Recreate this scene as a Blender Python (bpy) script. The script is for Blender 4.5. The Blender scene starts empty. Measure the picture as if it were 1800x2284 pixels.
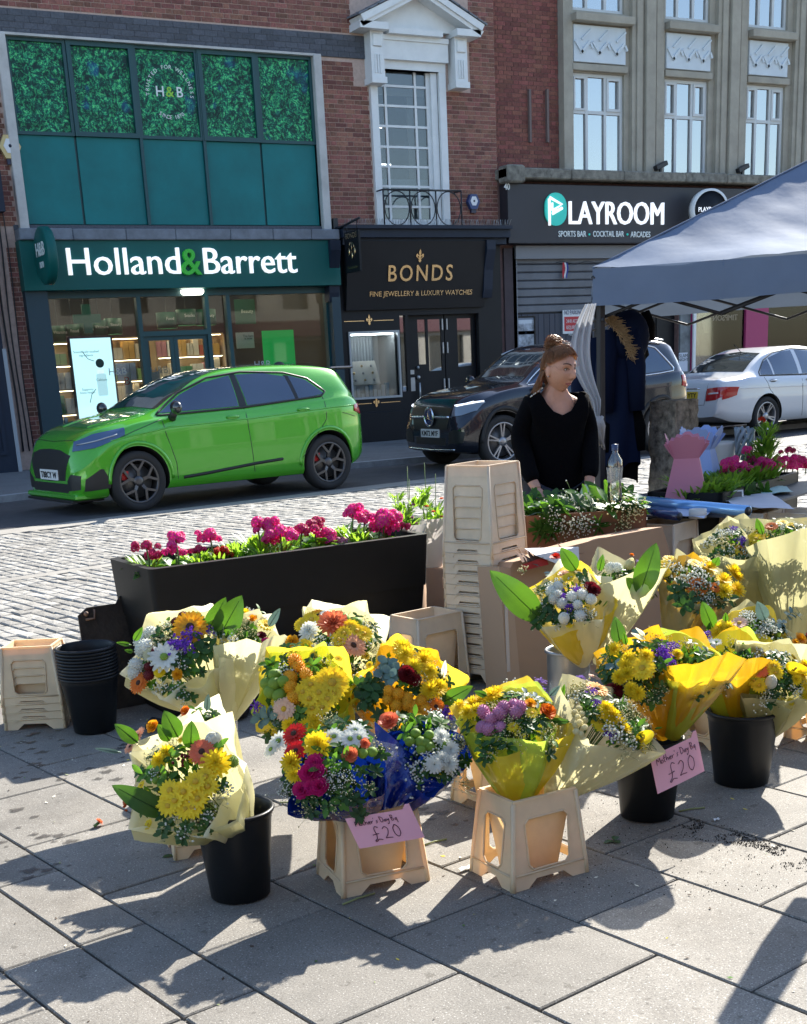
import bpy, bmesh, math, random
from mathutils import Vector, Matrix, noise, geometry
from mathutils.bvhtree import BVHTree
R = random.Random(7)
PI = math.pi
C = bpy.context.scene.collection
V = Vector
rad = math.radians

# ------------------------------------------------------------------ camera
# the photograph is the upper part of a taller picture, so the lens is shifted
YAW, PITCH, ROLL, PU, PV, PF, CAMZ = .4892, .3066, .0517, 900., 1721.2, 2851.6, 1.414
def cam_axes():
    fwd = V((math.sin(YAW)*math.cos(PITCH), math.cos(YAW)*math.cos(PITCH), -math.sin(PITCH)))
    right = V((math.cos(YAW), -math.sin(YAW), 0)); down = fwd.cross(right)
    cr, sr = math.cos(ROLL), math.sin(ROLL)
    return right*cr+down*sr, -right*sr+down*cr, fwd
CR_, CD_, CF_ = cam_axes()
scene = bpy.context.scene
cd = bpy.data.cameras.new('camera'); cam = bpy.data.objects.new('camera', cd); C.objects.link(cam)
m4 = Matrix((CR_, -CD_, -CF_)).transposed().to_4x4(); m4.translation = (0, 0, CAMZ)
cam.matrix_world = m4
cd.sensor_fit = 'VERTICAL'; cd.sensor_height = 24; cd.lens = PF/2284*24
cd.shift_y = (PV-1142)/2284; cd.shift_x = 0
cd.clip_end = 600; cd.clip_start = .05
scene.camera = cam

# ------------------------------------------------------------------ light
SUN_AZ, SUN_EL = rad(33), rad(36)          # sun stands beyond the shops, to the right
w = bpy.data.worlds.new('World'); scene.world = w; w.use_nodes = True
nt = w.node_tree; nt.nodes.clear()
sky = nt.nodes.new('ShaderNodeTexSky'); sky.sky_type = 'NISHITA'; sky.sun_disc = False
sky.sun_elevation = SUN_EL; sky.sun_rotation = PI/2-SUN_AZ
sky.air_density = 1.0; sky.dust_density = .6; sky.ozone_density = 1.5
bg = nt.nodes.new('ShaderNodeBackground'); bg.inputs['Strength'].default_value = .118
wo = nt.nodes.new('ShaderNodeOutputWorld')
nt.links.new(sky.outputs[0], bg.inputs[0]); nt.links.new(bg.outputs[0], wo.inputs[0])
sd = bpy.data.lights.new('sun', 'SUN'); sd.energy = 5.0; sd.angle = rad(.55); sd.color = (1, .94, .84)
sun = bpy.data.objects.new('sun', sd); C.objects.link(sun)
SUNV = V((math.cos(SUN_AZ)*math.cos(SUN_EL), math.sin(SUN_AZ)*math.cos(SUN_EL), math.sin(SUN_EL)))
sun.rotation_euler = SUNV.to_track_quat('Z', 'Y').to_euler(); sun.location = SUNV*40
vs = scene.view_settings
scene.display_settings.display_device = 'sRGB'
vs.view_transform = 'Standard'; vs.look = 'None'; vs.exposure = 1.5; vs.gamma = 1; vs.use_curve_mapping = False
cy = scene.cycles
cy.max_bounces = 7; cy.diffuse_bounces = 3; cy.glossy_bounces = 3; cy.transmission_bounces = 5
cy.transparent_max_bounces = 12; cy.caustics_reflective = False; cy.caustics_refractive = False
cy.use_denoising = True; cy.sample_clamp_indirect = 6

# ------------------------------------------------------------------ places measured on the photograph
def ray(px, py):
    return CR_*(px-PU)/PF + CD_*(py-PV)/PF + CF_
def at(px, py, d):                     # point d metres in front of the camera
    r = ray(px, py)*d; return V((r.x, r.y, r.z+CAMZ))
def gp(px, py, z=0):                   # point on the level z
    r = ray(px, py); return V((r.x, r.y, r.z))*((z-CAMZ)/r.z)+V((0, 0, CAMZ))
FY = 22.42                             # the line of the shop fronts
def fp(px, py, Y=FY):                  # x and z on an upright plane along the street
    r = ray(px, py); t = Y/r.y; return r.x*t, r.z*t+CAMZ

# ------------------------------------------------------------------ materials
MATS = {}
def mat(name, col, rough=.6, metal=0, var=0, vs_=6, bump=0, bs=60, coat=0, rnd=0, trans=0, emit=0, alpha=1, spec=.5, col2=None, det=4, tcol=None, isl=0, ior=None):
    if name in MATS: return MATS[name]
    m = bpy.data.materials.new(name); m.use_nodes = True; MATS[name] = m
    n = m.node_tree.nodes; l = m.node_tree.links; b = n['Principled BSDF']
    c = (*col, 1)
    b.inputs['Base Color'].default_value = c
    b.inputs['Roughness'].default_value = rough; b.inputs['Metallic'].default_value = metal
    b.inputs['Specular IOR Level'].default_value = spec
    if coat: b.inputs['Coat Weight'].default_value = coat; b.inputs['Coat Roughness'].default_value = .03
    if ior: b.inputs['IOR'].default_value = ior
    if emit:
        b.inputs['Emission Color'].default_value = c; b.inputs['Emission Strength'].default_value = emit
    tc = n.new('ShaderNodeNewGeometry'); src = None
    if var or col2:
        t = n.new('ShaderNodeTexNoise'); t.inputs['Scale'].default_value = vs_; t.inputs['Detail'].default_value = det
        t.inputs['Roughness'].default_value = .65
        l.new(tc.outputs['Position'], t.inputs['Vector'])
        rp = n.new('ShaderNodeValToRGB'); rp.color_ramp.elements[0].position = .32; rp.color_ramp.elements[1].position = .7
        a = tuple(x*(1-var) for x in col); d = col2 if col2 else tuple(min(1, x*(1+var)) for x in col)
        rp.color_ramp.elements[0].color = (*a, 1); rp.color_ramp.elements[1].color = (*d, 1)
        l.new(t.outputs['Fac'], rp.inputs['Fac']); src = rp.outputs['Color']
    if rnd or isl:
        hv = n.new('ShaderNodeHueSaturation')
        oi = n.new('ShaderNodeObjectInfo'); s = oi.outputs['Random']
        if isl:
            ge = n.new('ShaderNodeNewGeometry'); ad = n.new('ShaderNodeMath'); ad.operation = 'ADD'
            l.new(ge.outputs['Random Per Island'], ad.inputs[0]); l.new(s, ad.inputs[1])
            fr = n.new('ShaderNodeMath'); fr.operation = 'FRACT'; l.new(ad.outputs[0], fr.inputs[0]); s = fr.outputs[0]
        mr = n.new('ShaderNodeMapRange'); k = max(rnd, isl)
        mr.inputs['To Min'].default_value = 1-k; mr.inputs['To Max'].default_value = 1+k*.75
        l.new(s, mr.inputs['Value']); l.new(mr.outputs[0], hv.inputs['Value'])
        m2 = n.new('ShaderNodeMath'); m2.operation = 'MULTIPLY'; m2.inputs[1].default_value = 7.31; l.new(s, m2.inputs[0])
        f2 = n.new('ShaderNodeMath'); f2.operation = 'FRACT'; l.new(m2.outputs[0], f2.inputs[0])
        m3 = n.new('ShaderNodeMapRange'); m3.inputs['To Min'].default_value = .5-k*.035; m3.inputs['To Max'].default_value = .5+k*.035
        l.new(f2.outputs[0], m3.inputs['Value']); l.new(m3.outputs[0], hv.inputs['Hue'])
        if src: l.new(src, hv.inputs['Color'])
        else: hv.inputs['Color'].default_value = c
        src = hv.outputs['Color']
    if src: l.new(src, b.inputs['Base Color'])
    if bump:
        t = n.new('ShaderNodeTexNoise'); t.inputs['Scale'].default_value = bs; t.inputs['Detail'].default_value = 5
        l.new(tc.outputs['Position'], t.inputs['Vector'])
        bn = n.new('ShaderNodeBump'); bn.inputs['Strength'].default_value = bump; bn.inputs['Distance'].default_value = .01
        l.new(t.outputs['Fac'], bn.inputs['Height']); l.new(bn.outputs[0], b.inputs['Normal'])
    out = n['Material Output']; sh = b.outputs[0]
    if trans:
        tr = n.new('ShaderNodeBsdfTranslucent'); mx = n.new('ShaderNodeMixShader'); mx.inputs[0].default_value = trans
        tr.inputs['Color'].default_value = (*(tcol or col), 1)
        if src and not tcol: l.new(src, tr.inputs['Color'])
        l.new(sh, mx.inputs[1]); l.new(tr.outputs[0], mx.inputs[2]); sh = mx.outputs[0]
    if alpha < 1:
        tp = n.new('ShaderNodeBsdfTransparent'); mx = n.new('ShaderNodeMixShader'); mx.inputs[0].default_value = alpha
        l.new(tp.outputs[0], mx.inputs[1]); l.new(sh, mx.inputs[2]); sh = mx.outputs[0]
    l.new(sh, out.inputs['Surface'])
    return m
def glass(name, tint=(.8, .85, .85), alpha=.25, rough=.02):
    """thin pane: mirror-like reflection over a see-through sheet"""
    if name in MATS: return MATS[name]
    m = bpy.data.materials.new(name); m.use_nodes = True; MATS[name] = m
    n = m.node_tree.nodes; l = m.node_tree.links; n.remove(n['Principled BSDF'])
    g = n.new('ShaderNodeBsdfGlossy'); g.inputs['Roughness'].default_value = rough
    t = n.new('ShaderNodeBsdfTransparent'); t.inputs['Color'].default_value = (*tint, 1)
    f = n.new('ShaderNodeFresnel'); f.inputs['IOR'].default_value = 1.5
    a = n.new('ShaderNodeMath'); a.operation = 'ADD'; a.inputs[1].default_value = alpha; a.use_clamp = True
    mx = n.new('ShaderNodeMixShader'); l.new(f.outputs[0], a.inputs[0]); l.new(a.outputs[0], mx.inputs[0])
    l.new(t.outputs[0], mx.inputs[1]); l.new(g.outputs[0], mx.inputs[2]); l.new(mx.outputs[0], n['Material Output'].inputs['Surface'])
    return m

# ------------------------------------------------------------------ objects
def tag(o, label=None, cat=None, group=None, kind=None):
    if label: o['label'] = label
    if cat: o['category'] = cat
    if group: o['group'] = group
    if kind: o['kind'] = kind
    return o
WM = {}
def thing(name, label, cat, loc=(0, 0, 0), rz=0, group=None, mtx=None):
    o = bpy.data.objects.new(name, None); C.objects.link(o); o.empty_display_size = .1
    M = mtx if mtx is not None else Matrix.Translation(V(loc)) @ Matrix.Rotation(rz, 4, 'Z')
    o.matrix_world = M; WM[o.name] = M
    return tag(o, label, cat, group)
def root_of(o):
    while o.parent: o = o.parent
    return o
def link(name, mesh, parent=None, mtx=None):
    o = bpy.data.objects.new(name, mesh); C.objects.link(o)
    if parent: o.parent = parent
    if mtx is not None: o.matrix_basis = mtx
    if not parent: WM[o.name] = mtx if mtx is not None else Matrix.Identity(4)
    return o
class MB:
    def __init__(s): s.v = []; s.f = []; s.m = []; s.sm = []
    def add(s, vs, fs, mi=0, mtx=None, smooth=False):
        k = len(s.v)
        s.v += [tuple(mtx @ V(p)) for p in vs] if mtx is not None else [tuple(p) for p in vs]
        s.f += [tuple(i+k for i in f) for f in fs]; s.m += [mi]*len(fs); s.sm += [smooth]*len(fs)
        return s
    def box(s, a, b, mi=0, mtx=None):
        x0, y0, z0 = a; x1, y1, z1 = b
        return s.add([(x0,y0,z0),(x1,y0,z0),(x1,y1,z0),(x0,y1,z0),(x0,y0,z1),(x1,y0,z1),(x1,y1,z1),(x0,y1,z1)],
              [(0,3,2,1),(4,5,6,7),(0,1,5,4),(1,2,6,5),(2,3,7,6),(3,0,4,7)], mi, mtx)
    def bbox(s, a, b, r=.005, mi=0, mtx=None):      # box with chamfered top and upright edges
        x0, y0, z0 = a; x1, y1, z1 = b
        def ring(z, i): return [(x0+i,y0+i*0+r-r+i*0,z) for _ in ()]
        def oct_(z, e):
            return [(x0+e+r,y0+e,z),(x1-e-r,y0+e,z),(x1-e,y0+e+r,z),(x1-e,y1-e-r,z),(x1-e-r,y1-e,z),(x0+e+r,y1-e,z),(x0+e,y1-e-r,z),(x0+e,y0+e+r,z)]
        vs = oct_(z0, r)+oct_(z0+r, 0)+oct_(z1-r, 0)+oct_(z1, r)
        fs = [tuple(range(7, -1, -1)), tuple(range(24, 32))]
        for k in range(3):
            for i in range(8): fs.append((k*8+i, k*8+(i+1) % 8, k*8+8+(i+1) % 8, k*8+8+i))
        return s.add(vs, fs, mi, mtx)
    def tube(s, pts, r, n=6, mi=0, cap=True, smooth=True, mtx=None):
        pts = [V(p) for p in pts]; rs = r if isinstance(r, (list, tuple)) else [r]*len(pts)
        vs = []; fs = []; up = V((0, 0, 1))
        for i, p in enumerate(pts):
            d = (pts[min(i+1, len(pts)-1)]-pts[max(i-1, 0)])
            d = d.normalized() if d.length > 1e-9 else V((0, 0, 1))
            a = d.cross(up)
            if a.length < .05: a = d.cross(V((1, 0, 0)))
            a.normalize(); b = a.cross(d).normalized(); up = b
            for k in range(n):
                t = 2*PI*k/n; vs.append(p+a*math.cos(t)*rs[i]+b*math.sin(t)*rs[i])
        for i in range(len(pts)-1):
            for k in range(n): fs.append((i*n+k, i*n+(k+1) % n, (i+1)*n+(k+1) % n, (i+1)*n+k))
        if cap: fs.append(tuple(range(n-1, -1, -1))); fs.append(tuple(range((len(pts)-1)*n, len(pts)*n)))
        return s.add(vs, fs, mi, mtx, smooth)
    def lathe(s, prof, n=32, mi=0, mtx=None, smooth=True, close=False):
        vs = []; fs = []
        for r, z in prof:
            for k in range(n): t = 2*PI*k/n; vs.append((r*math.cos(t), r*math.sin(t), z))
        for i in range(len(prof)-1):
            for k in range(n): fs.append((i*n+k, i*n+(k+1) % n, (i+1)*n+(k+1) % n, (i+1)*n+k))
        if close: fs.append(tuple(range(n-1, -1, -1))); fs.append(tuple(range((len(prof)-1)*n, len(prof)*n)))
        return s.add(vs, fs, mi, mtx, smooth)
    def ball(s, c, r, n=8, m=5, mi=0, sc=(1, 1, 1), mtx=None):
        vs = [(c[0], c[1], c[2]+r*sc[2])]; fs = []
        for j in range(1, m):
            a = PI*j/m
            for k in range(n):
                t = 2*PI*k/n; vs.append((c[0]+r*sc[0]*math.sin(a)*math.cos(t), c[1]+r*sc[1]*math.sin(a)*math.sin(t), c[2]+r*sc[2]*math.cos(a)))
        vs.append((c[0], c[1], c[2]-r*sc[2]))
        for k in range(n): fs.append((0, 1+k, 1+(k+1) % n))
        for j in range(m-2):
            for k in range(n): fs.append((1+j*n+k, 1+(j+1)*n+k, 1+(j+1)*n+(k+1) % n, 1+j*n+(k+1) % n))
        e = len(vs)-1
        for k in range(n): fs.append((e, 1+(m-2)*n+(k+1) % n, 1+(m-2)*n+k))
        return s.add(vs, fs, mi, mtx, True)
    def grid(s, fn, nu, nv, mi=0, smooth=True, closed_u=False):
        vs = [fn(i/(nu if closed_u else nu), j/nv) for j in range(nv+1) for i in range(nu+(0 if closed_u else 1))]
        W = nu+(0 if closed_u else 1); fs = []
        for j in range(nv):
            for i in range(nu): fs.append((j*W+i, j*W+(i+1) % W, (j+1)*W+(i+1) % W, (j+1)*W+i))
        return s.add(vs, fs, mi, None, smooth)
    def plate(s, outline, holes=(), th=.01, mi=0, mtx=None):   # flat sheet in x-z, thickness along +y, holes cut through
        loops = [outline]+list(holes)
        tri = geometry.tessellate_polygon([[V((p[0], p[1], 0)) for p in lp] for lp in loops])
        flat = [p for lp in loops for p in lp]; n = len(flat)
        vs = [(p[0], 0, p[1]) for p in flat]+[(p[0], th, p[1]) for p in flat]
        fs = [tuple(t) for t in tri]+[tuple(reversed([i+n for i in t])) for t in tri]; k = 0
        for lp in loops:
            for i in range(len(lp)): a, b = k+i, k+(i+1) % len(lp); fs.append((a, b, b+n, a+n))
            k += len(lp)
        return s.add(vs, fs, mi, mtx)
    def mesh(s, name, mats, inv=None):
        vs = [tuple(inv @ V(p)) for p in s.v] if inv is not None else s.v
        me = bpy.data.meshes.new(name); me.from_pydata(vs, [], s.f)
        for m in (mats if isinstance(mats, (list, tuple)) else [mats]): me.materials.append(m)
        me.polygons.foreach_set('material_index', s.m); me.polygons.foreach_set('use_smooth', s.sm); me.update()
        return me
    def build(s, name, mats, parent=None, world=False, fix=True):
        inv = WM[root_of(parent).name].inverted() if (world and parent) else None
        me = s.mesh(name, mats, inv)
        if fix and len(s.f) < 60000:
            bm = bmesh.new(); bm.from_mesh(me); bmesh.ops.recalc_face_normals(bm, faces=bm.faces); bm.to_mesh(me); bm.free()
        return link(name, me, parent)
def rect(x0, z0, x1, z1): return [(x0, z0), (x1, z0), (x1, z1), (x0, z1)]
def circ(cx, cz, r, n=24, sx=1, a0=0, a1=2*PI): return [(cx+r*sx*math.cos(a0+(a1-a0)*k/n), cz+r*math.sin(a0+(a1-a0)*k/n)) for k in range(n)]
def rrect(x0, z0, x1, z1, r, n=4):
    o = []
    for cx, cz, a in ((x1-r, z1-r, 0), (x0+r, z1-r, PI/2), (x0+r, z0+r, PI), (x1-r, z0+r, 1.5*PI)):
        o += [(cx+r*math.cos(a+PI/2*k/n), cz+r*math.sin(a+PI/2*k/n)) for k in range(n+1)]
    return o
def text_mesh(txt, size, ext=.005, bold=0, align='CENTER', sx=1, space=1):
    c = bpy.data.curves.new('t', 'FONT'); c.body = txt; c.size = size; c.extrude = ext; c.align_x = align; c.offset = bold
    c.space_character = space; c.resolution_u = 3
    o = bpy.data.objects.new('t', c); C.objects.link(o)
    me = bpy.data.meshes.new_from_object(o.evaluated_get(bpy.context.evaluated_depsgraph_get()))
    bpy.data.objects.remove(o); bpy.data.curves.remove(c)
    if sx != 1: me.transform(Matrix.Diagonal((sx, 1, 1, 1)))
    return me
UPR = Matrix.Rotation(PI/2, 4, 'X')    # text stands upright, read from -y
def text(txt, size, pos, m, parent, name='lettering', ext=.004, bold=0, align='CENTER', sx=1, space=1, rot=None, fit=None, world=True):
    """pos = world place of the baseline middle; fit = wanted width"""
    me = text_mesh(txt, size, ext, bold, align, sx, space)
    if fit:
        xs = [v.co.x for v in me.vertices]; wd = max(xs)-min(xs); me.transform(Matrix.Diagonal((fit/wd, 1, 1, 1)))
    me.transform(Matrix.Translation(V(pos)) @ (rot if rot is not None else UPR))
    if world and parent: me.transform(WM[root_of(parent).name].inverted())
    me.materials.clear(); me.materials.append(m)
    return link(name, me, parent)
def noise_at(p, s=1.): return noise.noise(V(p)*s)
ORD = ['first', 'second', 'third', 'fourth', 'fifth', 'sixth', 'seventh', 'eighth', 'ninth', 'tenth', 'eleventh', 'twelfth', 'thirteenth', 'fourteenth', 'fifteenth', 'sixteenth']
# ------------------------------------------------------------------ ground
PA = rad(10.3)
def W(u, v, z=0): return V((u*math.cos(PA)-v*math.sin(PA), u*math.sin(PA)+v*math.cos(PA), z))
def UVc(x, y): return x*math.cos(PA)+y*math.sin(PA), -x*math.sin(PA)+y*math.cos(PA)
def stone_mat(name, base, spk=.5, dark=.5, rnd=.1, scale=260, rough=.85, stain=.25, bump=.4, isl=0):
    m = bpy.data.materials.new(name); m.use_nodes = True; MATS[name] = m
    n = m.node_tree.nodes; l = m.node_tree.links; b = n['Principled BSDF']; b.inputs['Roughness'].default_value = rough
    g = n.new('ShaderNodeNewGeometry')
    def tex(sc, det=2, r=.5):
        t = n.new('ShaderNodeTexNoise'); t.inputs['Scale'].default_value = sc; t.inputs['Detail'].default_value = det; t.inputs['Roughness'].default_value = r
        l.new(g.outputs['Position'], t.inputs['Vector']); return t.outputs['Fac']
    def ramp(src, p0, p1, c0, c1):
        r = n.new('ShaderNodeValToRGB'); e = r.color_ramp.elements; e[0].position = p0; e[1].position = p1; e[0].color = (*c0, 1); e[1].color = (*c1, 1)
        l.new(src, r.inputs['Fac']); return r.outputs['Color']
    def mix(kind, fac, a, c):
        x = n.new('ShaderNodeMixRGB'); x.blend_type = kind; x.inputs[0].default_value = fac; l.new(a, x.inputs[1]); l.new(c, x.inputs[2]); return x.outputs[0]
    one = (1, 1, 1)
    col = ramp(tex(3, 5, .7), .3, .72, tuple(c*(1-stain) for c in base), tuple(min(1, c*(1+stain*.6)) for c in base))
    col = mix('MULTIPLY', dark, col, ramp(tex(scale, 2), .36, .5, (.25, .25, .26), one))
    col = mix('ADD', spk, col, ramp(tex(scale*.8, 1), .63, .72, (0, 0, 0), (.5, .5, .48)))
    col = mix('MULTIPLY', .7, col, ramp(tex(16, 3, .6), .30, .36, (.45, .43, .40), one)); col = mix('MULTIPLY', .55, col, ramp(tex(42, 1), .27, .31, (.35, .34, .33), one))
    col = mix('MULTIPLY', .8, col, ramp(tex(1.1, 6, .75), .3, .48, (.60, .57, .54), one))
    hv = n.new('ShaderNodeHueSaturation'); oi = n.new('ShaderNodeObjectInfo'); src = oi.outputs['Random']
    if isl:
        ad = n.new('ShaderNodeMath'); ad.operation = 'ADD'; l.new(g.outputs['Random Per Island'], ad.inputs[0]); l.new(src, ad.inputs[1])
        fr = n.new('ShaderNodeMath'); fr.operation = 'FRACT'; l.new(ad.outputs[0], fr.inputs[0]); src = fr.outputs[0]
    mr = n.new('ShaderNodeMapRange'); mr.inputs['To Min'].default_value = 1-rnd; mr.inputs['To Max'].default_value = 1+rnd
    l.new(src, mr.inputs['Value']); l.new(mr.outputs[0], hv.inputs['Value']); l.new(col, hv.inputs['Color']); l.new(hv.outputs[0], b.inputs['Base Color'])
    bn = n.new('ShaderNodeBump'); bn.inputs['Strength'].default_value = bump; bn.inputs['Distance'].default_value = .004
    l.new(tex(scale*.6, 4, .7), bn.inputs['Height']); l.new(bn.outputs[0], b.inputs['Normal'])
    return m
M_slab = stone_mat('paving_concrete', (.196, .181, .156), .4, .5, .15, 230, .8, .3)
M_sett = stone_mat('granite_setts', (.30, .288, .26), .4, .4, .26, 110, .8, .25, .8, isl=1)
M_bed = mat('joint_dirt', (.12, .11, .095), .95, var=.4, vs_=30, bump=.5)
M_road = mat('asphalt', (.055, .057, .062), .75, var=.25, vs_=2.2, bump=.6, bs=240, col2=(.075, .075, .08))
M_strip = mat('concrete_edging', (.25, .238, .215), .85, var=.18, vs_=3, bump=.3, bs=120)
M_farpav = stone_mat('far_paving', (.16, .165, .17), .3, .35, .08, 90, .8, .15, .3)
g = MB(); g.box((-300, -300, -.5), (300, 300, -.05)); tag(g.build('ground', M_bed), kind='structure')
b = MB()
b.add([W(-9, -7, -.011), W(26, -7, -.011), W(26, 5.8, -.011), W(-9, 5.8, -.011), W(-9, -7, -.049), W(26, -7, -.049), W(26, 5.8, -.049), W(-9, 5.8, -.049)],
      [(0,1,2,3),(0,4,5,1),(1,5,6,2),(2,6,7,3),(3,7,4,0)])
pavement = tag(b.build('pavement', M_bed), kind='structure')
U0, DU, DV = 1.433, .4125, .55
def slab_mesh(du, dv, name='paving_slab'):
    return MB().bbox((0, 0, -.03), (du, dv, 0), .0035).mesh(name, M_slab)
sl_full = slab_mesh(DU-.007, DV-.007)
RP = Matrix.Rotation(PA, 4, 'Z'); cand = []
for k in range(-7, 26):
    off = 2.152 if k % 2 == 0 else 1.88
    for j in range(-14, 9):
        u, v = U0+k*DU, off+j*DV
        p = W(u+DU/2, v+DV/2)
        if v > 5.7 or v < -5.5: continue
        cand.append((math.hypot(p.x, p.y-.5) + (9 if p.y < .9 or p.x < -.2 or p.x > p.y*1.3+1 else 0), k, u, v))
cand.sort(); rest = MB()
for i, (q, k, u, v) in enumerate(cand):
    if v+DV > 5.78: dv = 5.775-v
    else: dv = DV-.007
    if k in (-1,) and v > 1: w_ = [(0, .205), (.2125, DU-.007-.2125)]      # two narrow courses near the left edge
    else: w_ = [(0, DU-.007)]
    for o_, du in w_:
        if dv < .05: continue
        pos = W(u+o_, v, R.uniform(-.0012, .0008))
        M = Matrix.Translation(pos) @ RP @ Matrix.Rotation(R.uniform(-.002, .002), 4, 'X') @ Matrix.Rotation(R.uniform(-.002, .002), 4, 'Y')
        if i < 290: link('slab', sl_full if (dv > DV-.01 and du > DU-.01) else slab_mesh(du, dv), pavement, M)
        else: rest.bbox((0, 0, -.03), (du, dv, 0), .0035, 0, M)
tag(rest.build('slabs_beyond', M_slab, pavement, fix=False), kind='stuff')

# setts: courses run away from the viewer
def yb(x): return min((13.1+x*math.sin(PA))/math.cos(PA), 14.97)
def poly_sheet(name, pts, z, m, th=.03, kind='structure'):
    n = len(pts); b = MB(); b.add([(x, y, z) for x, y in pts]+[(x, y, z-th) for x, y in pts], [tuple(range(n))]+[(i, i+n, (i+1) % n+n, (i+1) % n) for i in range(n)])
    return tag(b.build(name, m), kind=kind)
e0 = W(-3, 5.8); e1 = W(19, 5.8)
xs = [-4, 0, 3, 6, 9, 10.2, 12, 16, 22, 30]
cob = poly_sheet('cobbled_square', [(e0.x, e0.y), (24, W(24.5, 5.8).y)]+[(x, yb(x)-.42) for x in (24, 16, 12, 10.2, 6, 3, 0, -4)], -.022, M_bed)
sett_me = []
def sett_geo(L, B, q):
    j = lambda a: q.uniform(-a, a)
    o = [(j(.008), j(.006)), (L+j(.008), j(.006)), (L+j(.008), B+j(.006)), (j(.008), B+j(.006))]
    h = q.uniform(-.004, .005); e = .009
    top = [(o[0][0]+e, o[0][1]+e), (o[1][0]-e, o[1][1]+e), (o[2][0]-e, o[2][1]-e), (o[3][0]+e, o[3][1]-e)]
    vs = [(x, y, -.03) for x, y in o]+[(x, y, -.009+h) for x, y in o]+[(x, y, -.001+h+j(.0025)) for x, y in top]+[(L/2, B/2, .0035+h)]
    fs = [(i, (i+1) % 4, 4+(i+1) % 4, 4+i) for i in range(4)]+[(4+i, 4+(i+1) % 4, 8+(i+1) % 4, 8+i) for i in range(4)]+[(8+i, 8+(i+1) % 4, 12) for i in range(4)]
    return vs, fs
q = random.Random(3); cl = []
u = 1.0
while u < 23:
    v = 5.8+q.uniform(0, .04)
    while v < 17:
        L = q.uniform(.13, .2)
        if v < 9.52 < v+L: L = 9.52-v
        if 9.5 < v < 9.7: v = 9.71
        if L > .05:
            p = W(u+.045, v+L/2)
            if p.y < yb(p.x)-.47 and p.x > p.y*.17-.45 and p.x < p.y*1.15+.9 and p.x < 21:
                cl.append((p.length, u, v, L))
        v += L+.006
    u += .096
cl.sort(); sb = MB()
meshes = []
for k in range(10):
    vs, fs = sett_geo(.17, .089, q); meshes.append(MB().add(vs, fs).mesh('sett', M_sett))
RV = Matrix.Rotation(PA+PI/2, 4, 'Z')
for i, (dd, u, v, L) in enumerate(cl):
    M = Matrix.Translation(W(u+.089, v)) @ RV
    if i < 290: link('sett', meshes[i % 10], cob, M @ Matrix.Diagonal((L/.17, 1, 1, 1)))
    else:
        vs, fs = sett_geo(L, .089, q); sb.add(vs, fs, 0, M)
tag(sb.build('setts_beyond', M_sett, cob, fix=False), kind='stuff')
b = MB(); a0, a1 = W(1, 9.53), W(20, 9.53); c0, c1 = W(1, 9.69), W(20, 9.69)
b.add([(p.x, p.y, -.002) for p in (a0, a1, c1, c0)]+[(p.x, p.y, -.03) for p in (a0, a1, c1, c0)], [(0,1,2,3),(0,4,5,1),(1,5,6,2),(2,6,7,3),(3,7,4,0)])
tag(b.build('drainage_band', M_strip, cob))
xr = (-4, 0, 3, 6, 9, 10.2, 12, 16, 22, 30)
edging = poly_sheet('concrete_edging', [(x, yb(x)-.42) for x in xr]+[(x, yb(x)) for x in reversed(xr)], .0, M_strip)
road = poly_sheet('road', [(x, yb(x)) for x in (-40,)+xr+(60,)]+[(60, 17.6), (9.5, 17.6), (4.2, 17.5), (3.2, 17.2), (-40, 17.2)], -.012, M_road)
xk = (-40, 3.2, 4.2, 9.5, 60); yk = (17.2, 17.2, 17.5, 17.6, 17.6)
kerb = poly_sheet('kerb', list(zip(xk, yk))+[(x, y+.14) for x, y in reversed(list(zip(xk, yk)))], .075, mat('kerb_granite', (.30, .31, .32), .8, var=.2, vs_=8), .12)
farp = poly_sheet('far_pavement', [(x, y+.14) for x, y in zip(xk, yk)]+[(60, 24), (-40, 24)], .07, M_farpav, .12)
# ------------------------------------------------------------------ the shop buildings
M_brick = mat('red_brick', (.235, .10, .075), .85, var=.35, vs_=40, bump=.4, bs=150, rnd=.38, isl=.38)
M_brick2 = mat('brown_brick', (.21, .075, .058), .85, var=.3, vs_=40, bump=.4, bs=150, rnd=.3, isl=.3)
M_dbrick = mat('blue_grey_brick', (.075, .082, .10), .7, var=.25, vs_=30, bump=.3, isl=.2)
M_mortar = mat('mortar', (.50, .37, .31), .95, var=.15, vs_=12)
M_mortar2 = mat('mortar_dark', (.24, .17, .15), .95, var=.15, vs_=12)
M_white = mat('white_paint', (.72, .74, .74), .45, var=.05, vs_=5)
M_trim = mat('weathered_cream_trim', (.50, .49, .47), .7, var=.15, vs_=3, bump=.15)
M_stone = mat('limestone', (.36, .33, .27), .85, var=.14, vs_=2.5, bump=.25, bs=40)
M_ledge = mat('mossy_ledge', (.20, .19, .16), .95, var=.45, vs_=7, bump=.6, bs=30)
M_teal = mat('teal_panel', (.003, .16, .165), .4, var=.14, vs_=1.6, spec=.3)
M_tealf = mat('teal_frame', (.006, .06, .068), .4)
M_fascia = mat('teal_fascia', (.003, .10, .09), .45, spec=.3, var=.05, vs_=1)
M_navy = mat('navy_paint', (.014, .022, .04), .5, spec=.3, var=.15, vs_=2)
M_black = mat('black_paint', (.006, .007, .010), .45, spec=.3, var=.15, vs_=3)
M_sign = mat('charcoal_sign', (.016, .015, .016), .55, spec=.3, var=.1, vs_=2)
M_iron = mat('iron_black', (.012, .013, .018), .4)
M_gold = mat('brass_gilt', (.78, .56, .30), .25, metal=1)
M_lit = mat('lit_white_letters', (.82, .86, .92), .4, emit=.35)
M_green = mat('green_acrylic', (.03, .42, .03), .35, emit=.05)
M_lead = mat('lead_flashing', (.16, .18, .21), .6, var=.25, vs_=4, bump=.3)
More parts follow.
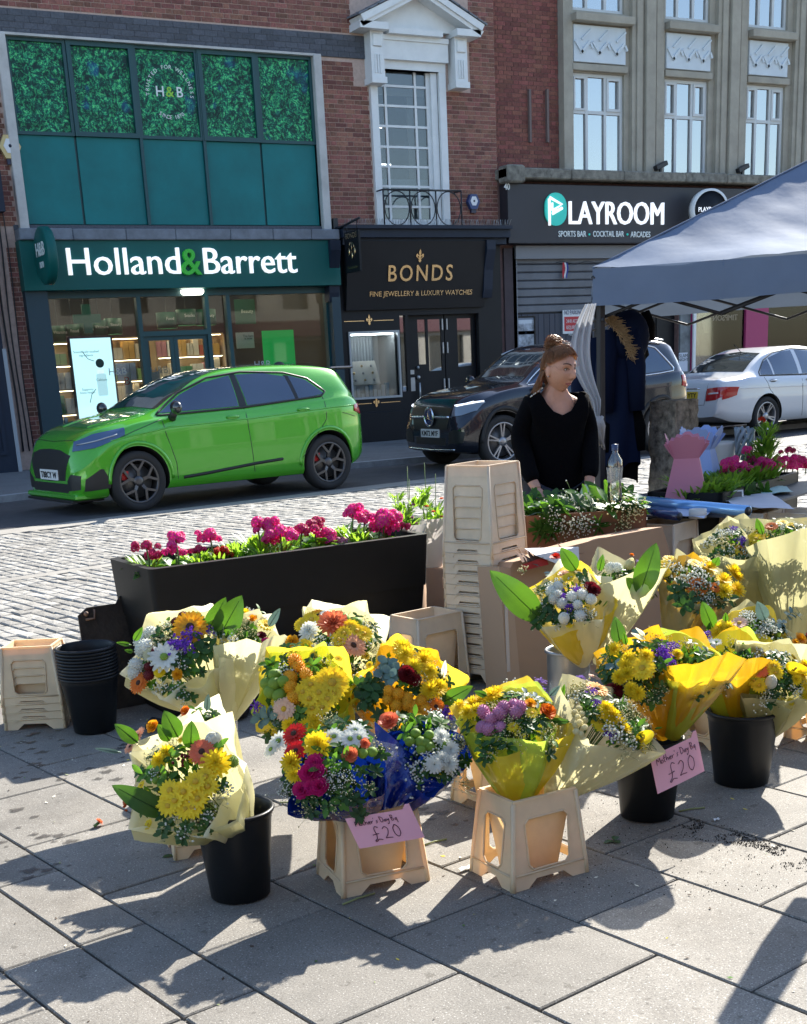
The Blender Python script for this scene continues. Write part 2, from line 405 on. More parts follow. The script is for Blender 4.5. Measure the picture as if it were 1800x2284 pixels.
M_gl = glass('shop_glass', (.86, .9, .9), .0)
M_gl2 = glass('window_glass', (.55, .6, .62), .33)
M_gld = glass('dark_room_glass', (.7, .75, .78), .06)
M_glm = glass('sky_glass', (.5, .55, .58), .52)
M_alum = mat('grey_metal', (.42, .43, .44), .4, metal=.7)
M_plaster = mat('dim_plaster', (.30, .28, .25), .9)
M_wood_d = mat('dark_wall', (.05, .045, .045), .8)
def inside(x, z, w, holes):
    for a, b, c, d in holes:
        if x+w > a and x < c and z+.07 > b and z < d: return True
    return False
def bricks(parent, x0, x1, z0, z1, Y, holes, m, nobj=290, course=.075, seed=1):
    """Flemish bond laid on the mortar face at Y; the nearest bricks are objects"""
    q = random.Random(seed); L = []
    row = 0; z = z0
    while z+.065 < z1:
        x = x0+(0 if row % 2 else -.056-.01); st = row % 2 == 0; k = 0
        while x < x1-.03:
            w_ = .215 if (k % 2 == 0) else .1025
            if row % 2: w_ = .1025 if (k % 2 == 0) else .215
            a, b = max(x, x0), min(x+w_, x1)
            # clip against openings
            cut = False
            for (ha, hb, hc, hd) in holes:
                if z+.06 > hb and z+.005 < hd and b > ha and a < hc:
                    if a < ha-.03: b = ha
                    elif b > hc+.03: a = hc
                    else: cut = True
            if not cut and b-a > .03: L.append((a, z, b-a))
            x += w_+.010; k += 1
        z += course; row += 1
    L.sort(key=lambda t: (t[0]-0)**2+Y**2+(t[1]-CAMZ)**2+ (0 if abs(t[2]-.215) < .001 or abs(t[2]-.1025) < .001 else 400))
    inv = WM[root_of(parent).name].inverted(); D_ = .007
    ms = MB().box((0, 0, 0), (.215, D_, .065)).mesh('brick', m); mh = MB().box((0, 0, 0), (.1025, D_, .065)).mesh('brick', m)
    sb = MB()
    for i, (x, z, w_) in enumerate(L):
        p = V((x, Y-D_+q.uniform(-.0015, .0015), z+.005))
        full = abs(w_-.215) < .002 or abs(w_-.1025) < .002
        if i < nobj and full: link('brick', ms if w_ > .2 else mh, parent, Matrix.Translation(inv @ p))
        else: sb.box(tuple(p), (p.x+w_, p.y+D_+.001, p.z+.065))
    if sb.v: tag(sb.build('bricks_beyond', m, parent, world=True, fix=False), kind='stuff')
def frame(mb, x0, z0, x1, z1, t, Y0, Y1, mi=0):     # rectangular frame
    mb.plate(rect(x0, z0, x1, z1), [rect(x0+t, z0+t, x1-t, z1-t)], Y1-Y0, mi, Matrix.Translation((0, Y0, 0)))
# ---- red brick building with the two shops
GZ = .07
bld = thing('brick_building', 'red brick building with green leafy window panels and a white pedimented window', 'building', (8, FY, GZ))
HB = (5.59, 3.88, 10.84, 6.61); SH = (5.52, GZ, 10.95, 2.9); BW = (12.09, 3.93, 13.36, 6.55); BS = (11.2, GZ, 14.45, 2.5)
wall = MB().plate(rect(4.9, GZ, 14.62, 12.4), [rect(*HB), rect(*SH), rect(*BW), rect(*BS)], .3, 0, Matrix.Translation((0, FY, 0)))
wall.box((4.9, FY+9.7, GZ), (14.62, FY+10, 12.4)); wall.box((4.9, FY+.3, GZ), (5.15, FY+9.7, 12.4)); wall.box((14.37, FY+.3, GZ), (14.62, FY+9.7, 12.4))
wall = wall.build('wall', M_mortar, bld, world=True)
MB().box((4.8, FY-.12, 12.4), (14.7, FY+10.1, 12.6)).build('roof', M_lead, bld, world=True)
bricks(wall, 4.9, 14.62, 3.86, 8.9, FY, [(5.42, 3.6, 11.0, 6.98), (4.9, 6.62, 11.93, 6.98), (11.93, 3.7, 13.53, 6.62), (11.65, 6.2, 14.08, 7.7)], M_brick, 290, seed=5)
MB().box((4.9, FY-.008, 8.95), (14.62, FY, 12.4)).build('upper_brickwork', M_brick, bld, world=True)
bb = MB(); x = 4.9; q = random.Random(2)
for r_ in range(4):
    x = 4.9+(r_ % 2)*-.1
    while x < 11.9:
        a, b_ = max(4.9, x), min(11.9, x+.215)
        bb.box((a, FY-.03+q.uniform(-.001, .001), 6.625+r_*.088), (b_, FY, 6.625+r_*.088+.08)); x += .223
MB().box((4.9, FY-.024, 6.62), (11.9, FY, 6.98)).build('lintel_band', M_dbrick, bld, world=True)
tag(bb.build('lintel_bricks', M_dbrick, bld, world=True, fix=False), kind='stuff')
# trims of the big window
for a, b_ in ((5.44, 5.59), (10.84, 10.99)):
    MB().bbox((a, FY-.12, 3.72), (b_, FY+.1, 6.62), .01).build('pilaster_trim', M_trim, bld, world=True)
MB().box((5.44, FY-.1, 6.6), (10.99, FY+.02, 6.635)).build('head_trim', M_trim, bld, world=True)
# five bays: leaf print above, plain teal below
def leaf_print():
    m = bpy.data.materials.new('leaf_print'); m.use_nodes = True; n = m.node_tree.nodes; l = m.node_tree.links; b = n['Principled BSDF']
    b.inputs['Roughness'].default_value = .3; g_ = n.new('ShaderNodeNewGeometry')
    mp = n.new('ShaderNodeMapping'); mp.inputs['Scale'].default_value = (1, 1, 1); l.new(g_.outputs['Position'], mp.inputs[0])
    nz = n.new('ShaderNodeTexNoise'); nz.inputs['Scale'].default_value = 5; l.new(mp.outputs[0], nz.inputs[0])
    ad = n.new('ShaderNodeMixRGB'); ad.blend_type = 'ADD'; ad.inputs[0].default_value = .35; l.new(mp.outputs[0], ad.inputs[1]); l.new(nz.outputs['Color'], ad.inputs[2])
    w_ = n.new('ShaderNodeTexVoronoi'); w_.inputs['Scale'].default_value = 17; w_.feature = 'F1'; w_.distance = 'MINKOWSKI'; w_.inputs['Exponent'].default_value = .6; l.new(ad.outputs[0], w_.inputs['Vector'])
    t = n.new('ShaderNodeTexNoise'); t.inputs['Scale'].default_value = 26; t.inputs['Detail'].default_value = 4; t.inputs['Distortion'].default_value = 3.5; l.new(mp.outputs[0], t.inputs[0])
    m1 = n.new('ShaderNodeMath'); m1.operation = 'MULTIPLY'; l.new(w_.outputs['Distance'], m1.inputs[0]); m1.inputs[1].default_value = .22
    m2 = n.new('ShaderNodeMath'); m2.operation = 'SUBTRACT'; l.new(t.outputs['Fac'], m2.inputs[0]); l.new(m1.outputs[0], m2.inputs[1])
    r = n.new('ShaderNodeValToRGB'); e = r.color_ramp.elements; e[0].position = .1; e[0].color = (.003, .05, .04, 1); e[1].position = .46; e[1].color = (.2, .8, .25, 1)
    for p, c in ((.2, (.006, .15, .1)), (.28, (.02, .36, .16)), (.36, (.06, .62, .2))):
        x_ = e.new(p); x_.color = (*c, 1)
    l.new(m2.outputs[0], r.inputs[0])
    t2 = n.new('ShaderNodeTexNoise'); t2.inputs['Scale'].default_value = 2.6; t2.inputs['Detail'].default_value = 3; l.new(mp.outputs[0], t2.inputs[0])
    r2 = n.new('ShaderNodeValToRGB'); r2.color_ramp.elements[0].position = .62; r2.color_ramp.elements[1].position = .68; l.new(t2.outputs['Fac'], r2.inputs[0])
    mb = n.new('ShaderNodeMixRGB'); mb.inputs[2].default_value = (.01, .1, .28, 1); l.new(r2.outputs[0], mb.inputs[0]); l.new(r.outputs[0], mb.inputs[1])
    mm = n.new('ShaderNodeMath'); mm.operation = 'MULTIPLY'; mm.inputs[1].default_value = .55; l.new(r2.outputs[0], mm.inputs[0]); l.new(mm.outputs[0], mb.inputs[0])
    t3 = n.new('ShaderNodeTexNoise'); t3.inputs['Scale'].default_value = 7; t3.inputs['Detail'].default_value = 5; l.new(mp.outputs[0], t3.inputs[0]); r3 = n.new('ShaderNodeValToRGB'); r3.color_ramp.elements[0].position = .36; r3.color_ramp.elements[0].color = (.16, .34, .36, 1); r3.color_ramp.elements[1].position = .62; l.new(t3.outputs['Fac'], r3.inputs[0])
    mu = n.new('ShaderNodeMixRGB'); mu.blend_type = 'MULTIPLY'; mu.inputs[0].default_value = 1; l.new(mb.outputs[0], mu.inputs[1]); l.new(r3.outputs[0], mu.inputs[2]); b.inputs['Specular IOR Level'].default_value = .25
    l.new(mu.outputs[0], b.inputs['Base Color']); return m
M_leafp = leaf_print()
mx = [5.59, 6.54, 7.63, 8.74, 9.79, 10.84]; zt = 5.235
for i in range(5):
    a, b_ = mx[i], mx[i+1]; dz = (0, .02, 0, .02, 0)[i]
    p = MB().bbox((a+.02, FY+.03, 3.9), (b_-.02, FY+.06, zt-.02), .004).build('lower_panel', M_teal, bld, world=True)
    f = MB(); frame(f, a+.003, zt-.02, b_-.003, 6.6, .05+dz, FY-.01-dz, FY+.09); f = f.build('window_frame', M_tealf, bld, world=True)
    MB().box((a+.045, FY+.035, zt+.03), (b_-.045, FY+.05, 6.56)).build('leaf_print_pane', M_leafp, f, world=True)
mm_ = MB(); mm_.box((7.61, FY-.02, 3.88), (7.66, FY+.09, 6.6)); mm_.box((8.72, FY-.02, 3.88), (8.77, FY+.09, 6.6)); mm_.box((5.59, FY+.065, 3.88), (10.84, FY+.09, 5.3))
mm_.build('mullions', M_tealf, bld, world=True)
# ring of small white lettering with the H&B mark on the middle pane
M_wv = mat('white_vinyl', (.75, .8, .78), .5)
ccx, ccz = fp(380, 206); rr_ = .355
def ring_text(s, a0, step, parent, top=True, sz=.085):
    for i, ch in enumerate(s):
        if ch == ' ': continue
        a = a0-step*i if top else a0+step*i
        px, pz = ccx+rr_*math.cos(a), ccz+rr_*math.sin(a)
        ro = (a-PI/2) if top else (a+PI/2)
        if not top: px, pz = ccx+(rr_+.045)*math.cos(a), ccz+(rr_+.045)*math.sin(a)
        text(ch, sz, (px, FY+.028, pz), M_wv, parent, 'letter', .003, rot=Matrix.Rotation(-ro, 4, 'Y') @ UPR)
ring_text('TRUSTED FOR WELLNESS', PI*1.03, PI*1.07/19, bld)
ring_text('SINCE 1870', PI*1.5-.55, 1.1/9, bld, False)
text('H', .22, (ccx-.17, FY+.028, ccz-.06), M_wv, bld, 'letter', .003, bold=.002); text('B', .22, (ccx+.17, FY+.028, ccz-.06), M_wv, bld, 'letter', .003, bold=.002)
text('&', .22, (ccx, FY+.028, ccz-.06), mat('lime_vinyl', (.3, .6, .05), .5), bld, 'letter', .003, bold=.002)
# ledge over the shop
lb = MB(); x = 5.36
MB().box((5.36, FY-.02, 3.80), (11.0, FY+.05, 3.885)).build('ledge_brick_course', M_dbrick, bld, world=True)  # course of dark bricks above the lead ledge
while x < 11.0:
    L_ = R.uniform(.7, 1.0); lb.bbox((x, FY-.34, 3.63), (min(x+L_-.006, 11.03), FY, 3.80+R.uniform(-.004, .004)), .012); x += L_
lb.build('lead_ledge', M_lead, bld, world=True)
# white window with pediment
wf = MB(); frame(wf, 11.95, 3.86, 13.51, 6.62, .14, FY-.07, FY+.12); wf.box((11.95, FY-.075, 6.48), (13.51, FY+.1, 6.62))
wf = wf.build('window_surround', M_white, bld, world=True)
xs_ = [fp(839, 260)[0], fp(865.5, 260)[0], fp(932, 260)[0], fp(958.5, 260)[0]]
zs_ = [fp(897, y)[1] for y in (147, 191, 235.5, 281, 327, 370.6, 415, 460, 500)]
zs_[-1] = 3.97
sa = MB(); t_ = .022
for x in xs_[1:-1]: sa.box((x-t_, FY+.06, zs_[-1]), (x+t_, FY+.11, zs_[0]))
for x in (xs_[0]-.01, xs_[3]+.01): sa.box((x-.035, FY+.055, zs_[-1]-.05), (x+.035, FY+.112, zs_[0]+.04))
for z in zs_[1:-1]: sa.box((xs_[0], FY+.063, z-t_*.9), (xs_[3], FY+.108, z+t_*.9))
sa.box((xs_[0]-.04, FY+.05, zs_[0]-.01), (xs_[3]+.04, FY+.112, zs_[0]+.06)); sa.box((xs_[0], FY+.05, zs_[-1]-.05), (xs_[3], FY+.112, zs_[-1]+.02))
sa.box((xs_[3]+.045, FY+.0, 3.95), (13.37, FY+.115, 6.5)); sa.build('sash', M_white, wf, world=True)
for i in range(3):
    for j in range(8):
        MB().box((xs_[i]+.01, FY+.085, zs_[j+1]+.01), (xs_[i+1]-.01, FY+.09, zs_[j]-.01)).build('pane', M_gld, wf, world=True)
ib = MB(); ib.box((12.1, FY+.75, 3.9), (13.4, FY+.77, 6.6)); ib.box((12.1, FY+.2, 3.9), (13.4, FY+.77, 3.93)); ib.build('room_behind', mat('room_dark', (.05, .05, .05), .9), wf, world=True)
MB().box((12.1, FY+.2, 3.93), (13.37, FY+.215, 4.72)).build('net_blind', mat('net_blind', (.42, .45, .48), .9), wf, world=True)
MB().box((12.1, FY+.25, 6.12), (13.37, FY+.265, 6.6)).build('roller_blind', mat('roller_blind', (.5, .47, .40), .9), wf, world=True)
MB().box((12.1, FY+.5, 5.62), (12.45, FY+.52, 5.66)).box((12.1, FY+.5, 4.98), (12.6, FY+.52, 5.02)).build('strip_light', mat('tube_light', (1, .97, .9), .5, emit=3), wf, world=True)
MB().box((12.88, FY+.3, 4.72), (13.37, FY+.32, 6.12)).build('curtain', mat('curtain_beige', (.33, .3, .26), .9), wf, world=True)
pe = MB(); px0, px1, pxc = 11.78, 13.98, 12.88; zb = 7.03
pe.box((11.93, FY-.16, 6.62), (13.53, FY, 6.92)); pe.box((11.93, FY-.19, 6.92), (13.53, FY, 7.0)); pe.box((12.25, FY-.30, 7.0), (13.35, FY, 7.09))
for s in (-1, 1):
    a = pxc+s*.86
    pe.box((a-.13 if s < 0 else a-.13, FY-.26, 6.28), (a+.13, FY, 7.02)); pe.bbox((a-.09, FY-.285, 6.78), (a+.09, FY-.25, 6.98), .012)
    for k in (-1, 0, 1): pe.box((a+k*.05-.012, FY-.28, 6.36), (a+k*.05+.012, FY-.25, 6.66))
    pe.box((a-.15, FY-.3, 6.2), (a+.15, FY, 6.3))
    pe.box((pxc+s*.98-.28, FY-.42, 7.02), (pxc+s*.98+.22 if s > 0 else pxc+s*.98+.28, FY, 7.13))
    for (o0, o1, dep) in ((0, .10, .46), (.10, .17, .42)):
        A = V((pxc+s*1.26, 0, 7.13+o0*0)); Bp = V((pxc, 0, 7.72)); dn = V((0, 0, -1))
        pe.plate([(A.x, A.z+.08-o0), (Bp.x, Bp.z-o0+.05), (Bp.x, Bp.z-o1+.05), (A.x-s*(.06), A.z+.08-o1)][::s], [], dep, 0, Matrix.Translation((0, FY-dep, 0)))
pe.plate([(pxc-1.05, 7.1), (pxc+1.05, 7.1), (pxc, 7.66)], [], .12, 0, Matrix.Translation((0, FY-.14, 0)))
pe.build('pediment', M_white, bld, world=True)
sl_ = MB()
for s in (-1, 1):
    for k in range(7):
        a0, a1 = k/7, (k+1)/7+.02
        xa, xb = pxc+s*1.30*(1-a0), pxc+s*1.30*(1-a1); za, zb_ = 7.20+.60*a0, 7.20+.60*a1
        sl_.add([(xa, FY-.48, za), (xb, FY-.48, zb_), (xb, FY, zb_+.03), (xa, FY, za+.03), (xa, FY-.48, za+.03), (xb, FY-.48, zb_+.02), (xb, FY, zb_+.05), (xa, FY, za+.06)],
                [(0,1,5,4),(4,5,6,7),(1,2,6,5),(3,0,4,7),(0,3,2,1)])
sl_.build('slates', M_lead, bld, world=True)
# iron balconette with hoops
ba = MB(); bx0, bx1, by = 11.97, 13.62, FY-.3
ba.tube([(bx0, by, 4.47), (bx1, by, 4.47)], .018); ba.tube([(bx0, by, 3.86), (bx1, by, 3.86)], .014)
for k in range(3):
    cx = bx0+.275+k*.55
    ba.tube([(cx+.255*math.cos(a*PI/12), by, 4.165+.29*math.sin(a*PI/12)) for a in range(25)], .011, 5)
    ba.tube([(bx0+k*.55, by, 3.86), (bx0+k*.55, by, 4.47)], .014)
ba.tube([(bx1, by, 3.86), (bx1, by, 4.47)], .014)
for x in (bx0, bx1): ba.tube([(x, by, 4.47), (x, FY, 4.47)], .014); ba.tube([(x, by, 3.86), (x, FY, 3.86)], .014)
ba.build('balcony_rail', M_iron, bld, world=True)
# alarm boxes, cables and pipes
def alarm(px, py, s, m1, m2, Y, lab):
    x, z = fp(px, py, Y); t = thing('alarm_box', lab, 'alarm box', (x, Y, z))
    MB().plate([(s*math.cos(a*PI/3), s*1.15*math.sin(a*PI/3)) for a in range(6)], [], .09, 0, Matrix.Translation((0, -.09, 0))).build('case', m1, t)
    MB().plate([(s*.62*math.cos(a*PI/3), s*.7*math.sin(a*PI/3)) for a in range(6)], [], .006, 0, Matrix.Translation((0, -.096, .01))).build('badge', m2, t)
    MB().ball((0, -.097, .01), s*.16, 8, 5, sc=(1, .3, 1)).build('emblem', M_navy, t)
    MB().box((-s*.4, -.07, -s*1.5), (s*.4, -.01, -s)).build('strobe', mat('strobe_blue', (.01, .015, .05), .3), t)
alarm(20, 329, .17, mat('pale_yellow_plastic', (.62, .48, .22), .5), mat('badge_white', (.7, .72, .74), .5), FY-.02, 'pale yellow hexagonal alarm box at the left end of the leafy windows')
alarm(1052, 451, .13, mat('badge_navy', (.03, .06, .18), .4), mat('badge_white2', (.75, .76, .78), .5), FY-.008, 'small blue and white hexagonal alarm box right of the white window')
cb = MB(); q = random.Random(9)
x0, _ = fp(40, 700, 22.3)
for k in range(3):
    x = 5.02+k*.09; cb.tube([(x+.02*math.sin(z*1.7+k), FY-.03-.01*k, z) for z in [GZ+.3+i*.45 for i in range(13)]], .016-.003*k, 6)
tag(cb.build('wall_cables', M_iron, bld, world=True))
# neighbour at the far left
nb = thing('corner_building', 'navy blue shopfront with recessed panels at the far left edge', 'building', (2, FY, GZ))
MB().plate(rect(-6, GZ, 4.88, 11.5), [], 8, 0, Matrix.Translation((0, FY+.02, 0))).build('wall', M_brick2, nb, world=True)
f = MB(); f.box((-6, FY-.35, GZ), (4.86, FY+.01, 4.15)); f.build('shopfront', M_navy, nb, world=True)
for (a, b_, z0, z1) in ((3.7, 4.7, .35, 2.35), (3.7, 4.7, 2.45, 3.9), (2.4, 3.5, .35, 2.35)):
    f = MB(); frame(f, a, z0, b_, z1, .06, FY-.38, FY-.35); f.build('panel_moulding', M_navy, nb, world=True)
MB().box((4.84, FY-.36, GZ), (4.9, FY+.01, 2.0)).build('corner_strip', mat('worn_edge', (.3, .33, .36), .7), nb, world=True)
MB().box((4.93, FY-.30, 4.05), (5.2, FY-.02, 4.65)).build('junction_box', M_navy, nb, world=True)
MB().box((4.9, FY-.22, 4.9), (5.12, FY-.02, 5.5)).build('grey_box', mat('grey_box', (.1, .12, .15), .6), nb, world=True)
bricks(wall, 5.2, 5.5, .1, 3.6, FY, [], M_brick, 0, seed=8)

# ---- health food shop front
hs = thing('health_shop', 'health food shopfront with white lettering on a teal fascia', 'shopfront', (8.2, FY, GZ))
YF = FY-.28
MB().bbox((5.35, YF, 2.87), (11.03, FY, 3.63), .006).build('fascia', M_fascia, hs, world=True)
def ftext(t_, pxa, pxb, pyb, size, m, par, Y, bold=.0, name='lettering', ext=.02):
    xa, z = fp(pxa, pyb, Y); xb, _ = fp(pxb, pyb, Y)
    return text(t_, size, ((xa+xb)/2, Y-ext*.5-.003, z), m, par, name, ext, bold, fit=abs(xb-xa))
ftext('Holland', 152, 402, 614, .60, M_lit, hs, YF, .0, ext=.035)
ftext('Barrett', 453, 659, 611, .60, M_lit, hs, YF, .0, ext=.035)
ftext('&', 403, 448, 613, .60, M_green, hs, YF, .004, 'ampersand', .045)
# projecting round sign seen edge-on
dx, dz = fp(78, 592, YF-.45); dm = Matrix.Translation((5.62, YF-.47, dz+.14)) @ Matrix.Rotation(PI/2, 4, 'Y')
MB().lathe([(0, -.07), (.40, -.07), (.43, -.05), (.43, .07), (.41, .09), (0, .09)], 40, 0, dm).build('round_projecting_sign', M_fascia, hs, world=True)
SD = Matrix(((0, 0, -1, 0), (-1, 0, 0, 0), (0, 1, 0, 0), (0, 0, 0, 1)))
def sidetext(t_, size, pos, m, par, bold=0): return text(t_, size, pos, m, par, ext=.003, bold=bold, rot=SD)
sidetext('H&B', .28, (5.545, YF-.47, dz+.14), M_wv, hs, .004); sidetext('1870', .13, (5.545, YF-.47, dz-.04), M_wv, hs)
# frames
fr = MB(); YG = FY+.08
pil = MB(); pil.box((5.36, FY-.2, GZ), (5.72, FY+.1, 2.87)); pil.build('left_pier', mat('teal_pier', (.012, .04, .055), .5), hs, world=True)
pil = MB(); pil.box((10.86, FY-.2, GZ), (11.03, FY+.1, 2.87)); pil.build('right_pier', mat('teal_pier', (.012, .04, .055), .5), hs, world=True)
mxs = [5.72, fp(317, 760)[0], fp(468, 760)[0], fp(515, 760)[0], 10.86]
zt_ = fp(560, 745)[1]+.3
for a in mxs: fr.box((a-.035, FY-.02, GZ), (a+.035, FY+.12, 2.87))
fr.box((5.72, FY-.021, GZ), (10.86, FY+.121, .35)); fr.box((5.72, FY-.021, 2.76), (10.86, FY+.121, 2.87))
fr.box((mxs[1], FY-.022, 2.12), (mxs[2]+.03, FY+.118, 2.2))
fr.build('glazing_frame', M_tealf, hs, world=True)
for a, b_ in ((mxs[0], mxs[1]), (mxs[2], mxs[3]), (mxs[3], mxs[4])):
    MB().box((a+.03, YG, .35), (b_-.03, YG+.006, 2.76)).build('shop_window', M_gl, hs, world=True)
d_ = MB(); dx0, dx1 = mxs[1]+.04, mxs[2]-.04; dmid = fp(388, 760)[0]
frame(d_, dx0, GZ+.01, dmid, 2.12, .07, FY+.02, FY+.07); frame(d_, dmid+.005, GZ+.01, dx1, 2.12, .07, FY+.02, FY+.07)
d_ = d_.build('door', M_tealf, hs, world=True)
MB().box((dx0+.07, FY+.045, .15), (dmid-.07, FY+.05, 2.05)).box((dmid+.07, FY+.045, .15), (dx1-.07, FY+.05, 2.05)).build('door_glass', M_gl, d_, world=True)
MB().box((mxs[1]+.04, YG, 2.2), (mxs[2]-.04, YG+.006, 2.76)).build('fanlight', M_gl, hs, world=True)
# interior
it = MB(); it.box((5.3, FY+5.5, GZ), (11.1, FY+5.6, 3.4)); it.box((5.25, FY+.3, GZ), (5.3, FY+5.5, 3.4)); it.box((11.05, FY+.3, GZ), (11.1, FY+5.5, 3.4)); it.box((5.3, FY+.3, 3.15), (11.05, FY+5.5, 3.2))
it.build('interior_walls', mat('shop_interior', (.045, .038, .032), .8), hs, world=True)
MB().box((5.3, FY+.3, GZ), (11.05, FY+5.5, GZ+.01)).build('shop_floor', mat('wood_floor', (.12, .08, .05), .5, var=.2), hs, world=True)
M_lamp = mat('ceiling_lamp', (1, .84, .58), .5, emit=11)
lmp = MB()
for i in range(5):
    for j in range(4): lmp.lathe([(0, 0), (.11, 0), (.12, .03)], 12, 0, Matrix.Translation((5.9+i*1.15, FY+.9+j*1.2, 3.09)))
lmp.build('ceiling_lamps', M_lamp, hs, world=True)
x_, z_ = fp(400, 655, FY+.6)
MB().lathe([(0, -.0), (.16, 0), (.2, .035), (.2, .08), (0, .09)], 24, 0, Matrix.Translation((x_, FY-.06, 2.77))).build('canopy_lamp', mat('warm_lamp', (1, .93, .8), .5, emit=2.5), hs, world=True)
prodc = [(.6, .55, .45), (.5, .12, .08), (.75, .7, .6), (.1, .3, .15), (.65, .4, .12), (.12, .2, .4), (.8, .8, .78), (.55, .25, .3), (.3, .5, .2)]
pm = [mat('packet_%d' % i, c, .5) for i, c in enumerate(prodc)]
sh_m = mat('shelf_wood', (.42, .3, .17), .6)
def shelf(x0, x1, y, z0, z1, n, lab):
    t = thing('product_shelf', lab, 'shelf', (x0, y, GZ)); s = MB()
    s.box((x0, y+.3, GZ), (x1, y+.33, z1))
    for k in range(n+1): z = z0+(z1-z0)*k/n; s.box((x0, y, z), (x1, y+.3, z+.025))
    s.box((x0-.02, y, GZ), (x0, y+.33, z1)); s.box((x1, y, GZ), (x1+.02, y+.33, z1)); s.build('shelving', sh_m, t, world=True)
    p = MB()
    for k in range(n):
        z = z0+(z1-z0)*k/n+.025; x = x0+.02; hmax = (z1-z0)/n-.05
        while x < x1-.1:
            w_ = R.uniform(.05, .13); mi = R.randrange(9); h = hmax*R.uniform(.5, 1)
            for c_ in range(R.randint(1, 3)):
                if x+w_ > x1-.01: break
                p.box((x, y+.04, z), (x+w_, y+.2, z+h), mi); x += w_+.008
            x += .01
    tag(p.build('products', pm, t, world=True, fix=False), kind='stuff')
    sl = MB()
    for k in range(1, n+1): z = z0+(z1-z0)*k/n; sl.box((x0+.05, y+.02, z-.012), (x1-.05, y+.04, z-.004))
    sl.build('shelf_light', mat('shelf_light', (1, .8, .5), .5, emit=7), t, world=True)
shelf(5.8, 6.5, FY+1.5, .2, 2.1, 5, 'lit product shelf behind the left pane beside the big screen')
shelf(6.9, 8.3, FY+3.2, .2, 2.2, 5, 'long lit product shelf seen through the shop door glass')
shelf(8.4, 9.8, FY+2.6, .2, 2.2, 5, 'lit product shelf under the framed posters on the right')
shelf(5.75, 6.15, FY+.35, .1, 1.7, 4, 'narrow shelf right behind the left edge of the shop window')
# hanging green category drums
M_drum = mat('drum_green', (.01, .10, .055), .5); labs = ['Vitamins', 'Food', 'Sports', 'Vitamins', 'Beauty', 'Food', 'Snacks', 'Beauty']
for i, (px, py, r_) in enumerate(((130, 745, .14), (162, 742, .14), (192, 738, .15), (222, 733, .15), (253, 728, .16), (372, 715, .19), (415, 708, .19), (458, 708, .2))):
    Yd = FY+2.2-(i > 4)*.6; x, z = fp(px, py, Yd)
    t = thing('hanging_drum', 'dark green round lampshade sign, %s from the left in the shop' % ORD[i], 'lampshade', (x, Yd, z), 0, 'green drums hanging in the health shop')
    MB().lathe([(r_*.9, -.14), (r_, -.14), (r_, .14), (r_*.9, .14)], 24).build('shade', M_drum, t)
    MB().lathe([(0, -.12), (r_*.9, -.12)], 20).build('diffuser', mat('drum_light', (1, .75, .4), .5, emit=4), t)
    text(labs[i], .075, (0, -r_-.01, 0), M_wv, t, 'lettering', .001, world=False)
    MB().tube([(0, 0, .14), (0, 0, 3.1-z)], .006, 4).build('cord', M_iron, t)
# advert screen
x0, z0 = fp(155, 756, FY+.35); x1, z1 = fp(245, 757, FY+.35); zb_ = fp(180, 935, FY+.35)[1]
scn = thing('advert_screen', 'tall bright pale blue advert screen standing inside the shop window', 'screen', ((x0+x1)/2, FY+.35, GZ))
MB().bbox((x0-.04, FY+.33, GZ), (x1+.04, FY+.42, z0+.04), .01).build('casing', M_iron, scn, world=True)
MB().box((x0, FY+.322, zb_-.05), (x1, FY+.329, z0)).build('display', mat('screen_blue', (.42, .68, .74), .3, emit=.75), scn, world=True)
M_ink = mat('ink_teal', (.01, .12, .12), .5)
def stext(t_, s_, px, py, par=scn): x, z = fp(px, py, FY+.32); return text(t_, s_, (x, FY+.318, z), M_ink, par, 'lettering', .001)
stext('Scientifically studied', .055, 192, 787); stext('ingredients', .055, 192, 795)
stext('Supports', .055, 196, 871); stext('bone health', .055, 196, 878)
bt = MB(); bx, bz = fp(226, 840, FY+.32)
bt.plate(rrect(bx-.09, bz-.32, bx+.09, bz+.05, .03), [], .004, 0, Matrix.Translation((0, FY+.315, 0))); bt.plate(rrect(bx-.055, bz+.05, bx+.055, bz+.11, .01), [], .004, 1, Matrix.Translation((0, FY+.315, 0)))
bt.plate(circ(bx, bz+.22, .075, 16), [], .004, 2, Matrix.Translation((0, FY+.315, 0)))
bt.build('pill_bottle_picture', [mat('bottle_pale', (.35, .55, .6), .4, emit=.6), mat('bottle_cap', (.6, .7, .72), .4, emit=.6), M_ink], scn, world=True)
text('Calcium', .06, (bx, FY+.311, bz-.07), M_ink, scn, 'lettering', .001)
ar = MB(); ar.tube([at_ for at_ in [(bx-.28, FY+.316, bz+.42), (bx-.2, FY+.316, bz+.3), (bx-.1, FY+.316, bz+.26)]], .006, 5); ar.tube([(bx-.25, FY+.316, bz-.42), (bx-.2, FY+.316, bz-.28), (bx-.12, FY+.316, bz-.2)], .006, 5); ar.build('arrows', M_ink, scn, world=True)
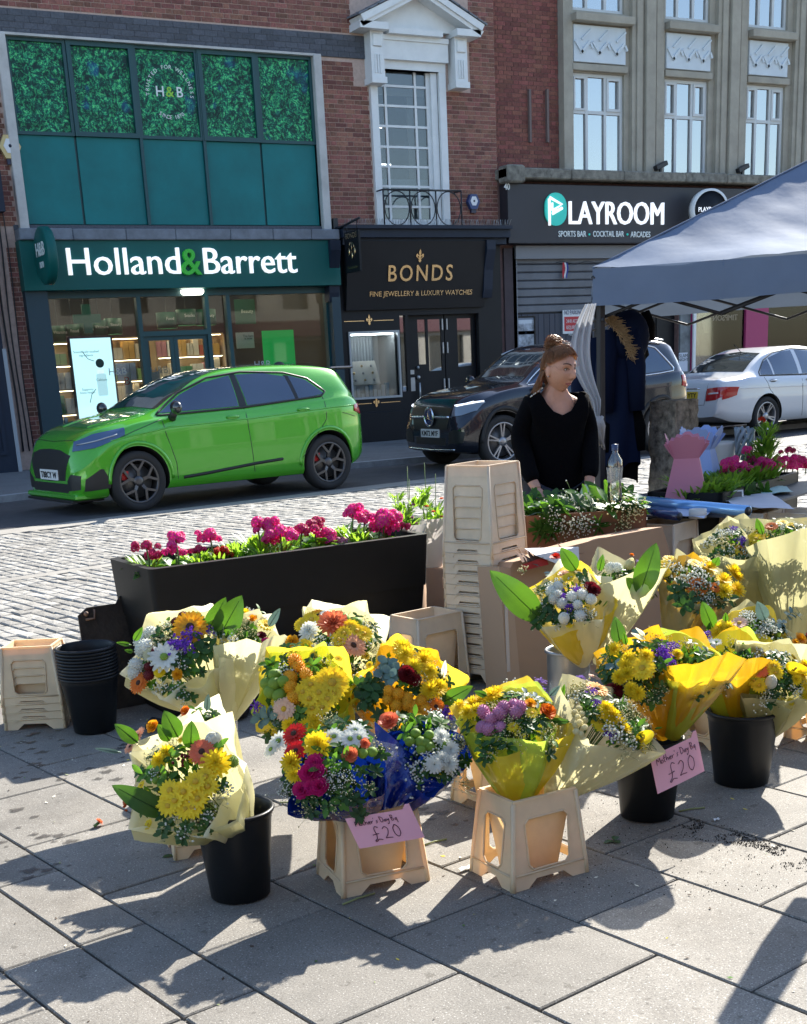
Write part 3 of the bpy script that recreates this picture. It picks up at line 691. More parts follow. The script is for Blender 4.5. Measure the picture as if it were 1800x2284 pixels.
# posters and window vinyl
def poster(px0, py0, px1, py1, Y, col, lab, lines=(), par=None, emit=.0, ink=(.7, .75, .6)):
    x0, z1 = fp(px0, py0, Y); x1, z0 = fp(px1, py1, Y)
    if z1 < z0: z0, z1 = z1, z0
    t = thing('poster', lab, 'poster', ((x0+x1)/2, Y, z0)); MB().box((x0, Y-.006, z0), (x1, Y, z1)).build('sheet', mat('poster_'+lab[:40], col, .5, emit=emit), t, world=True)
    mi = mat('poster_ink_%d' % int(ink[0]*100), ink, .5)
    for (s_, sz, fx, fz) in lines: text(s_, sz, (x0+(x1-x0)*fx, Y-.009, z0+(z1-z0)*fz), mi, t, 'lettering', .001)
    return t
poster(583, 738, 662, 850, FY+.5, (.01, .30, .05), 'plain bright green poster with pale lettering in the right pane', [('We put', .13, .62, .28), ('the in', .13, .62, .1)], emit=.25)
poster(275, 832, 298, 890, FY+.6, (.6, .55, .47), 'cream poster with a big red B beside the screen', [('B', .2, .35, .55)], ink=(.5, .03, .02))
poster(324, 830, 360, 876, FY+.6, (.62, .58, .5), 'cream poster with a red heart shape behind the door', [('100', .16, .5, .2)], ink=(.5, .03, .02))
poster(451, 752, 468, 783, FY+1.2, (.55, .55, .55), 'small white poster hanging beside the green posts', [('Brilliant', .05, .5, .6)], ink=(.03, .05, .05))
poster(525, 742, 568, 776, FY+1.2, (.5, .5, .48), 'framed pair of white posters above the right shelf', [('The best', .06, .68, .7), ('is now', .06, .68, .55)], ink=(.03, .05, .05))
poster(521, 668, 571, 722, FY+1.5, (.03, .12, .07), 'dark green hanging board with small pale word, upper right', [('Beauty', .09, .6, .45)], ink=(.75, .8, .7))
for px, py in ((262, 828), (355, 825), (585, 812)): x, z = fp(px, py, FY+.075); text('H&B', .17, (x, FY+.074, z-.06), mat('frosted_vinyl', (.35, .4, .4), .6), hs, 'lettering', .001)
cx_, cz_ = fp(195, 711, FY+1)
cr_ = MB(); a_, b__ = .075, .24; cr_.plate([(-a_,-b__),(a_,-b__),(a_,-a_),(b__,-a_),(b__,a_),(a_,a_),(a_,b__),(-a_,b__),(-a_,a_),(-b__,a_),(-b__,-a_),(-a_,-a_)], [], .06, 0, Matrix.Translation((cx_, FY+1, cz_)))
tag(cr_.build('pharmacy_cross', mat('cross_green', (.02, .12, .08), .5, emit=.05)), 'dark green cross sign hanging above the drums', 'cross sign')
# ---- jewellery shop front
js = thing('jewellery_shop', 'black jewellery shopfront with gold letters and fleur-de-lis', 'shopfront', (12.8, FY, GZ))
cn = MB(); cn.box((11.06, FY-.42, 3.66), (14.62, FY, 3.84)); cn.box((11.06, FY-.5, 3.80), (14.62, FY, 3.86)); cn.box((11.1, FY-.3, 3.55), (14.6, FY, 3.67)); cn.build('cornice', M_navy, js, world=True)
# pigeon spikes
sp = MB(); q = random.Random(4); x = 11.1
while x < 14.6: sp.tube([(x, FY-.4, 3.86), (x+q.uniform(-.04, .04), FY-.42+q.uniform(-.06, .06), 3.97)], .003, 3, cap=False); x += .022
tag(sp.build('pigeon_spikes', M_alum, js, world=True, fix=False), kind='stuff')
YB0, YB1 = FY-.34, FY-.12       # sign board leans out at the top
x0, _ = fp(776, 540, YB0); x1, _ = fp(1090, 540, YB0); zt, zb = 3.6, 2.44
b = MB(); b.add([(x0, YB0, zt), (x1, YB0, zt), (x1, YB1, zb), (x0, YB1, zb), (x0, FY, zt), (x1, FY, zt), (x1, FY, zb), (x0, FY, zb)], [(0,3,2,1),(4,5,6,7),(0,1,5,4),(1,2,6,5),(2,3,7,6),(3,0,4,7)])
b.build('sign_board', M_sign, js, world=True)
tl = math.atan2(YB1-YB0, zt-zb)
def bpt(px, py):
    Y = (YB0+YB1)/2
    for _ in range(4): x, z = fp(px, py, Y); Y = YB1+(YB0-YB1)*(z-zb)/(zt-zb)
    return V((x, Y-.006, z))
RB = Matrix.Rotation(PI/2+tl, 4, 'X')
def btext(t_, pa, pb, py, size, bold=0, ext=.008, name='lettering', space=1, par=js):
    A, B = bpt(pa, py), bpt(pb, py)
    return text(t_, size, (A+B)/2, M_gold, par, name, ext, bold, fit=(B-A).length, rot=RB, space=space)
btext('BONDS', 864, 1007, 626, .40, .004, .012, space=1.25)
btext('FINE JEWELLERY & LUXURY WATCHES', 824, 1052, 659, .125, .001, .004)
def fleur(s):
    P = [(0, 1), (.16, .62), (.17, .42), (.07, .2), (.22, .22), (.42, .42), (.56, .3), (.58, .05), (.42, -.12), (.30, -.05), (.36, .08), (.22, .1), (.1, -.1), (.3, -.1), (.3, -.22), (.14, -.22), (.22, -.5), (0, -.72)]
    P = P+[(-x, z) for x, z in reversed(P[1:-1])]; return [(x*s, z*s) for x, z in P]
def put_fleur(p, s, par, rx=0): MB().plate(fleur(s), [], .012, 0, Matrix.Translation(p) @ Matrix.Rotation(rx, 4, 'X')).build('fleur_de_lis', M_gold, par, world=True)
put_fleur(bpt(936, 573)+V((0, -.012, 0)), .14, js, tl)
# corbels at the ends
for px, s in ((1106, 1), (764, -1)):
    x, z = fp(px, 600, FY-.2); c_ = MB()
    c_.plate([(0, 3.62), (-.38, 3.62), (-.38, 3.45), (-.26, 3.1), (-.22, 2.75), (-.18, 2.6), (0, 2.6)], [], .2, 0, Matrix.Translation((x-.1, FY, 0)) @ Matrix.Rotation(PI/2, 4, 'Z'))
    c_.build('corbel', M_navy, js, world=True)
# shop front joinery
jf = MB(); holes = []
wx0, wz1 = fp(775, 745, FY); wx1, wz0 = fp(890, 884, FY); wz0 = fp(786, 888, FY)[1]; wx0 += .02
dx0, dx1 = fp(912, 800)[0], fp(1068, 800)[0]
sx0, sx1 = fp(893, 800)[0], fp(905, 800)[0]
jf.plate(rect(11.05, GZ, 14.62, 3.6), [rect(wx0, wz0, wx1, wz1), rect(dx0, GZ+.01, dx1, 2.33), rect(sx0, .95, sx1, 2.33)], .12, 0, Matrix.Translation((0, FY-.04, 0)))
jf.bbox((11.08, FY-.12, GZ), (dx0-.15, FY, .62), .01)
jf.build('joinery', M_black, js, world=True)
f = MB(); frame(f, wx0-.035, wz0-.035, wx1+.035, wz1+.035, .04, FY-.075, FY-.03); f.build('window_frame', mat('pale_metal_frame', (.35, .38, .40), .4, metal=.5), js, world=True)
MB().box((wx0, FY, wz0), (wx1, FY+.006, wz1)).build('display_window', M_gl, js, world=True)
MB().box((sx0, FY, .95), (sx1, FY+.006, 2.33)).build('side_light', M_gl2, js, world=True)
for fx, fz, L_ in ((wx0+(wx1-wx0)*.42, wz1+.22, .42), (wx0+(wx1-wx0)*.48, .78, .42)):
    put_fleur(V((fx, FY-.055, fz)), .11, js)
    for s in (-1, 1): MB().box((fx+s*.1 if s > 0 else fx-.1-L_, FY-.046, fz-.008), (fx+.1+L_ if s > 0 else fx-.1, FY-.04, fz+.004)).build('gilt_line', M_gold, js, world=True)
# display
M_vel = mat('display_grey', (.45, .47, .48), .8)
dsp = MB(); dsp.box((wx0, FY+.05, wz0-.02), (wx1, FY+.75, wz0)); dsp.box((wx0, FY+.75, wz0-.02), (wx1, FY+.78, wz1))
dsp.box((wx0-.02, FY+.05, wz0), (wx0, FY+.75, wz1)); dsp.box((wx1, FY+.05, wz0), (wx1+.02, FY+.75, wz1)); dsp.build('display_case', M_vel, js, world=True)
cu = MB()
cu.grid(lambda a, b_: (wx0+.1+a*.62, FY+.45+.03*math.sin(a*60), wz0+.5+b_*(wz1-wz0-.5)), 60, 1); cu.build('drape', mat('silver_drape', (.42, .45, .47), .5), js, world=True)
tr = thing('jewellery_tray', 'tilted white display tray with rings and watches', 'display tray', (wx0+.35, FY+.2, wz0+.42)); TM = Matrix.Rotation(rad(-25), 4, 'X')
MB().bbox((-.3, -.02, -.22), (.32, .02, .25), .004, 0, TM).build('board', mat('tray_cream', (.65, .62, .55), .7), tr)
for i in range(3):
    for j in range(3): MB().ball((0, 0, 0), .025, 8, 5, mtx=TM @ Matrix.Translation((-.2+i*.2, -.04, -.14+j*.14))).build('jewel', M_gold if (i+j) % 2 else M_alum, tr)
jb = MB(); q = random.Random(6)
for i in range(9): x = wx0+.08+i*(wx1-wx0-.2)/9; jb.box((x, FY+.12, wz0), (x+.07, FY+.2, wz0+q.uniform(.06, .26)), q.choice((0, 0, 1)))
tag(jb.build('boxed_jewellery', [mat('box_white', (.7, .7, .7), .6), mat('box_blue', (.2, .35, .45), .5)]), 'row of small white and blue jewellery boxes along the window bottom', 'jewellery boxes')
MB().box((wx0+.03, FY+.1, wz1-.03), (wx1-.03, FY+.14, wz1-.005)).build('display_lamp', mat('led_cool', (.9, .95, 1), .5, emit=8), js, world=True)
# doors
dm_ = (dx0+dx1)/2+.08; dr = MB()
def leaf(x0, x1, panes, par=js):
    m_ = MB().plate(rect(x0, GZ+.01, x1, 2.33), [rect(*p) for p in panes], .05, 0, Matrix.Translation((0, FY+.1, 0))).build('door', M_black, par, world=True)
    for p in panes:
        MB().box((p[0], FY+.12, p[1]), (p[2], FY+.126, p[3])).build('door_pane', M_gl2, m_, world=True)
    return m_
X = lambda px, py=800: fp(px, py, FY+.1)[0]
za, zb_ = fp(935, 713, FY+.1)[1], fp(950, 822, FY+.1)[1]
d1 = leaf(dx0, dm_-.01, [(X(934), zb_+.08, X(952), za), (X(957), zb_-.05, X(986), za)])
d2 = leaf(dm_+.01, dx1, [(X(1022), zb_, X(1056), za)])
hd = MB(); hx = X(930); hd.tube([(hx, FY+.03, .75), (hx, FY+.03, 1.1)], .018, 8); hd.ball((hx, FY+.07, 1.2), .04); hd.ball((hx, FY+.07, 1.38), .03); hd.box((hx-.17, FY+.085, .95), (hx-.07, FY+.1, 1.2)); hd.box((hx-.18, FY+.085, 1.26), (hx-.08, FY+.1, 1.34))
hd.build('door_furniture', M_alum, d1, world=True)
for z in (.95, 1.62, 2.05):
    for s in (-.05, .05): MB().box((dm_+s-.012, FY+.07, z), (dm_+s+.012, FY+.1, z+.2)).build('hinge', M_alum, d2, world=True)
MB().box((11.1, FY+.95, GZ), (14.6, FY+3.9, GZ+.01)).box((11.1, FY+3.9, GZ), (14.6, FY+4, 3)).build('shop_interior_shell', mat('shop_interior2', (.10, .10, .11), .8), js, world=True)
# hanging sign with pendants
hx0, hz0 = fp(788, 562, FY-.7); hs2 = thing('hanging_sign', 'small black hanging sign with gold drops on an iron bracket', 'hanging sign', (hx0, FY-.75, hz0))
MB().bbox((-.05, -.28, -.34), (-.01, .28, .34), .005).build('board', M_black, hs2)
MB().tube([(-.03, .7, .42), (-.03, -.32, .52)], .02, 6).tube([(-.03, -.2, .34), (-.03, -.2, .51)], .008, 5).tube([(-.03, .2, .34), (-.03, .2, .46)], .008, 5).bbox((-.07, .62, .30), (.02, .74, .62), .005).build('bracket', M_iron, hs2)
for dy, dz in ((-.11, 0), (0, -.07), (.11, 0)): MB().ball((-.056, dy, dz), .045, 10, 6, sc=(.25, .8, 1.4)).tube([(-.056, dy*.4, .16), (-.056, dy, dz+.05)], .006, 4).build('gold_drop', M_gold, hs2)
text('BONDS', .13, (-.056, 0, .22), M_gold, hs2, 'lettering', .002, rot=SD, world=False); text('Pawnbroker', .08, (-.056, 0, -.28), M_gold, hs2, 'lettering', .002, rot=SD, world=False)

# ---- stone building with the sports bar
sb_ = thing('stone_building', 'pale stone building with tall windows and zigzag panels above a bar', 'building', (18.5, FY, GZ))
BX0, BX1 = 14.62, 23.3
cols = [(16.41, 17.66), (18.68, 19.83), (20.87, 21.95)]; rows_ = [(4.88, 6.66), (7.72, 9.5)]
holes = [rect(a, z0, b_, z1) for a, b_ in cols for z0, z1 in rows_]
w3 = MB().plate(rect(16.16, 4.7, BX1, 10.9), holes, .35, 0, Matrix.Translation((0, FY, 0))); w3.build('stone_front', M_stone, sb_, world=True)
w3 = MB(); w3.box((BX0, FY+.12, GZ+2.4), (16.16, FY+.4, 10.9)); w3.box((BX0, FY+9.7, GZ), (BX1, FY+10, 10.9)); w3.box((BX1-.3, FY+.3, GZ), (BX1, FY+9.7, 10.9)); w3.box((BX0+.01, FY+.4, GZ), (BX0+.3, FY+9.7, 10.9))
w3.plate(rect(14.62, GZ, BX1, 4.7), [rect(15.0, GZ+.01, 17.95, 3.52), rect(18.15, GZ+.01, 19.12, 2.35), rect(19.45, .55, 21.0, 2.62), rect(21.5, .55, 23.1, 2.62)], .35, 0, Matrix.Translation((0, FY+.001, 0)))
w3 = w3.build('wall', mat('mortar_plum', (.17, .10, .09), .95, var=.2, vs_=10), sb_, world=True)
MB().box((BX0, FY-.1, 10.9), (BX1+.05, FY+10, 11.05)).build('parapet', M_stone, sb_, world=True)
bricks(w3, 14.63, 16.15, 4.9, 9.2, FY+.12, [], M_brick2, 280, seed=11)
iv = MB()
for px in (1181, 1220): x, z0 = fp(px, 318, FY+.1); x2, z1 = fp(px, 200, FY+.1); iv.box((x-.02, FY+.05, z0), (x+.025, FY+.12, z1))
iv.build('wall_ties', mat('rust_grey', (.16, .12, .11), .7), w3, world=True)
# fluted pilasters
def pilaster(x0, x1):
    t = MB(); t.box((x0, FY-.10, 4.9), (x1, FY, 10.9)); w_ = x1-x0
    for a, b_, d in ((.12, .3, .14), (.36, .66, .19), (.72, .9, .14)): t.bbox((x0+w_*a, FY-d, 4.9), (x0+w_*b_, FY-.1, 10.9), .01)
    t.build('pilaster', M_stone, sb_, world=True)
for a, b_ in ((17.78, 18.58), (19.97, 20.77), (22.1, 22.9)): pilaster(a, b_)
MB().box((16.16, FY-.06, 4.9), (16.38, FY, 10.9)).build('pilaster', M_stone, sb_, world=True)
M_wf = mat('grey_white_frame', (.58, .60, .60), .5)
M_zig = mat('pale_blue_render', (.60, .66, .70), .7, var=.06, vs_=3)
M_blind = mat('sky_tint_blind', (.34, .47, .58), .8)  # blue of the sky reflected in the panes is put into the blind colour
for ci, (a, b_) in enumerate(cols):
    for ri, (z0, z1) in enumerate(rows_):
        w_ = b_-a; f = MB(); frame(f, a+.001, z0, b_-.001, z1, .06, FY+.06, FY+.16)
        for fx in (.3, .66): f.box((a+w_*fx-.03, FY+.062, z0+.06), (a+w_*fx+.03, FY+.15, z1-.06))
        zm = z1-.68 if ri == 0 else z1-.75; f.box((a+.06, FY+.064, zm-.03), (b_-.06, FY+.148, zm+.03))
        # opening lights
        frame(f, a+w_*.66+.03, zm+.03, b_-.06, z1-.06, .045, FY+.04, FY+.10); frame(f, a+.06, zm+.03, a+w_*.3-.03, z1-.06, .035, FY+.045, FY+.10)
        f = f.build('window_frame', M_wf, sb_, world=True); ex = [a+.06, a+w_*.3-.03, a+w_*.3+.03, a+w_*.66-.03, a+w_*.66+.03, b_-.06]
        for k in range(3):
            for (q0, q1) in ((z0+.06, zm-.03), (zm+.03, z1-.06)): MB().box((ex[2*k], FY+.1, q0), (ex[2*k+1], FY+.106, q1)).build('window_pane', M_glm, f, world=True)
        bl = MB(); zz = z0-.1+(.35 if ci == 1 and ri == 0 else 0); bl.box((a+.02, FY+.25, zz), (a+w_*(.86 if ri == 0 else .8), FY+.26, z1)); bl.build('blind', M_blind, f, world=True)
    MB().box((a-.02, FY-.02, rows_[0][0]-.02), (b_+.02, FY+.9, rows_[0][0]-.005)).box((a, FY+.9, 4.88), (b_, FY+.92, 9.5)).build('room_behind', mat('room_dark', (.05, .05, .05), .9), sb_, world=True)
    # zigzag panel and sills
    p = MB(); p.bbox((a, FY-.05, 6.83), (b_, FY+.02, 7.47), .008); n_ = 3; s_ = (b_-a)/n_
    for k in range(n_):
        xk = a+k*s_; zl = 7.0
        def bar(x0, z0, x1, z1, t=.05):
            d = V((x1-x0, z1-z0)).normalized(); nx, nz = -d.y*t, d.x*t
            p.plate([(x0, z0), (x1, z1), (x1+nx, z1+nz), (x0+nx, z0+nz)], [], .035, 0, Matrix.Translation((0, FY-.085, 0)))
        bar(xk, zl+.17, xk+s_*.42, zl-.03); bar(xk+s_*.42, zl-.03, xk+s_*.93, zl+.17, .05)
        bar(xk+s_*.45, 7.2, xk+s_*.98, 7.38, .035); bar(xk+s_*.86, 7.16, xk+s_*1.0, 7.06, .04)
    p.build('zigzag_panel', M_zig, sb_, world=True)
    MB().bbox((a-.06, FY-.22, 7.5), (b_+.1, FY, 7.64), .01).build('sill', M_stone, sb_, world=True); MB().bbox((a-.04, FY-.08, 6.68), (b_+.04, FY, 6.8), .01).build('window_head', M_stone, sb_, world=True)
# ledge, fascia, sign
lg = MB(); x = BX0-.05
while x < BX1: L_ = R.uniform(1.1, 1.8); lg.bbox((x, FY-.42, 4.7), (min(BX1, x+L_-.006), FY+.1, 4.88+R.uniform(-.01, .01)), .02); x += L_
lg.bbox((BX0-.05, FY-.46, 4.62), (BX0+.35, FY-.1, 4.93), .03)
lg.build('stone_ledge', M_ledge, sb_, world=True)
br = thing('sports_bar', 'dark sports bar shopfront with white letters and grey roller shutter', 'shopfront', (17, FY, GZ)); YP = FY-.3
MB().bbox((14.66, YP, 3.56), (22.9, FY, 4.62), .01).build('fascia', mat('dark_fascia', (.022, .022, .03), .45, var=.15, vs_=1), br, world=True)
ftext('40', 1124, 1137, 423, .16, M_wv, br, YP, .002, ext=.006)
ftext('LAYROOM', 1268, 1478, 500, .60, M_lit, br, YP, .0, ext=.03)
ftext('SPORTS BAR', 1245, 1307, 528, .15, M_wv, br, YP, .002, ext=.006); ftext('COCKTAIL BAR', 1322, 1391, 528, .15, M_wv, br, YP, .002, ext=.006); ftext('ARCADES', 1406, 1450, 529, .15, M_wv, br, YP, .002, ext=.006)
M_tq = mat('turquoise_acrylic', (.02, .50, .42), .35, emit=.1)
for px in (1314, 1399): x, z = fp(px, 523, YP); MB().lathe([(0, 0), (.022, 0), (.022, .01)], 10, 0, Matrix.Translation((x, YP-.012, z)) @ Matrix.Rotation(-PI/2, 4, 'X')).build('dot', M_tq, br, world=True)
lx, lz = fp(1238, 467, YP); x2 = fp(1262, 467, YP)[0]; hw_ = x2-lx; z1 = fp(1238, 430, YP)[1]-lz
MB().plate(rrect(lx-hw_, lz-z1, lx+hw_, lz+z1, hw_*.95, 6), [], .03, 0, Matrix.Translation((0, YP-.033, 0))).build('logo_disc', M_tq, br, world=True)
lo = MB()
def stroke(pts, r=.028):
    P = [V((fp(a, b_, YP-.05)[0], YP-.05, fp(a, b_, YP-.05)[1])) for a, b_ in pts]; lo.tube(P, r, 8)
stroke([(1226, 503), (1225, 443)]); stroke([(1226, 440), (1253, 456), (1232, 470)]); stroke([(1232, 477), (1254, 464)]); stroke([(1232, 452), (1232, 470)], .02)
lo.build('logo_letter', M_lit, br, world=True)
rx, rz_ = fp(1580, 468, YP-.4)
rs = thing('round_bar_sign', 'round black and white projecting bar sign half behind the gazebo roof', 'sign', (rx, YP-.4, rz_))
RM = Matrix.Rotation(rad(-18), 4, 'Z') @ Matrix.Rotation(PI/2, 4, 'X')
MB().lathe([(0, .1), (.34, .1), (.34, .11), (0, .11)], 32, 0, RM).build('face', M_black, rs); MB().lathe([(.345, -.1), (.39, -.1), (.40, .0), (.39, .12), (.345, .12)], 32, 0, RM).build('white_ring', M_white, rs)
text('PLAYROOM', .12, (0, 0, 0), M_lit, rs, 'lettering', .004, rot=Matrix.Rotation(rad(-18), 4, 'Z') @ Matrix.Translation((0, -.115, -.04)) @ UPR, world=False, fit=.52)
# roller shutter
x0, x1 = 15.0, 17.95; ro = thing('roller_shutter', 'grey roller shutter of wide horizontal slats under the bar sign', 'shutter', (16.5, FY, 2.3))
z = 2.30; k = 0; s_h = .152
proto = MB().add([(x0, FY+.05, 0), (x1, FY+.05, 0), (x1, FY+.025, .02), (x0, FY+.025, .02), (x1, FY+.025, s_h-.02), (x0, FY+.025, s_h-.02), (x1, FY+.06, s_h-.004), (x0, FY+.06, s_h-.004)], [(0,1,2,3),(3,2,4,5),(5,4,6,7)])
me = proto.mesh('slat', mat('shutter_grey', (.13, .14, .16), .5, var=.2, vs_=2), WM[ro.name].inverted() @ Matrix.Translation((0, 0, 0)))
while z < 3.3: link('slat', me, ro, Matrix.Translation((0, 0, z-0))); z += s_h
for o in ro.children: o.matrix_basis = Matrix.Translation((0, 0, o.matrix_basis.translation.z))
MB().box((x0-.05, FY-.1, 3.30), (x1+.1, FY+.1, 3.54)).box((x0-.1, FY-.05, GZ), (x0, FY+.1, 3.5)).box((x1, FY-.05, GZ), (x1+.1, FY+.1, 3.5)).build('shutter_housing', mat('shutter_box', (.19, .20, .22), .5), ro, world=True)
# boarded wall under the shutter, each board
bw = thing('boarded_wall', 'grey upright boards below the roller shutter', 'boarding', (16.5, FY, GZ)); x = x0; bm_ = mat('board_grey', (.05, .055, .075), .6, rnd=.15)
me = MB().bbox((0, FY+.02, GZ), (.128, FY+.06, 2.28), .006).mesh('board', bm_, Matrix.Translation((0, -FY, -GZ)))
while x < x1-.05: link('board', me, bw, Matrix.Translation((x-16.5, 0, 0))); x += .134
MB().box((x0, FY+.07, GZ), (x1, FY+.1, 2.3)).build('backing', M_black, bw, world=True)
MB().box((14.7, FY-.05, GZ), (14.98, FY+.001, 3.5)).build('painted_pier', mat('plum_pier', (.045, .03, .035), .7, var=.3, vs_=2), br, world=True)
# notices
x0, z1 = fp(1255, 692, FY); x1, z0 = fp(1301, 743, FY); np_ = thing('no_parking_sign', 'white and red no parking notice on the grey boards', 'notice', ((x0+x1)/2, FY, z0))
MB().box((x0, FY-.01, z0), (x1, FY+.015, z1)).build('sheet', M_white, np_, world=True); zz = z0+(z1-z0)*.72
MB().box((x0+.03, FY-.014, z0+.05), (x1-.03, FY-.01, zz)).build('red_field', mat('notice_red', (.5, .02, .03), .5), np_, world=True)
text('NO PARKING', .12, ((x0+x1)/2, FY-.015, zz+.04), mat('notice_ink', (.04, .04, .1), .5), np_, 'lettering', .001, fit=(x1-x0)*.86)
for i, s in enumerate(('24HR ACCESS', 'REQUIRED AT', 'ALL TIMES')): text(s, .1, ((x0+x1)/2, FY-.0175, zz-.12-.12*i), M_white, np_, 'lettering', .001, fit=(x1-x0)*(.7 if i < 2 else .5))
x0, z1 = fp(1148, 706, FY); x1, z0 = fp(1194, 776, FY); nb2 = thing('notice_board', 'framed notice board with pale sheets behind the woman', 'notice board', ((x0+x1)/2, FY, z0))
f = MB(); frame(f, x0, z0, x1, z1, .03, FY-.02, FY+.02); f.build('frame', M_black, nb2, world=True)
MB().box((x0+.02, FY-.005, z0+.02), (x1-.02, FY+.02, z1-.02)).build('back_sheet', mat('sheet_grey', (.22, .26, .33), .6), nb2, world=True)
for i in range(2):
    for j in range(2): a = x0+.05+i*(x1-x0-.06)/2; c = z0+.06+j*(z1-z0-.2)/2; MB().box((a, FY-.008, c), (a+.2, FY-.005, c+.27)).build('pinned_sheet', mat('sheet_photo', (.35, .38, .42), .6, var=.6, vs_=9), nb2, world=True)
MB().box((x0+.08, FY-.009, z1-.14), (x1-.08, FY-.006, z1-.07)).build('heading', mat('sheet_pale', (.6, .65, .7), .6), nb2, world=True)
x, z = fp(1262, 600, FY)
fg = MB(); 
for k, mi in enumerate((0, 1, 2)): fg.grid(lambda a, b_: (x-.12+.04*k+a*.04+.01*math.sin(b_*5), FY-.06+.02*math.sin(a*3+b_*4), z+.12-.3*b_), 1, 6, mi)
tag(fg.build('small_flag', [mat('flag_red', (.5, .03, .04), .7), M_white, mat('flag_blue', (.03, .06, .3), .7)]), 'small red white and blue flag hanging on the shutter', 'flag')
st_ = MB(); st_.tube([(15.9+.1*i, FY-.08, 3.22+.03*math.sin(i)) for i in range(18)], .006, 4); tag(st_.build('flag_string', M_iron), 'thin string of bunting across the grey shutter', 'string')
# dark doorway
dd = thing('dark_door', 'black double door right of the shutter under the gazebo edge', 'door', (18.6, FY, GZ))
MB().box((18.15, FY+.12, GZ), (19.12, FY+.17, 2.35)).box((18.62, FY+.1, GZ), (18.65, FY+.12, 2.35)).build('leaf', M_black, dd, world=True); MB().box((18.1, FY-.06, 2.35), (19.17, FY, 2.65)).build('lintel', mat('lintel_grey', (.15, .16, .15), .7), dd, world=True)
MB().box((19.14, FY-.05, GZ), (19.42, FY+.0005, 2.62)).build('metal_cabinet', mat('weathered_steel', (.16, .18, .19), .6, var=.4, vs_=5), dd, world=True)
poster(1514, 787, 1533, 828, FY-.06, (.55, .6, .7), 'tall white poster with black print by the dark door', [('SLAM', .1, .5, .75), ('NIGHT', .09, .5, .55)], ink=(.03, .03, .05))
# pink shop beyond the gazebo
pk = thing('pink_shop', 'magenta framed shop window with large faded photo posters', 'shopfront', (21.2, FY, GZ)); M_mag = mat('magenta_frame', (.34, .03, .12), .5)
f = MB(); f.plate(rect(19.43, GZ, 23.25, 3.5), [rect(19.5, .6, 20.95, 2.6), rect(21.6, .6, 23.1, 2.6)], .1, 0, Matrix.Translation((0, FY-.1, 0))); f.build('frame', M_mag, pk, world=True)
MB().box((19.43, FY-.14, GZ), (19.5, FY-.1, 3.5)).build('white_post', M_white, pk, world=True)
for a, b_ in ((19.5, 20.95), (21.6, 23.1)):
    MB().box((a, FY-.04, .6), (b_, FY-.035, 2.6)).build('window', M_gl, pk, world=True); MB().box((a, FY+1.5, .2), (b_, FY+1.52, 3)).build('back_board', mat('warm_backboard', (.35, .31, .25), .8, var=.25, vs_=1.5), pk, world=True)
def pic(x0, z0, x1, z1, cols_, lab, seed):
    t = thing('photo_poster', lab, 'poster', (x0, FY+.05, z0)); q = random.Random(seed)
    MB().box((x0, FY+.03, z0), (x1, FY+.05, z1)).build('sheet', mat('photo_'+str(seed), cols_[0], .6), t, world=True)
    for k in range(4):
        cx, cz, s = q.uniform(x0+.2, x1-.2), q.uniform(z0+.2, z1-.2), q.uniform(.1, .2)
        MB().plate([(cx+s*(1+.3*q.random())*math.cos(a*.5236), cz+s*1.6*(1+.3*q.random())*math.sin(a*.5236)) for a in range(12)], [], .003, 0, Matrix.Translation((0, FY+.024-.002*k, 0))).build('figure_print', mat('photo_%d_%d' % (seed, k), cols_[1+k % (len(cols_)-1)], .6), t, world=True)
pic(19.6, .75, 20.2, 2.5, [(.45, .28, .24), (.35, .18, .15), (.55, .35, .3)], 'faded brown photo poster in the left half of the pink shop', 21)
pic(20.3, .7, 20.75, 2.0, [(.12, .03, .04), (.3, .12, .1), (.05, .02, .02)], 'dark red photo poster beside the faded brown one', 22)
pic(21.7, .9, 22.4, 2.5, [(.5, .55, .56), (.05, .06, .07), (.6, .65, .66), (.3, .35, .35)], 'pale photo poster with a dark figure right of the magenta pier', 23)
text('TIMPSON', .17, (20.4, FY-.037, 2.02), mat('faint_gilt', (.5, .42, .36), .6), pk, 'lettering', .001, rot=Matrix.Scale(-1, 4, (1, 0, 0)) @ Matrix.Identity(4) @ UPR if False else Matrix.Rotation(PI, 4, 'Z') @ UPR)
# flood lights on the ledge
for i, (px, py) in enumerate(((1473, 383), (1655, 396))):
    x, z = fp(px, py, FY-.2); t = thing('floodlight', ('left' if i == 0 else 'right')+' one of two small black floodlights on the mossy ledge', 'floodlight', (x, FY-.2, 4.88))
    MB().box((-.02, -.02, 0), (.02, .02, .1)).build('bracket', M_iron, t); MB().bbox((-.16, -.1, 0), (.14, .04, .09), .01, 0, Matrix.Translation((0, 0, .1)) @ Matrix.Rotation(rad(-22), 4, 'Y')).build('lamp_housing', M_iron, t)
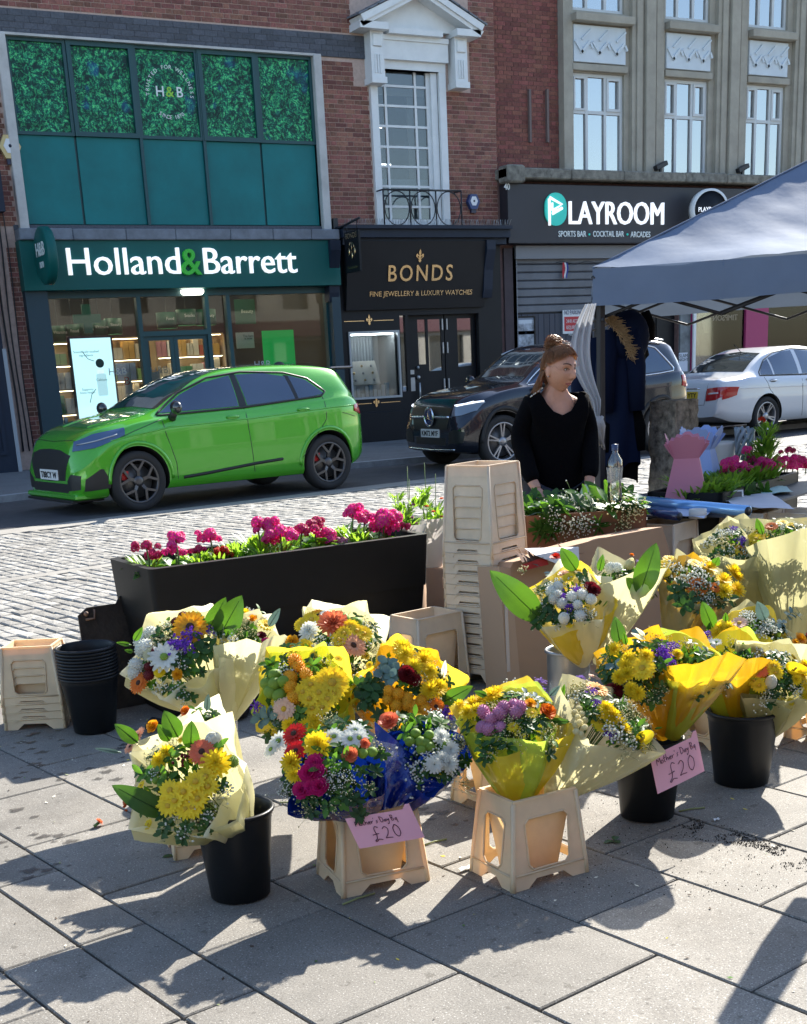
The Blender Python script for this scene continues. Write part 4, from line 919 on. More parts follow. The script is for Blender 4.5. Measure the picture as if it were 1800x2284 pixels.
# ---- the other side of the street, behind the viewer (seen in the glass)
def opposite(x0, x1, h, col, lab, seed):
    t = thing('facing_building', lab, 'building', ((x0+x1)/2, -13, 0)); q = random.Random(seed)
    xs_ = []; x = x0+1
    while x < x1-2: xs_.append(x); x += 2.6
    hs_ = [rect(x, z, x+1.3, z+1.8) for x in xs_ for z in (4.2, 6.8) if z+1.8 < h]
    hs_ += [rect(x, .4, x+2.0, 2.8) for x in xs_]
    MB().plate(rect(x0, 0, x1, h), hs_, .3, 0, Matrix.Translation((0, -13.3, 0))).box((x0, -22, 0), (x1, -13.35, h-.1)).build('wall', mat('facing_wall_%d' % seed, col, .85, var=.1, vs_=1), t, world=True)
    g_ = MB()
    for r_ in hs_: g_.box((r_[0][0], -13.2, r_[0][1]), (r_[2][0], -13.18, r_[2][1]))
    g_.build('windows', mat('dark_glass', (.03, .04, .05), .1), t, world=True)
    f = MB(); f.box((x0+.3, -13.1, 3), (x1-.3, -12.8, 3.7)); f.build('fascia', mat('fascia_far_%d' % seed, (.05+q.random()*.1, .04, .05), .5), t, world=True)
opposite(-22, 1, 8.2, (.30, .26, .21), 'pale rendered shop building across the street behind the viewer', 31)
opposite(1.2, 14, 9.6, (.22, .11, .08), 'brick shop building across the street behind the viewer', 32)
opposite(14.4, 40, 7.4, (.36, .34, .3), 'cream shop building across the street behind the viewer, right', 33)
# ------------------------------------------------------------------ cars
def curve(keys):
    xs = [k[0] for k in keys]; ys = [k[1] for k in keys]; n = len(xs)
    sl = [(ys[i+1]-ys[i])/(xs[i+1]-xs[i]) for i in range(n-1)]
    m = [sl[0]]+[0 if sl[i-1]*sl[i] <= 0 else 2*sl[i-1]*sl[i]/(sl[i-1]+sl[i]) for i in range(1, n-1)]+[sl[-1]]
    def f(x):
        if x <= xs[0]: return ys[0]
        if x >= xs[-1]: return ys[-1]
        i = max(j for j in range(n-1) if xs[j] <= x); h = xs[i+1]-xs[i]; t = (x-xs[i])/h
        return (2*t**3-3*t*t+1)*ys[i]+(t**3-2*t*t+t)*h*m[i]+(3*t*t-2*t**3)*ys[i+1]+(t**3-t*t)*h*m[i+1]
    return f
M_tyre = mat('tyre_rubber', (.018, .018, .019), .8)
M_trimb = mat('black_trim', (.012, .013, .014), .5)
M_cglass = mat('car_glass', (.008, .028, .075), .03, spec=1, coat=1)
M_wind = mat('windscreen_glass', (.03, .035, .035), .04, spec=.8, coat=.6)
M_chrome = mat('chrome', (.75, .77, .8), .12, metal=1)
M_redl = mat('red_lamp', (.5, .01, .015), .12, coat=1, trans=.2)
M_lens = mat('headlamp_lens', (.35, .4, .45), .06, metal=.5, coat=1)
M_under = mat('underbody', (.008, .008, .008), .9)
class Car:
    def __init__(s, name, label, p, paint, near, yaw, group='cars parked along the road'):
        """near = ground point under the near rear/front wheel line middle; the car is built nose at x=0"""
        s.p = p; s.L = p['L']
        s.root = thing(name, label, 'car', near, yaw, None); s.paint = paint
        a0, a1, L0 = p['wheels'][0], p['wheels'][1], p['L']; f1, r1 = p.get('ov', (a0, L0-a1))
        s.mp = lambda x: x*f1/a0 if x < a0 else (x-a0+f1 if x < a1 else f1+a1-a0+(x-a1)*r1/(L0-a1))
        s.L = f1+a1-a0+r1; s.wx = (f1, f1+a1-a0); s.top, s.hw, s.bot, s.belt = (curve([(s.mp(x), z) for x, z in p[k]]) for k in ('top', 'hw', 'bot', 'belt'))
        s.body()
    def section(s, x):
        top, w, zb = s.top(x), s.hw(x), s.bot(x); sh = min(s.belt(x), top-.05)
        g = max(0, min(1, (top-sh-.05)/.35)); g = g*g*(3-2*g); rw = s.p.get('rw', .70)
        wr = w*((1-g)*.80+g*rw); ed = sh+(top-sh)*((1-g)*.7+g*.87); d = sh-zb; a = (w*.925, sh); e = (wr, ed)
        lp = lambda t: (a[0]+(e[0]-a[0])*t+.02*w*math.sin(t*PI)*g, a[1]+(e[1]-a[1])*t)
        return [(0, zb), (.6*w, zb), (.92*w, zb+.015), (.975*w, zb+.07), (.992*w, zb+.25*d), (1*w, zb+.45*d), (1.0*w, zb+.62*d), (.985*w, zb+.76*d), (.99*w, zb+.84*d), (.962*w, sh-.05), (.945*w, sh-.012), a,
                lp(.25), lp(.5), lp(.75), e, (wr-.035*w, ed+.5*(top-ed)), (wr-.11*w, top-.012), (wr*.5, top-.002), (0, top)]
    def body(s):
        L = s.L; xs = [0, .012, .03, .06, .1, .15, .2, .27, .35]+[.35+(L-.7)*k/54 for k in range(1, 54)]+[L-.35, L-.27, L-.2, L-.15, L-.1, L-.06, L-.03, L-.012, L]
        vs = []; fs = []; rings = []
        for x in xs:
            sec = s.section(x); ring = []
            for k, (y, z) in enumerate(sec): ring.append(len(vs)); vs.append((x-L/2, -y, z))
            for k in range(len(sec)-2, 0, -1): y, z = sec[k]; ring.append(len(vs)); vs.append((x-L/2, y, z))
            rings.append(ring)
        n = len(rings[0])
        for a, b in zip(rings, rings[1:]):
            for k in range(n): fs.append((a[k], b[k], b[(k+1) % n], a[(k+1) % n]))
        fs.append(tuple(reversed(rings[0]))); fs.append(tuple(rings[-1]))
        me = bpy.data.meshes.new('body'); me.from_pydata(vs, [], fs)
        bm = bmesh.new(); bm.from_mesh(me); bmesh.ops.recalc_face_normals(bm, faces=bm.faces)
        s.bvh = BVHTree.FromBMesh(bm); bm.to_mesh(me); bm.free()
        me.materials.append(s.paint); me.materials.append(M_under)
        s.b = link('body', me, s.root)
        cut = MB(); r = s.p['r']+.045
        for x in s.wx:
            ph = [(r*math.cos(2*PI*k/48), r*math.sin(2*PI*k/48)) for k in range(48)]
            c = [(x-L/2+a, -2, s.p['r']+b+.01) for a, b in ph]+[(x-L/2+a, 2, s.p['r']+b+.01) for a, b in ph]
            cut.add(c, [tuple(range(48)), tuple(reversed(range(48, 96)))]+[(k, k+48, (k+1) % 48+48, (k+1) % 48) for k in range(48)], 1)
        co = cut.build('cut', [s.paint, M_under]); md = s.b.modifiers.new('b', 'BOOLEAN'); md.object = co; md.operation = 'DIFFERENCE'; md.solver = 'EXACT'
        s.b.parent = None
        me2 = bpy.data.meshes.new_from_object(s.b.evaluated_get(bpy.context.evaluated_depsgraph_get())); s.b.modifiers.clear(); s.b.data = me2; s.b.parent = s.root
        bpy.data.objects.remove(co)
        me2.polygons.foreach_set('use_smooth', [True]*len(me2.polygons)); me2.set_sharp_from_angle(angle=rad(38))
        W_ = s.p['W']/2
        MB().box((-L/2+.35, -W_*.62, .2), (L/2-.35, W_*.62, .6)).build('underbody', M_under, s.root)
        for x in s.wx:
            for sd in (-1, 1): s.wheel(x-L/2, sd)
    def wheel(s, x, sd):
        r = s.p['r']; W_ = s.p['W']/2; y = sd*(W_-.012); M = Matrix.Translation((x, y, r)) @ (Matrix.Rotation(PI/2, 4, 'X') if sd < 0 else Matrix.Rotation(-PI/2, 4, 'X'))
        rr = r*.72; t = MB()
        t.lathe([(rr, -.19), (r*.93, -.2), (r, -.17), (r, -.03), (r*.965, -.008), (r*.86, .0), (rr+.012, -.008), (rr, -.02)], 48, 0, M)
        for k in range(0): pass
        t = t.build('wheel', M_tyre, s.root)
        m = MB(); m.lathe([(rr+.004, -.015), (rr-.012, -.008), (rr-.022, -.03), (rr-.03, -.16)], 48, 0, M)
        st = s.p['spokes']; hub = .065
        def bar(a0, r0, a1, r1, w0, w1, z0=-.03, z1=-.012):
            p0 = V((r0*math.cos(a0), r0*math.sin(a0))); p1 = V((r1*math.cos(a1), r1*math.sin(a1))); d = (p1-p0).normalized(); n_ = V((-d.y, d.x))
            q = [p0+n_*w0, p0-n_*w0, p1-n_*w1, p1+n_*w1]; zt = [z0, z0, z1, z1]
            m.add([(a.x, a.y, zt[i]) for i, a in enumerate(q)]+[(a.x, a.y, zt[i]-.035) for i, a in enumerate(q)], [(0,1,2,3),(0,4,5,1),(1,5,6,2),(2,6,7,3),(3,7,4,0)], 0, M)
        n = s.p.get('nsp', 5)
        for k in range(n):
            a = 2*PI*k/n+.35
            if st == 'Y':
                bar(a, hub*.6, a, rr*.5, .02, .017); bar(a, rr*.48, a+.36, rr-.008, .015, .013, -.012, -.01); bar(a, rr*.48, a-.36, rr-.008, .015, .013, -.012, -.01)
            else:
                bar(a-.10, hub*.8, a-.13, rr-.008, .012, .010); bar(a+.10, hub*.8, a+.13, rr-.008, .012, .010)
        m.lathe([(0, -.018), (.03, -.018), (hub, -.028), (hub, -.06)], 20, 0, M)
        m.build('rim', s.p['rim'], t)
        b = MB(); b.lathe([(0, -.09), (rr*.78, -.09), (rr*.78, -.10), (0, -.10)], 32, 0, M); b.build('brake_disc', mat('disc_metal', (.14, .14, .14), .45, metal=.7), t)
        MB().lathe([(0, -.13), (rr, -.13)], 24, 0, M).build('wheel_back', M_under, t)
        if s.p.get('caliper'):
            MB().box((-rr*.8, rr*.1, -.09), (-rr*.45, rr*.5, -.055), 0, M).build('caliper', mat('caliper_red', (.55, .02, .02), .4), t)
    def cast(s, o, d):
        h = s.bvh.ray_cast(V(o), V(d)); return (h[0], h[1]) if h[0] else (None, None)
    def patch(s, name, bot, top, m, view='side', off=.004, nu=14, nv=5, th=.006, mirror=False, par=None):
        """sheet laid on the bodywork; bot and top are outline points seen from one side"""
        if mirror is True:
            for sg in (1, -1): s.patch(name, bot, top, m, view, off, nu, nv, th, sg, par)
            return
        sgn0 = 1 if mirror is False else mirror
        mb = MB()
        def samp(P, t):
            P = [V(p) for p in P]; ls = [(b-a).length for a, b in zip(P, P[1:])]; T = sum(ls)*t
            for a, b, l_ in zip(P, P[1:], ls):
                if T <= l_+1e-9: return a+(b-a)*(T/l_ if l_ > 0 else 0)
                T -= l_
            return P[-1]
        for sgn in (sgn0,):
            vs = []; good = True; ns = []; last = None
            for j in range(nv+1):
                for i in range(nu+1):
                    t = i/nu; a = samp(bot, t); b = samp(top, t); p = a+(b-a)*(j/nv)
                    if view == 'side': o, d = (s.mp(p.x)-s.L/2, -3*sgn, p.y), (0, sgn, 0)
                    elif view == 'front': o, d = (-6, p.x*sgn, p.y), (1, 0, 0)
                    elif view == 'rear': o, d = (6, p.x*sgn, p.y), (-1, 0, 0)
                    else: o, d = (s.mp(p.x)-s.L/2, p.y*sgn, 4), (0, 0, -1)
                    h, n_ = s.cast(o, d)
                    if h is None:
                        h, n_ = last if last else (V(o)+V(d)*3, -V(d))
                    last = (h, n_)
                    vs.append(h); ns.append(n_)
            W_ = nu+1; top_ = [h+n_*off for h, n_ in zip(vs, ns)]; lo = [h-n_*.004 for h, n_ in zip(vs, ns)]
            fs = [(j*W_+i, j*W_+i+1, (j+1)*W_+i+1, (j+1)*W_+i) for j in range(nv) for i in range(nu)]
            mb.add(top_, fs, 0, None, True)
            ed = [i for i in range(W_)]+[j*W_+nu for j in range(1, nv+1)]+[nv*W_+i for i in range(nu-1, -1, -1)]+[j*W_ for j in range(nv-1, 0, -1)]
            k = len(ed); mb.add([top_[e] for e in ed]+[lo[e] for e in ed], [(i, (i+1) % k, k+(i+1) % k, k+i) for i in range(k)])
        return mb.build(name, m, par or s.root)
    def line(s, pts, m=None, view='side', r=.005, name='panel_gap', mirror=False, off=.0):
        if mirror is True:
            for sg in (1, -1): s.line(pts, m, view, r, name, sg, off)
            return
        mb = MB()
        for sgn in ((mirror or 1),):
            out = []
            P = [V(p) for p in pts]
            for a, b in zip(P, P[1:]):
                n_ = max(2, int((b-a).length/.06))
                for k in range(n_): p = a+(b-a)*(k/n_); out.append(p)
            out.append(P[-1]); q = []
            for p in out:
                if view == 'side': o, d = (s.mp(p.x)-s.L/2, -3*sgn, p.y), (0, sgn, 0)
                elif view == 'front': o, d = (-6, p.x*sgn, p.y), (1, 0, 0)
                elif view == 'rear': o, d = (6, p.x*sgn, p.y), (-1, 0, 0)
                else: o, d = (s.mp(p.x)-s.L/2, p.y*sgn, 4), (0, 0, -1)
                h, n_ = s.cast(o, d)
                if h is not None: q.append(h+n_*off)
            if len(q) > 1: mb.tube(q, r, 5)
        return mb.build(name, m or M_trimb, s.root)
    def plate(s, txt, view, y, z, col, w=.52, h=.115):
        o, d = ((-6, y, z), (1, 0, 0)) if view == 'front' else ((6, y, z), (-1, 0, 0))
        hit, n_ = s.cast(o, d); sg = -1 if view == 'front' else 1
        x = hit.x+sg*.012
        pl = MB().plate(rrect(-w/2, -h/2, w/2, h/2, .012), [], .012, 0, Matrix.Translation((x, y, z)) @ Matrix.Rotation(sg*PI/2, 4, 'Z'))
        pl = pl.build('number_plate', mat('plate_'+view, col, .4), s.root)
        rot = Matrix.Rotation(sg*PI/2, 4, 'Z') @ UPR
        me = text_mesh(txt, h*.86, .0015, .0015); xs = [v.co.x for v in me.vertices]; me.transform(Matrix.Diagonal((w*.88/(max(xs)-min(xs)), 1, 1, 1)))
        me.transform(Matrix.Translation((x+sg*.0025, y, z-h*.3)) @ rot); me.materials.append(mat('plate_black', (.005, .005, .008), .5)); link('registration', me, pl)
    def mirror_unit(s, x, z, m):
        W_ = s.p['W']/2; x = s.mp(x)
        for sg in (-1, 1):
            t = MB().ball((x-s.L/2, sg*(W_+.10), z+.05), .105, 14, 8, sc=(.55, 1.0, .72)).build('door_mirror', m, s.root)
            MB().tube([(x-s.L/2+.02, sg*(W_-.06), z-.06), (x-s.L/2, sg*(W_+.06), z+.0)], [.05, .035], 8).build('mirror_foot', M_trimb, t)
    def handle(s, x, z, m):
        x = s.mp(x)
        for sg in (-1, 1):
            h, n_ = s.cast((x-s.L/2, sg*3, z), (0, -sg, 0))
            MB().ball((h.x, h.y, h.z), .1, 12, 6, sc=(.9, .12, .28)).build('handle_cup', M_trimb if m != s.paint else s.paint, s.root)
            MB().tube([(h.x-.085, h.y, h.z+.003), (h.x-.06, h.y+sg*.028, h.z+.006), (h.x+.06, h.y+sg*.028, h.z+.008), (h.x+.085, h.y, h.z+.006)], .011, 8).build('door_handle', m, s.root)

def paint(name, c, rough=.28, met=.25): return mat(name, c, rough, metal=met, coat=1)
# --- bright green hatchback
P = paint('lime_green_paint', (.075, .42, .02), .25, .2)
g1, g2 = gp(315, 1138), gp(735, 1090); yaw = math.atan2(g2.y-g1.y, g2.x-g1.x)
LG, WG, fo, wb = 4.2, 1.80, .84, 2.588
def place(mid, L, W_, fo, wb, yaw, flip=False):
    d = V((math.cos(yaw), math.sin(yaw), 0)); n_ = V((-math.sin(yaw), math.cos(yaw), 0))
    off = (L/2-(fo+wb/2))*(1 if not flip else -1)
    return mid+d*off+n_*(W_/2-.03)
gz = -.012
loc = place((g1+g2)/2+V((.02, 0, gz)), .70+wb+.68, WG, .70, wb, yaw)
green = Car('green_hatchback', 'bright green hatchback with black roof and dark Y-spoke wheels', dict(L=LG, W=WG, r=.335, wheels=(fo, fo+wb), spokes='Y', rim=mat('gunmetal', (.10, .10, .105), .35, metal=.8), caliper=True, ov=(.70, .68), rw=.69,
  top=[(0, .50), (.02, .62), (.06, .74), (.15, .84), (.4, .935), (.8, 1.01), (1.05, 1.05), (1.2, 1.10), (1.55, 1.29), (1.9, 1.44), (2.25, 1.51), (2.7, 1.53), (3.1, 1.525), (3.5, 1.50), (3.82, 1.45), (3.92, 1.37), (4.03, 1.16), (4.1, 1.02), (4.17, .92), (4.2, .7)],
  hw=[(0, .60), (.03, .68), (.1, .76), (.25, .83), (.55, .885), (.9, .9), (1.6, .885), (2.6, .885), (3.3, .9), (3.7, .89), (3.95, .84), (4.1, .76), (4.2, .62)],
  bot=[(0, .21), (.2, .18), (.6, .2), (1.3, .21), (3.0, .21), (3.8, .26), (4.2, .38)], belt=[(0, .5), (.5, .85), (1.0, .985), (1.6, 1.02), (2.6, 1.05), (3.3, 1.09), (3.8, 1.12), (4.2, 1.0)]), P, loc, yaw)
c = green; c.patch('roof', [(1.95, -.5), (3.75, -.48)], [(1.95, .5), (3.75, .48)], mat('black_roof', (.02, .022, .024), .25, coat=1), 'top', off=.005, nu=16, nv=10)
c.patch('windscreen', [(-.70, 1.10), (0, 1.13), (.70, 1.10)], [(-.52, 1.435), (0, 1.475), (.52, 1.435)], M_wind, 'front', nu=18, nv=8)
c.patch('front_door_window', [(1.22, 1.055), (2.24, 1.075)], [(1.28, 1.08), (1.55, 1.235), (1.85, 1.355), (2.24, 1.425)], M_cglass, mirror=True, nu=16)
c.patch('rear_door_window', [(2.36, 1.078), (3.03, 1.11)], [(2.33, 1.43), (2.7, 1.43), (2.98, 1.38)], M_cglass, mirror=True)
c.patch('rear_pillar_trim', [(3.03, 1.108), (3.09, 1.112)], [(2.97, 1.40), (3.05, 1.385)], M_trimb, mirror=True, off=.003, nu=3)
c.patch('quarter_window', [(3.08, 1.113), (3.42, 1.15)], [(3.03, 1.39), (3.25, 1.33), (3.44, 1.17)], M_cglass, mirror=True, nu=8)
c.patch('pillar_trim', [(2.25, 1.07), (2.35, 1.075)], [(2.25, 1.435), (2.32, 1.437)], M_trimb, mirror=True, off=.003, nu=3)
c.line([(1.18, 1.03), (2.3, 1.058), (3.4, 1.13), (3.48, 1.18), (3.28, 1.345), (2.98, 1.425), (2.4, 1.46), (1.95, 1.41), (1.55, 1.26), (1.18, 1.04)], name='window_seal', r=.014, mirror=True)
for pts in ([(1.2, 1.03), (1.22, .85), (1.32, .5), (1.33, .27)], [(2.3, 1.05), (2.32, .7), (2.36, .27)], [(3.42, 1.12), (3.42, .86), (3.2, .62), (3.02, .4), (3.0, .27)], [(1.2, .99), (.55, .80)], [(3.7, .92), (3.95, .86)]): c.line(pts, mirror=True, r=.004)
c.line([(1.4, .33), (1.7, .35), (2.4, .41), (2.75, .43)], name='sill_trim', r=.018, mirror=True)
c.line([(.15, -.62), (.12, -.3), (.11, 0), (.12, .3), (.15, .62)], view='top', r=.004, name='bonnet_gap')
c.patch('upper_grille', [(-.44, .385), (0, .37), (.44, .385)], [(-.56, .66), (-.3, .715), (0, .725), (.3, .715), (.56, .66)], M_trimb, 'front', nu=16)
c.patch('lower_grille', [(-.5, .25), (.5, .25)], [(-.5, .35), (.5, .35)], M_trimb, 'front')
c.patch('side_intake', [(.10, .27), (.42, .29)], [(.12, .40), (.34, .52), (.43, .36)], M_trimb, 'side', off=.006, mirror=True, nu=8)
c.patch('fog_pod', [(.50, .27), (.72, .29)], [(.50, .38), (.60, .46), (.74, .44)], M_trimb, 'front', mirror=True, nu=8)
c.patch('headlamp', [(.08, .70), (.3, .73), (.70, .85)], [(.13, .80), (.35, .875), (.72, .925)], mat('smoked_lens', (.03, .07, .16), .05, coat=1, spec=1), 'side', mirror=True, off=.008)
c.line([(.14, .765), (.35, .80), (.6, .86)], M_lens, name='lamp_strip', r=.008, mirror=True, off=.012)
c.patch('tail_lamp', [(3.93, .93), (4.15, .86)], [(3.93, 1.0), (4.12, 1.03)], M_redl, mirror=True, off=.012, nu=6)
c.patch('rear_window', [(-.55, 1.12), (.55, 1.12)], [(-.5, 1.33), (.5, 1.33)], M_cglass, 'rear')
LG = c.L; MB().bbox((3.58-LG/2, -.58, 1.43), (3.93-LG/2, .58, 1.468), .014).build('roof_spoiler', mat('black_roof', (.02, .02, .02), .3), c.root)
MB().bbox((-LG/2-.05, -.66, .145), (-LG/2+.35, .66, .175), .01).build('front_splitter', M_trimb, c.root)
MB().bbox((-LG/2-.02, -.72, .176), (-LG/2+.38, .72, .235), .015).build('splitter_lip', P, c.root)
MB().ball((3.2-LG/2, 0, 1.5), .07, 8, 6, sc=(1.3, .25, .9)).build('aerial_fin', M_trimb, c.root)
c.line([(.5, .80), (1.3, .90), (2.4, .93), (3.5, .99), (4.0, 1.0)], P, name='shoulder_crease', r=.010, mirror=True)
for wx_ in (.84, .84+2.588): c.line([(wx_+.425*math.cos(a*PI/14), .335+.425*math.sin(a*PI/14)) for a in range(0, 15)], P, name='arch_flare', r=.022, mirror=True)
c.line([(.45, -.35), (1.1, -.52)], P, 'top', .010, 'bonnet_crease', mirror=True)
c.plate('T88CY W', 'front', 0, .44, (.75, .77, .75)); c.mirror_unit(1.32, 1.06, mat('black_roof', (.02, .02, .02), .3)); c.handle(2.12, .955, P); c.handle(3.10, .985, P)
# --- black SUV
P = paint('black_paint_gloss', (.006, .009, .018), .22, .3)
s1, s2 = gp(1112, 1043), gp(1458, 1010); yaw = math.atan2(s2.y-s1.y, s2.x-s1.x); LS, WS, fo, wb = 4.63, 1.83, .85, 2.80
loc = place((s1+s2)/2+V((.12, 0, gz)), .66+wb+.60, WS, .66, wb, yaw)
suv = Car('black_suv', 'glossy black SUV with chrome grille bar parked behind the woman', dict(L=LS, ov=(.66, .60), W=WS, r=.36, wheels=(fo, fo+wb), spokes='D', rim=mat('silver_rim', (.35, .35, .37), .35, metal=.8), rw=.74,
  top=[(0, .62), (.02, .74), (.06, .86), (.14, .95), (.4, 1.03), (.9, 1.09), (1.2, 1.13), (1.32, 1.18), (1.65, 1.41), (1.9, 1.56), (2.2, 1.64), (2.8, 1.665), (3.5, 1.65), (4.1, 1.59), (4.25, 1.52), (4.42, 1.27), (4.54, 1.05), (4.6, .9), (4.63, .65)],
  hw=[(0, .68), (.03, .76), (.1, .82), (.25, .87), (.5, .905), (.9, .915), (3.8, .915), (4.2, .9), (4.45, .85), (4.63, .74)],
  bot=[(0, .25), (.3, .22), (1.2, .24), (3.6, .24), (4.2, .28), (4.63, .4)], belt=[(0, .6), (.5, .95), (1.2, 1.07), (2, 1.09), (3.6, 1.13), (4.3, 1.17), (4.63, 1.0)]), P, loc, yaw)
c = suv
c.patch('windscreen', [(-.74, 1.2), (0, 1.23), (.74, 1.2)], [(-.60, 1.545), (0, 1.59), (.60, 1.545)], M_wind, 'front', nu=18, nv=8)
c.patch('front_door_window', [(1.35, 1.11), (2.4, 1.13)], [(1.42, 1.14), (1.75, 1.36), (2.05, 1.50), (2.4, 1.55)], M_cglass, mirror=True)
c.patch('rear_door_window', [(2.48, 1.132), (3.28, 1.15)], [(2.47, 1.555), (2.9, 1.56), (3.27, 1.55)], M_cglass, mirror=True)
c.patch('quarter_window', [(3.36, 1.155), (4.0, 1.19)], [(3.35, 1.545), (3.6, 1.50), (3.98, 1.23)], M_cglass, mirror=True)
c.line([(1.32, 1.095), (2.4, 1.11), (3.4, 1.13), (4.05, 1.17), (4.08, 1.21), (3.65, 1.51), (3.35, 1.575), (2.4, 1.585), (2.0, 1.52), (1.7, 1.37), (1.32, 1.11)], M_chrome, name='window_chrome', r=.010, mirror=True)
for pts in ([(1.3, 1.08), (1.32, .6), (1.34, .32)], [(2.44, 1.1), (2.46, .7), (2.5, .32)], [(3.35, 1.12), (3.33, .9), (3.2, .6), (3.1, .33)]): c.line(pts, mirror=True, r=.004)
c.line([(.55, .40), (.9, .33)], name='x', r=.002)
c.patch('grille', [(-.46, .55), (0, .53), (.46, .55)], [(-.56, .84), (0, .865), (.56, .84)], mat('grille_dark', (.006, .006, .007), .35), 'front', nu=18)
c.line([(-.54, .715), (-.13, .72)], M_chrome, 'front', .022, 'grille_bar', off=.02); c.line([(.13, .72), (.54, .715)], M_chrome, 'front', .022, 'grille_bar', off=.02)
h, n_ = c.cast((-6, 0, .72), (1, 0, 0)); EM = Matrix.Translation((h.x-.03, 0, .72)) @ Matrix.Rotation(-PI/2, 4, 'Y')
em = MB().lathe([(.105, 0), (.115, .012), (.128, .014), (.14, 0)], 32, 0, EM).build('badge_ring', M_chrome, c.root)
MB().lathe([(0, .004), (.105, .004)], 24, 0, EM).build('badge_field', mat('badge_blue', (.01, .03, .10), .2), em)
st = MB()
for k in range(3):
    a = PI/2+k*2*PI/3; st.plate([(.1*math.cos(a), .1*math.sin(a)), (.016*math.cos(a+PI/3), .016*math.sin(a+PI/3)), (0, 0), (.016*math.cos(a-PI/3), .016*math.sin(a-PI/3))], [], .008, 0, Matrix.Translation((h.x-.045, 0, .72)) @ Matrix.Rotation(-PI/2, 4, 'Z'))
st.build('badge_star', M_chrome, em)
c.patch('headlamp', [(.58, .73), (.72, .74), (.86, .80)], [(.58, .85), (.74, .875), (.87, .905)], mat('bright_lens', (.2, .24, .28), .06, metal=.4, coat=1), 'front', mirror=True, off=.008, nu=8)
c.patch('headlamp_side', [(.10, .76), (.34, .80)], [(.10, .86), (.36, .91)], mat('bright_lens', (.2, .24, .28), .06, metal=.4, coat=1), 'side', mirror=True, off=.006, nu=8)
c.line([(.60, .87), (.75, .89), (.86, .915)], mat('lamp_white', (.85, .9, 1), .2, emit=.6), 'front', .011, 'lamp_edge', mirror=True, off=.014); c.line([(.10, .865), (.34, .91)], mat('lamp_white', (.85, .9, 1), .2, emit=.6), 'side', .011, 'lamp_edge', mirror=True, off=.012)
c.patch('bumper_intake', [(.50, .36), (.80, .38)], [(.52, .52), (.66, .56), (.82, .52)], M_trimb, 'front', mirror=True, off=.006, nu=8)
c.patch('lower_intake', [(-.42, .34), (.42, .34)], [(-.42, .44), (.42, .44)], M_trimb, 'front')
c.line([(-.66, .285), (0, .27), (.66, .285)], M_chrome, 'front', .013, 'chin_trim', off=.006)
for wx in (fo, fo+wb): c.line([(wx+.45*math.cos(a*PI/14), .365+.45*math.sin(a*PI/14)) for a in range(0, 15)], mat('arch_plastic', (.02, .02, .021), .7), name='wheel_arch_trim', r=.03, mirror=True)
c.patch('tail_lamp', [(4.28, .95), (4.55, .93)], [(4.28, 1.1), (4.5, 1.11)], M_redl, mirror=True, off=.012, nu=6)
c.patch('tail_lamp_rear', [(.52, .93), (.85, .93)], [(.55, 1.08), (.84, 1.09)], M_redl, 'rear', mirror=True, off=.012, nu=6)
c.line([(1.9, -.68), (3.9, -.66)], M_alum, 'top', .018, 'roof_rail', mirror=True, off=.05)
c.plate('KM72 MYF', 'front', 0, .50, (.62, .65, .68)); c.mirror_unit(1.5, 1.12, P); c.handle(2.3, 1.0, M_chrome); c.handle(3.15, 1.02, M_chrome)
# --- white saloon, nose to the right
P = paint('white_paint_car', (.62, .64, .66), .3, 0)
LW, WW, fo, wb = 4.6, 1.77, .79, 2.76; yaw = rad(5); w_ = gp(1708, 970)
mid = w_+V((math.cos(yaw), math.sin(yaw), 0))*(wb/2)+V((0, 0, gz))
loc = place(mid, LW, WW, fo, wb, yaw, True)
wc = Car('white_saloon', 'white saloon car with yellow rear number plate and red tail lamps', dict(L=LW, W=WW, r=.32, wheels=(fo, fo+wb), spokes='D', rim=mat('silver_rim', (.35, .35, .37), .35, metal=.8), rw=.70,
  top=[(0, .5), (.03, .68), (.1, .76), (.4, .88), (.9, .95), (1.3, 1.0), (1.45, 1.05), (1.8, 1.27), (2.1, 1.4), (2.5, 1.445), (2.9, 1.44), (3.3, 1.37), (3.65, 1.22), (3.9, 1.07), (4.05, 1.01), (4.3, .99), (4.48, .97), (4.54, .9), (4.58, .7), (4.6, .55)],
  hw=[(0, .62), (.05, .73), (.2, .81), (.5, .87), (1, .885), (3.6, .885), (4.1, .86), (4.4, .81), (4.55, .74), (4.6, .68)],
  bot=[(0, .22), (.5, .2), (3.8, .22), (4.3, .26), (4.6, .36)], belt=[(0, .5), (.6, .84), (1.4, .92), (2.5, .94), (3.4, .965), (4.0, .98), (4.6, .9)]), P, loc, yaw+PI)
c = wc
c.patch('rear_window', [(-.62, 1.06), (0, 1.075), (.62, 1.06)], [(-.50, 1.34), (0, 1.375), (.50, 1.34)], M_wind, 'rear', nu=16, nv=6)
c.patch('windscreen', [(-.65, 1.06), (.65, 1.06)], [(-.52, 1.36), (.52, 1.36)], M_wind, 'front')
c.patch('rear_door_window', [(2.72, .98), (3.32, .99)], [(2.75, 1.365), (3.0, 1.35), (3.34, 1.26)], M_cglass, mirror=True)
c.patch('quarter_window', [(3.37, .99), (3.66, 1.0)], [(3.38, 1.24), (3.5, 1.19), (3.64, 1.05)], M_cglass, mirror=True, nu=6)
c.patch('front_door_window', [(1.55, .96), (2.62, .98)], [(1.6, .98), (1.9, 1.19), (2.2, 1.32), (2.65, 1.37)], M_cglass, mirror=True)
c.line([(1.5, .95), (2.7, .962), (3.7, .985), (3.68, 1.04), (3.45, 1.23), (3.2, 1.34), (2.75, 1.395), (2.2, 1.35), (1.85, 1.19), (1.5, .96)], M_trimb, name='window_seal', r=.012, mirror=True)
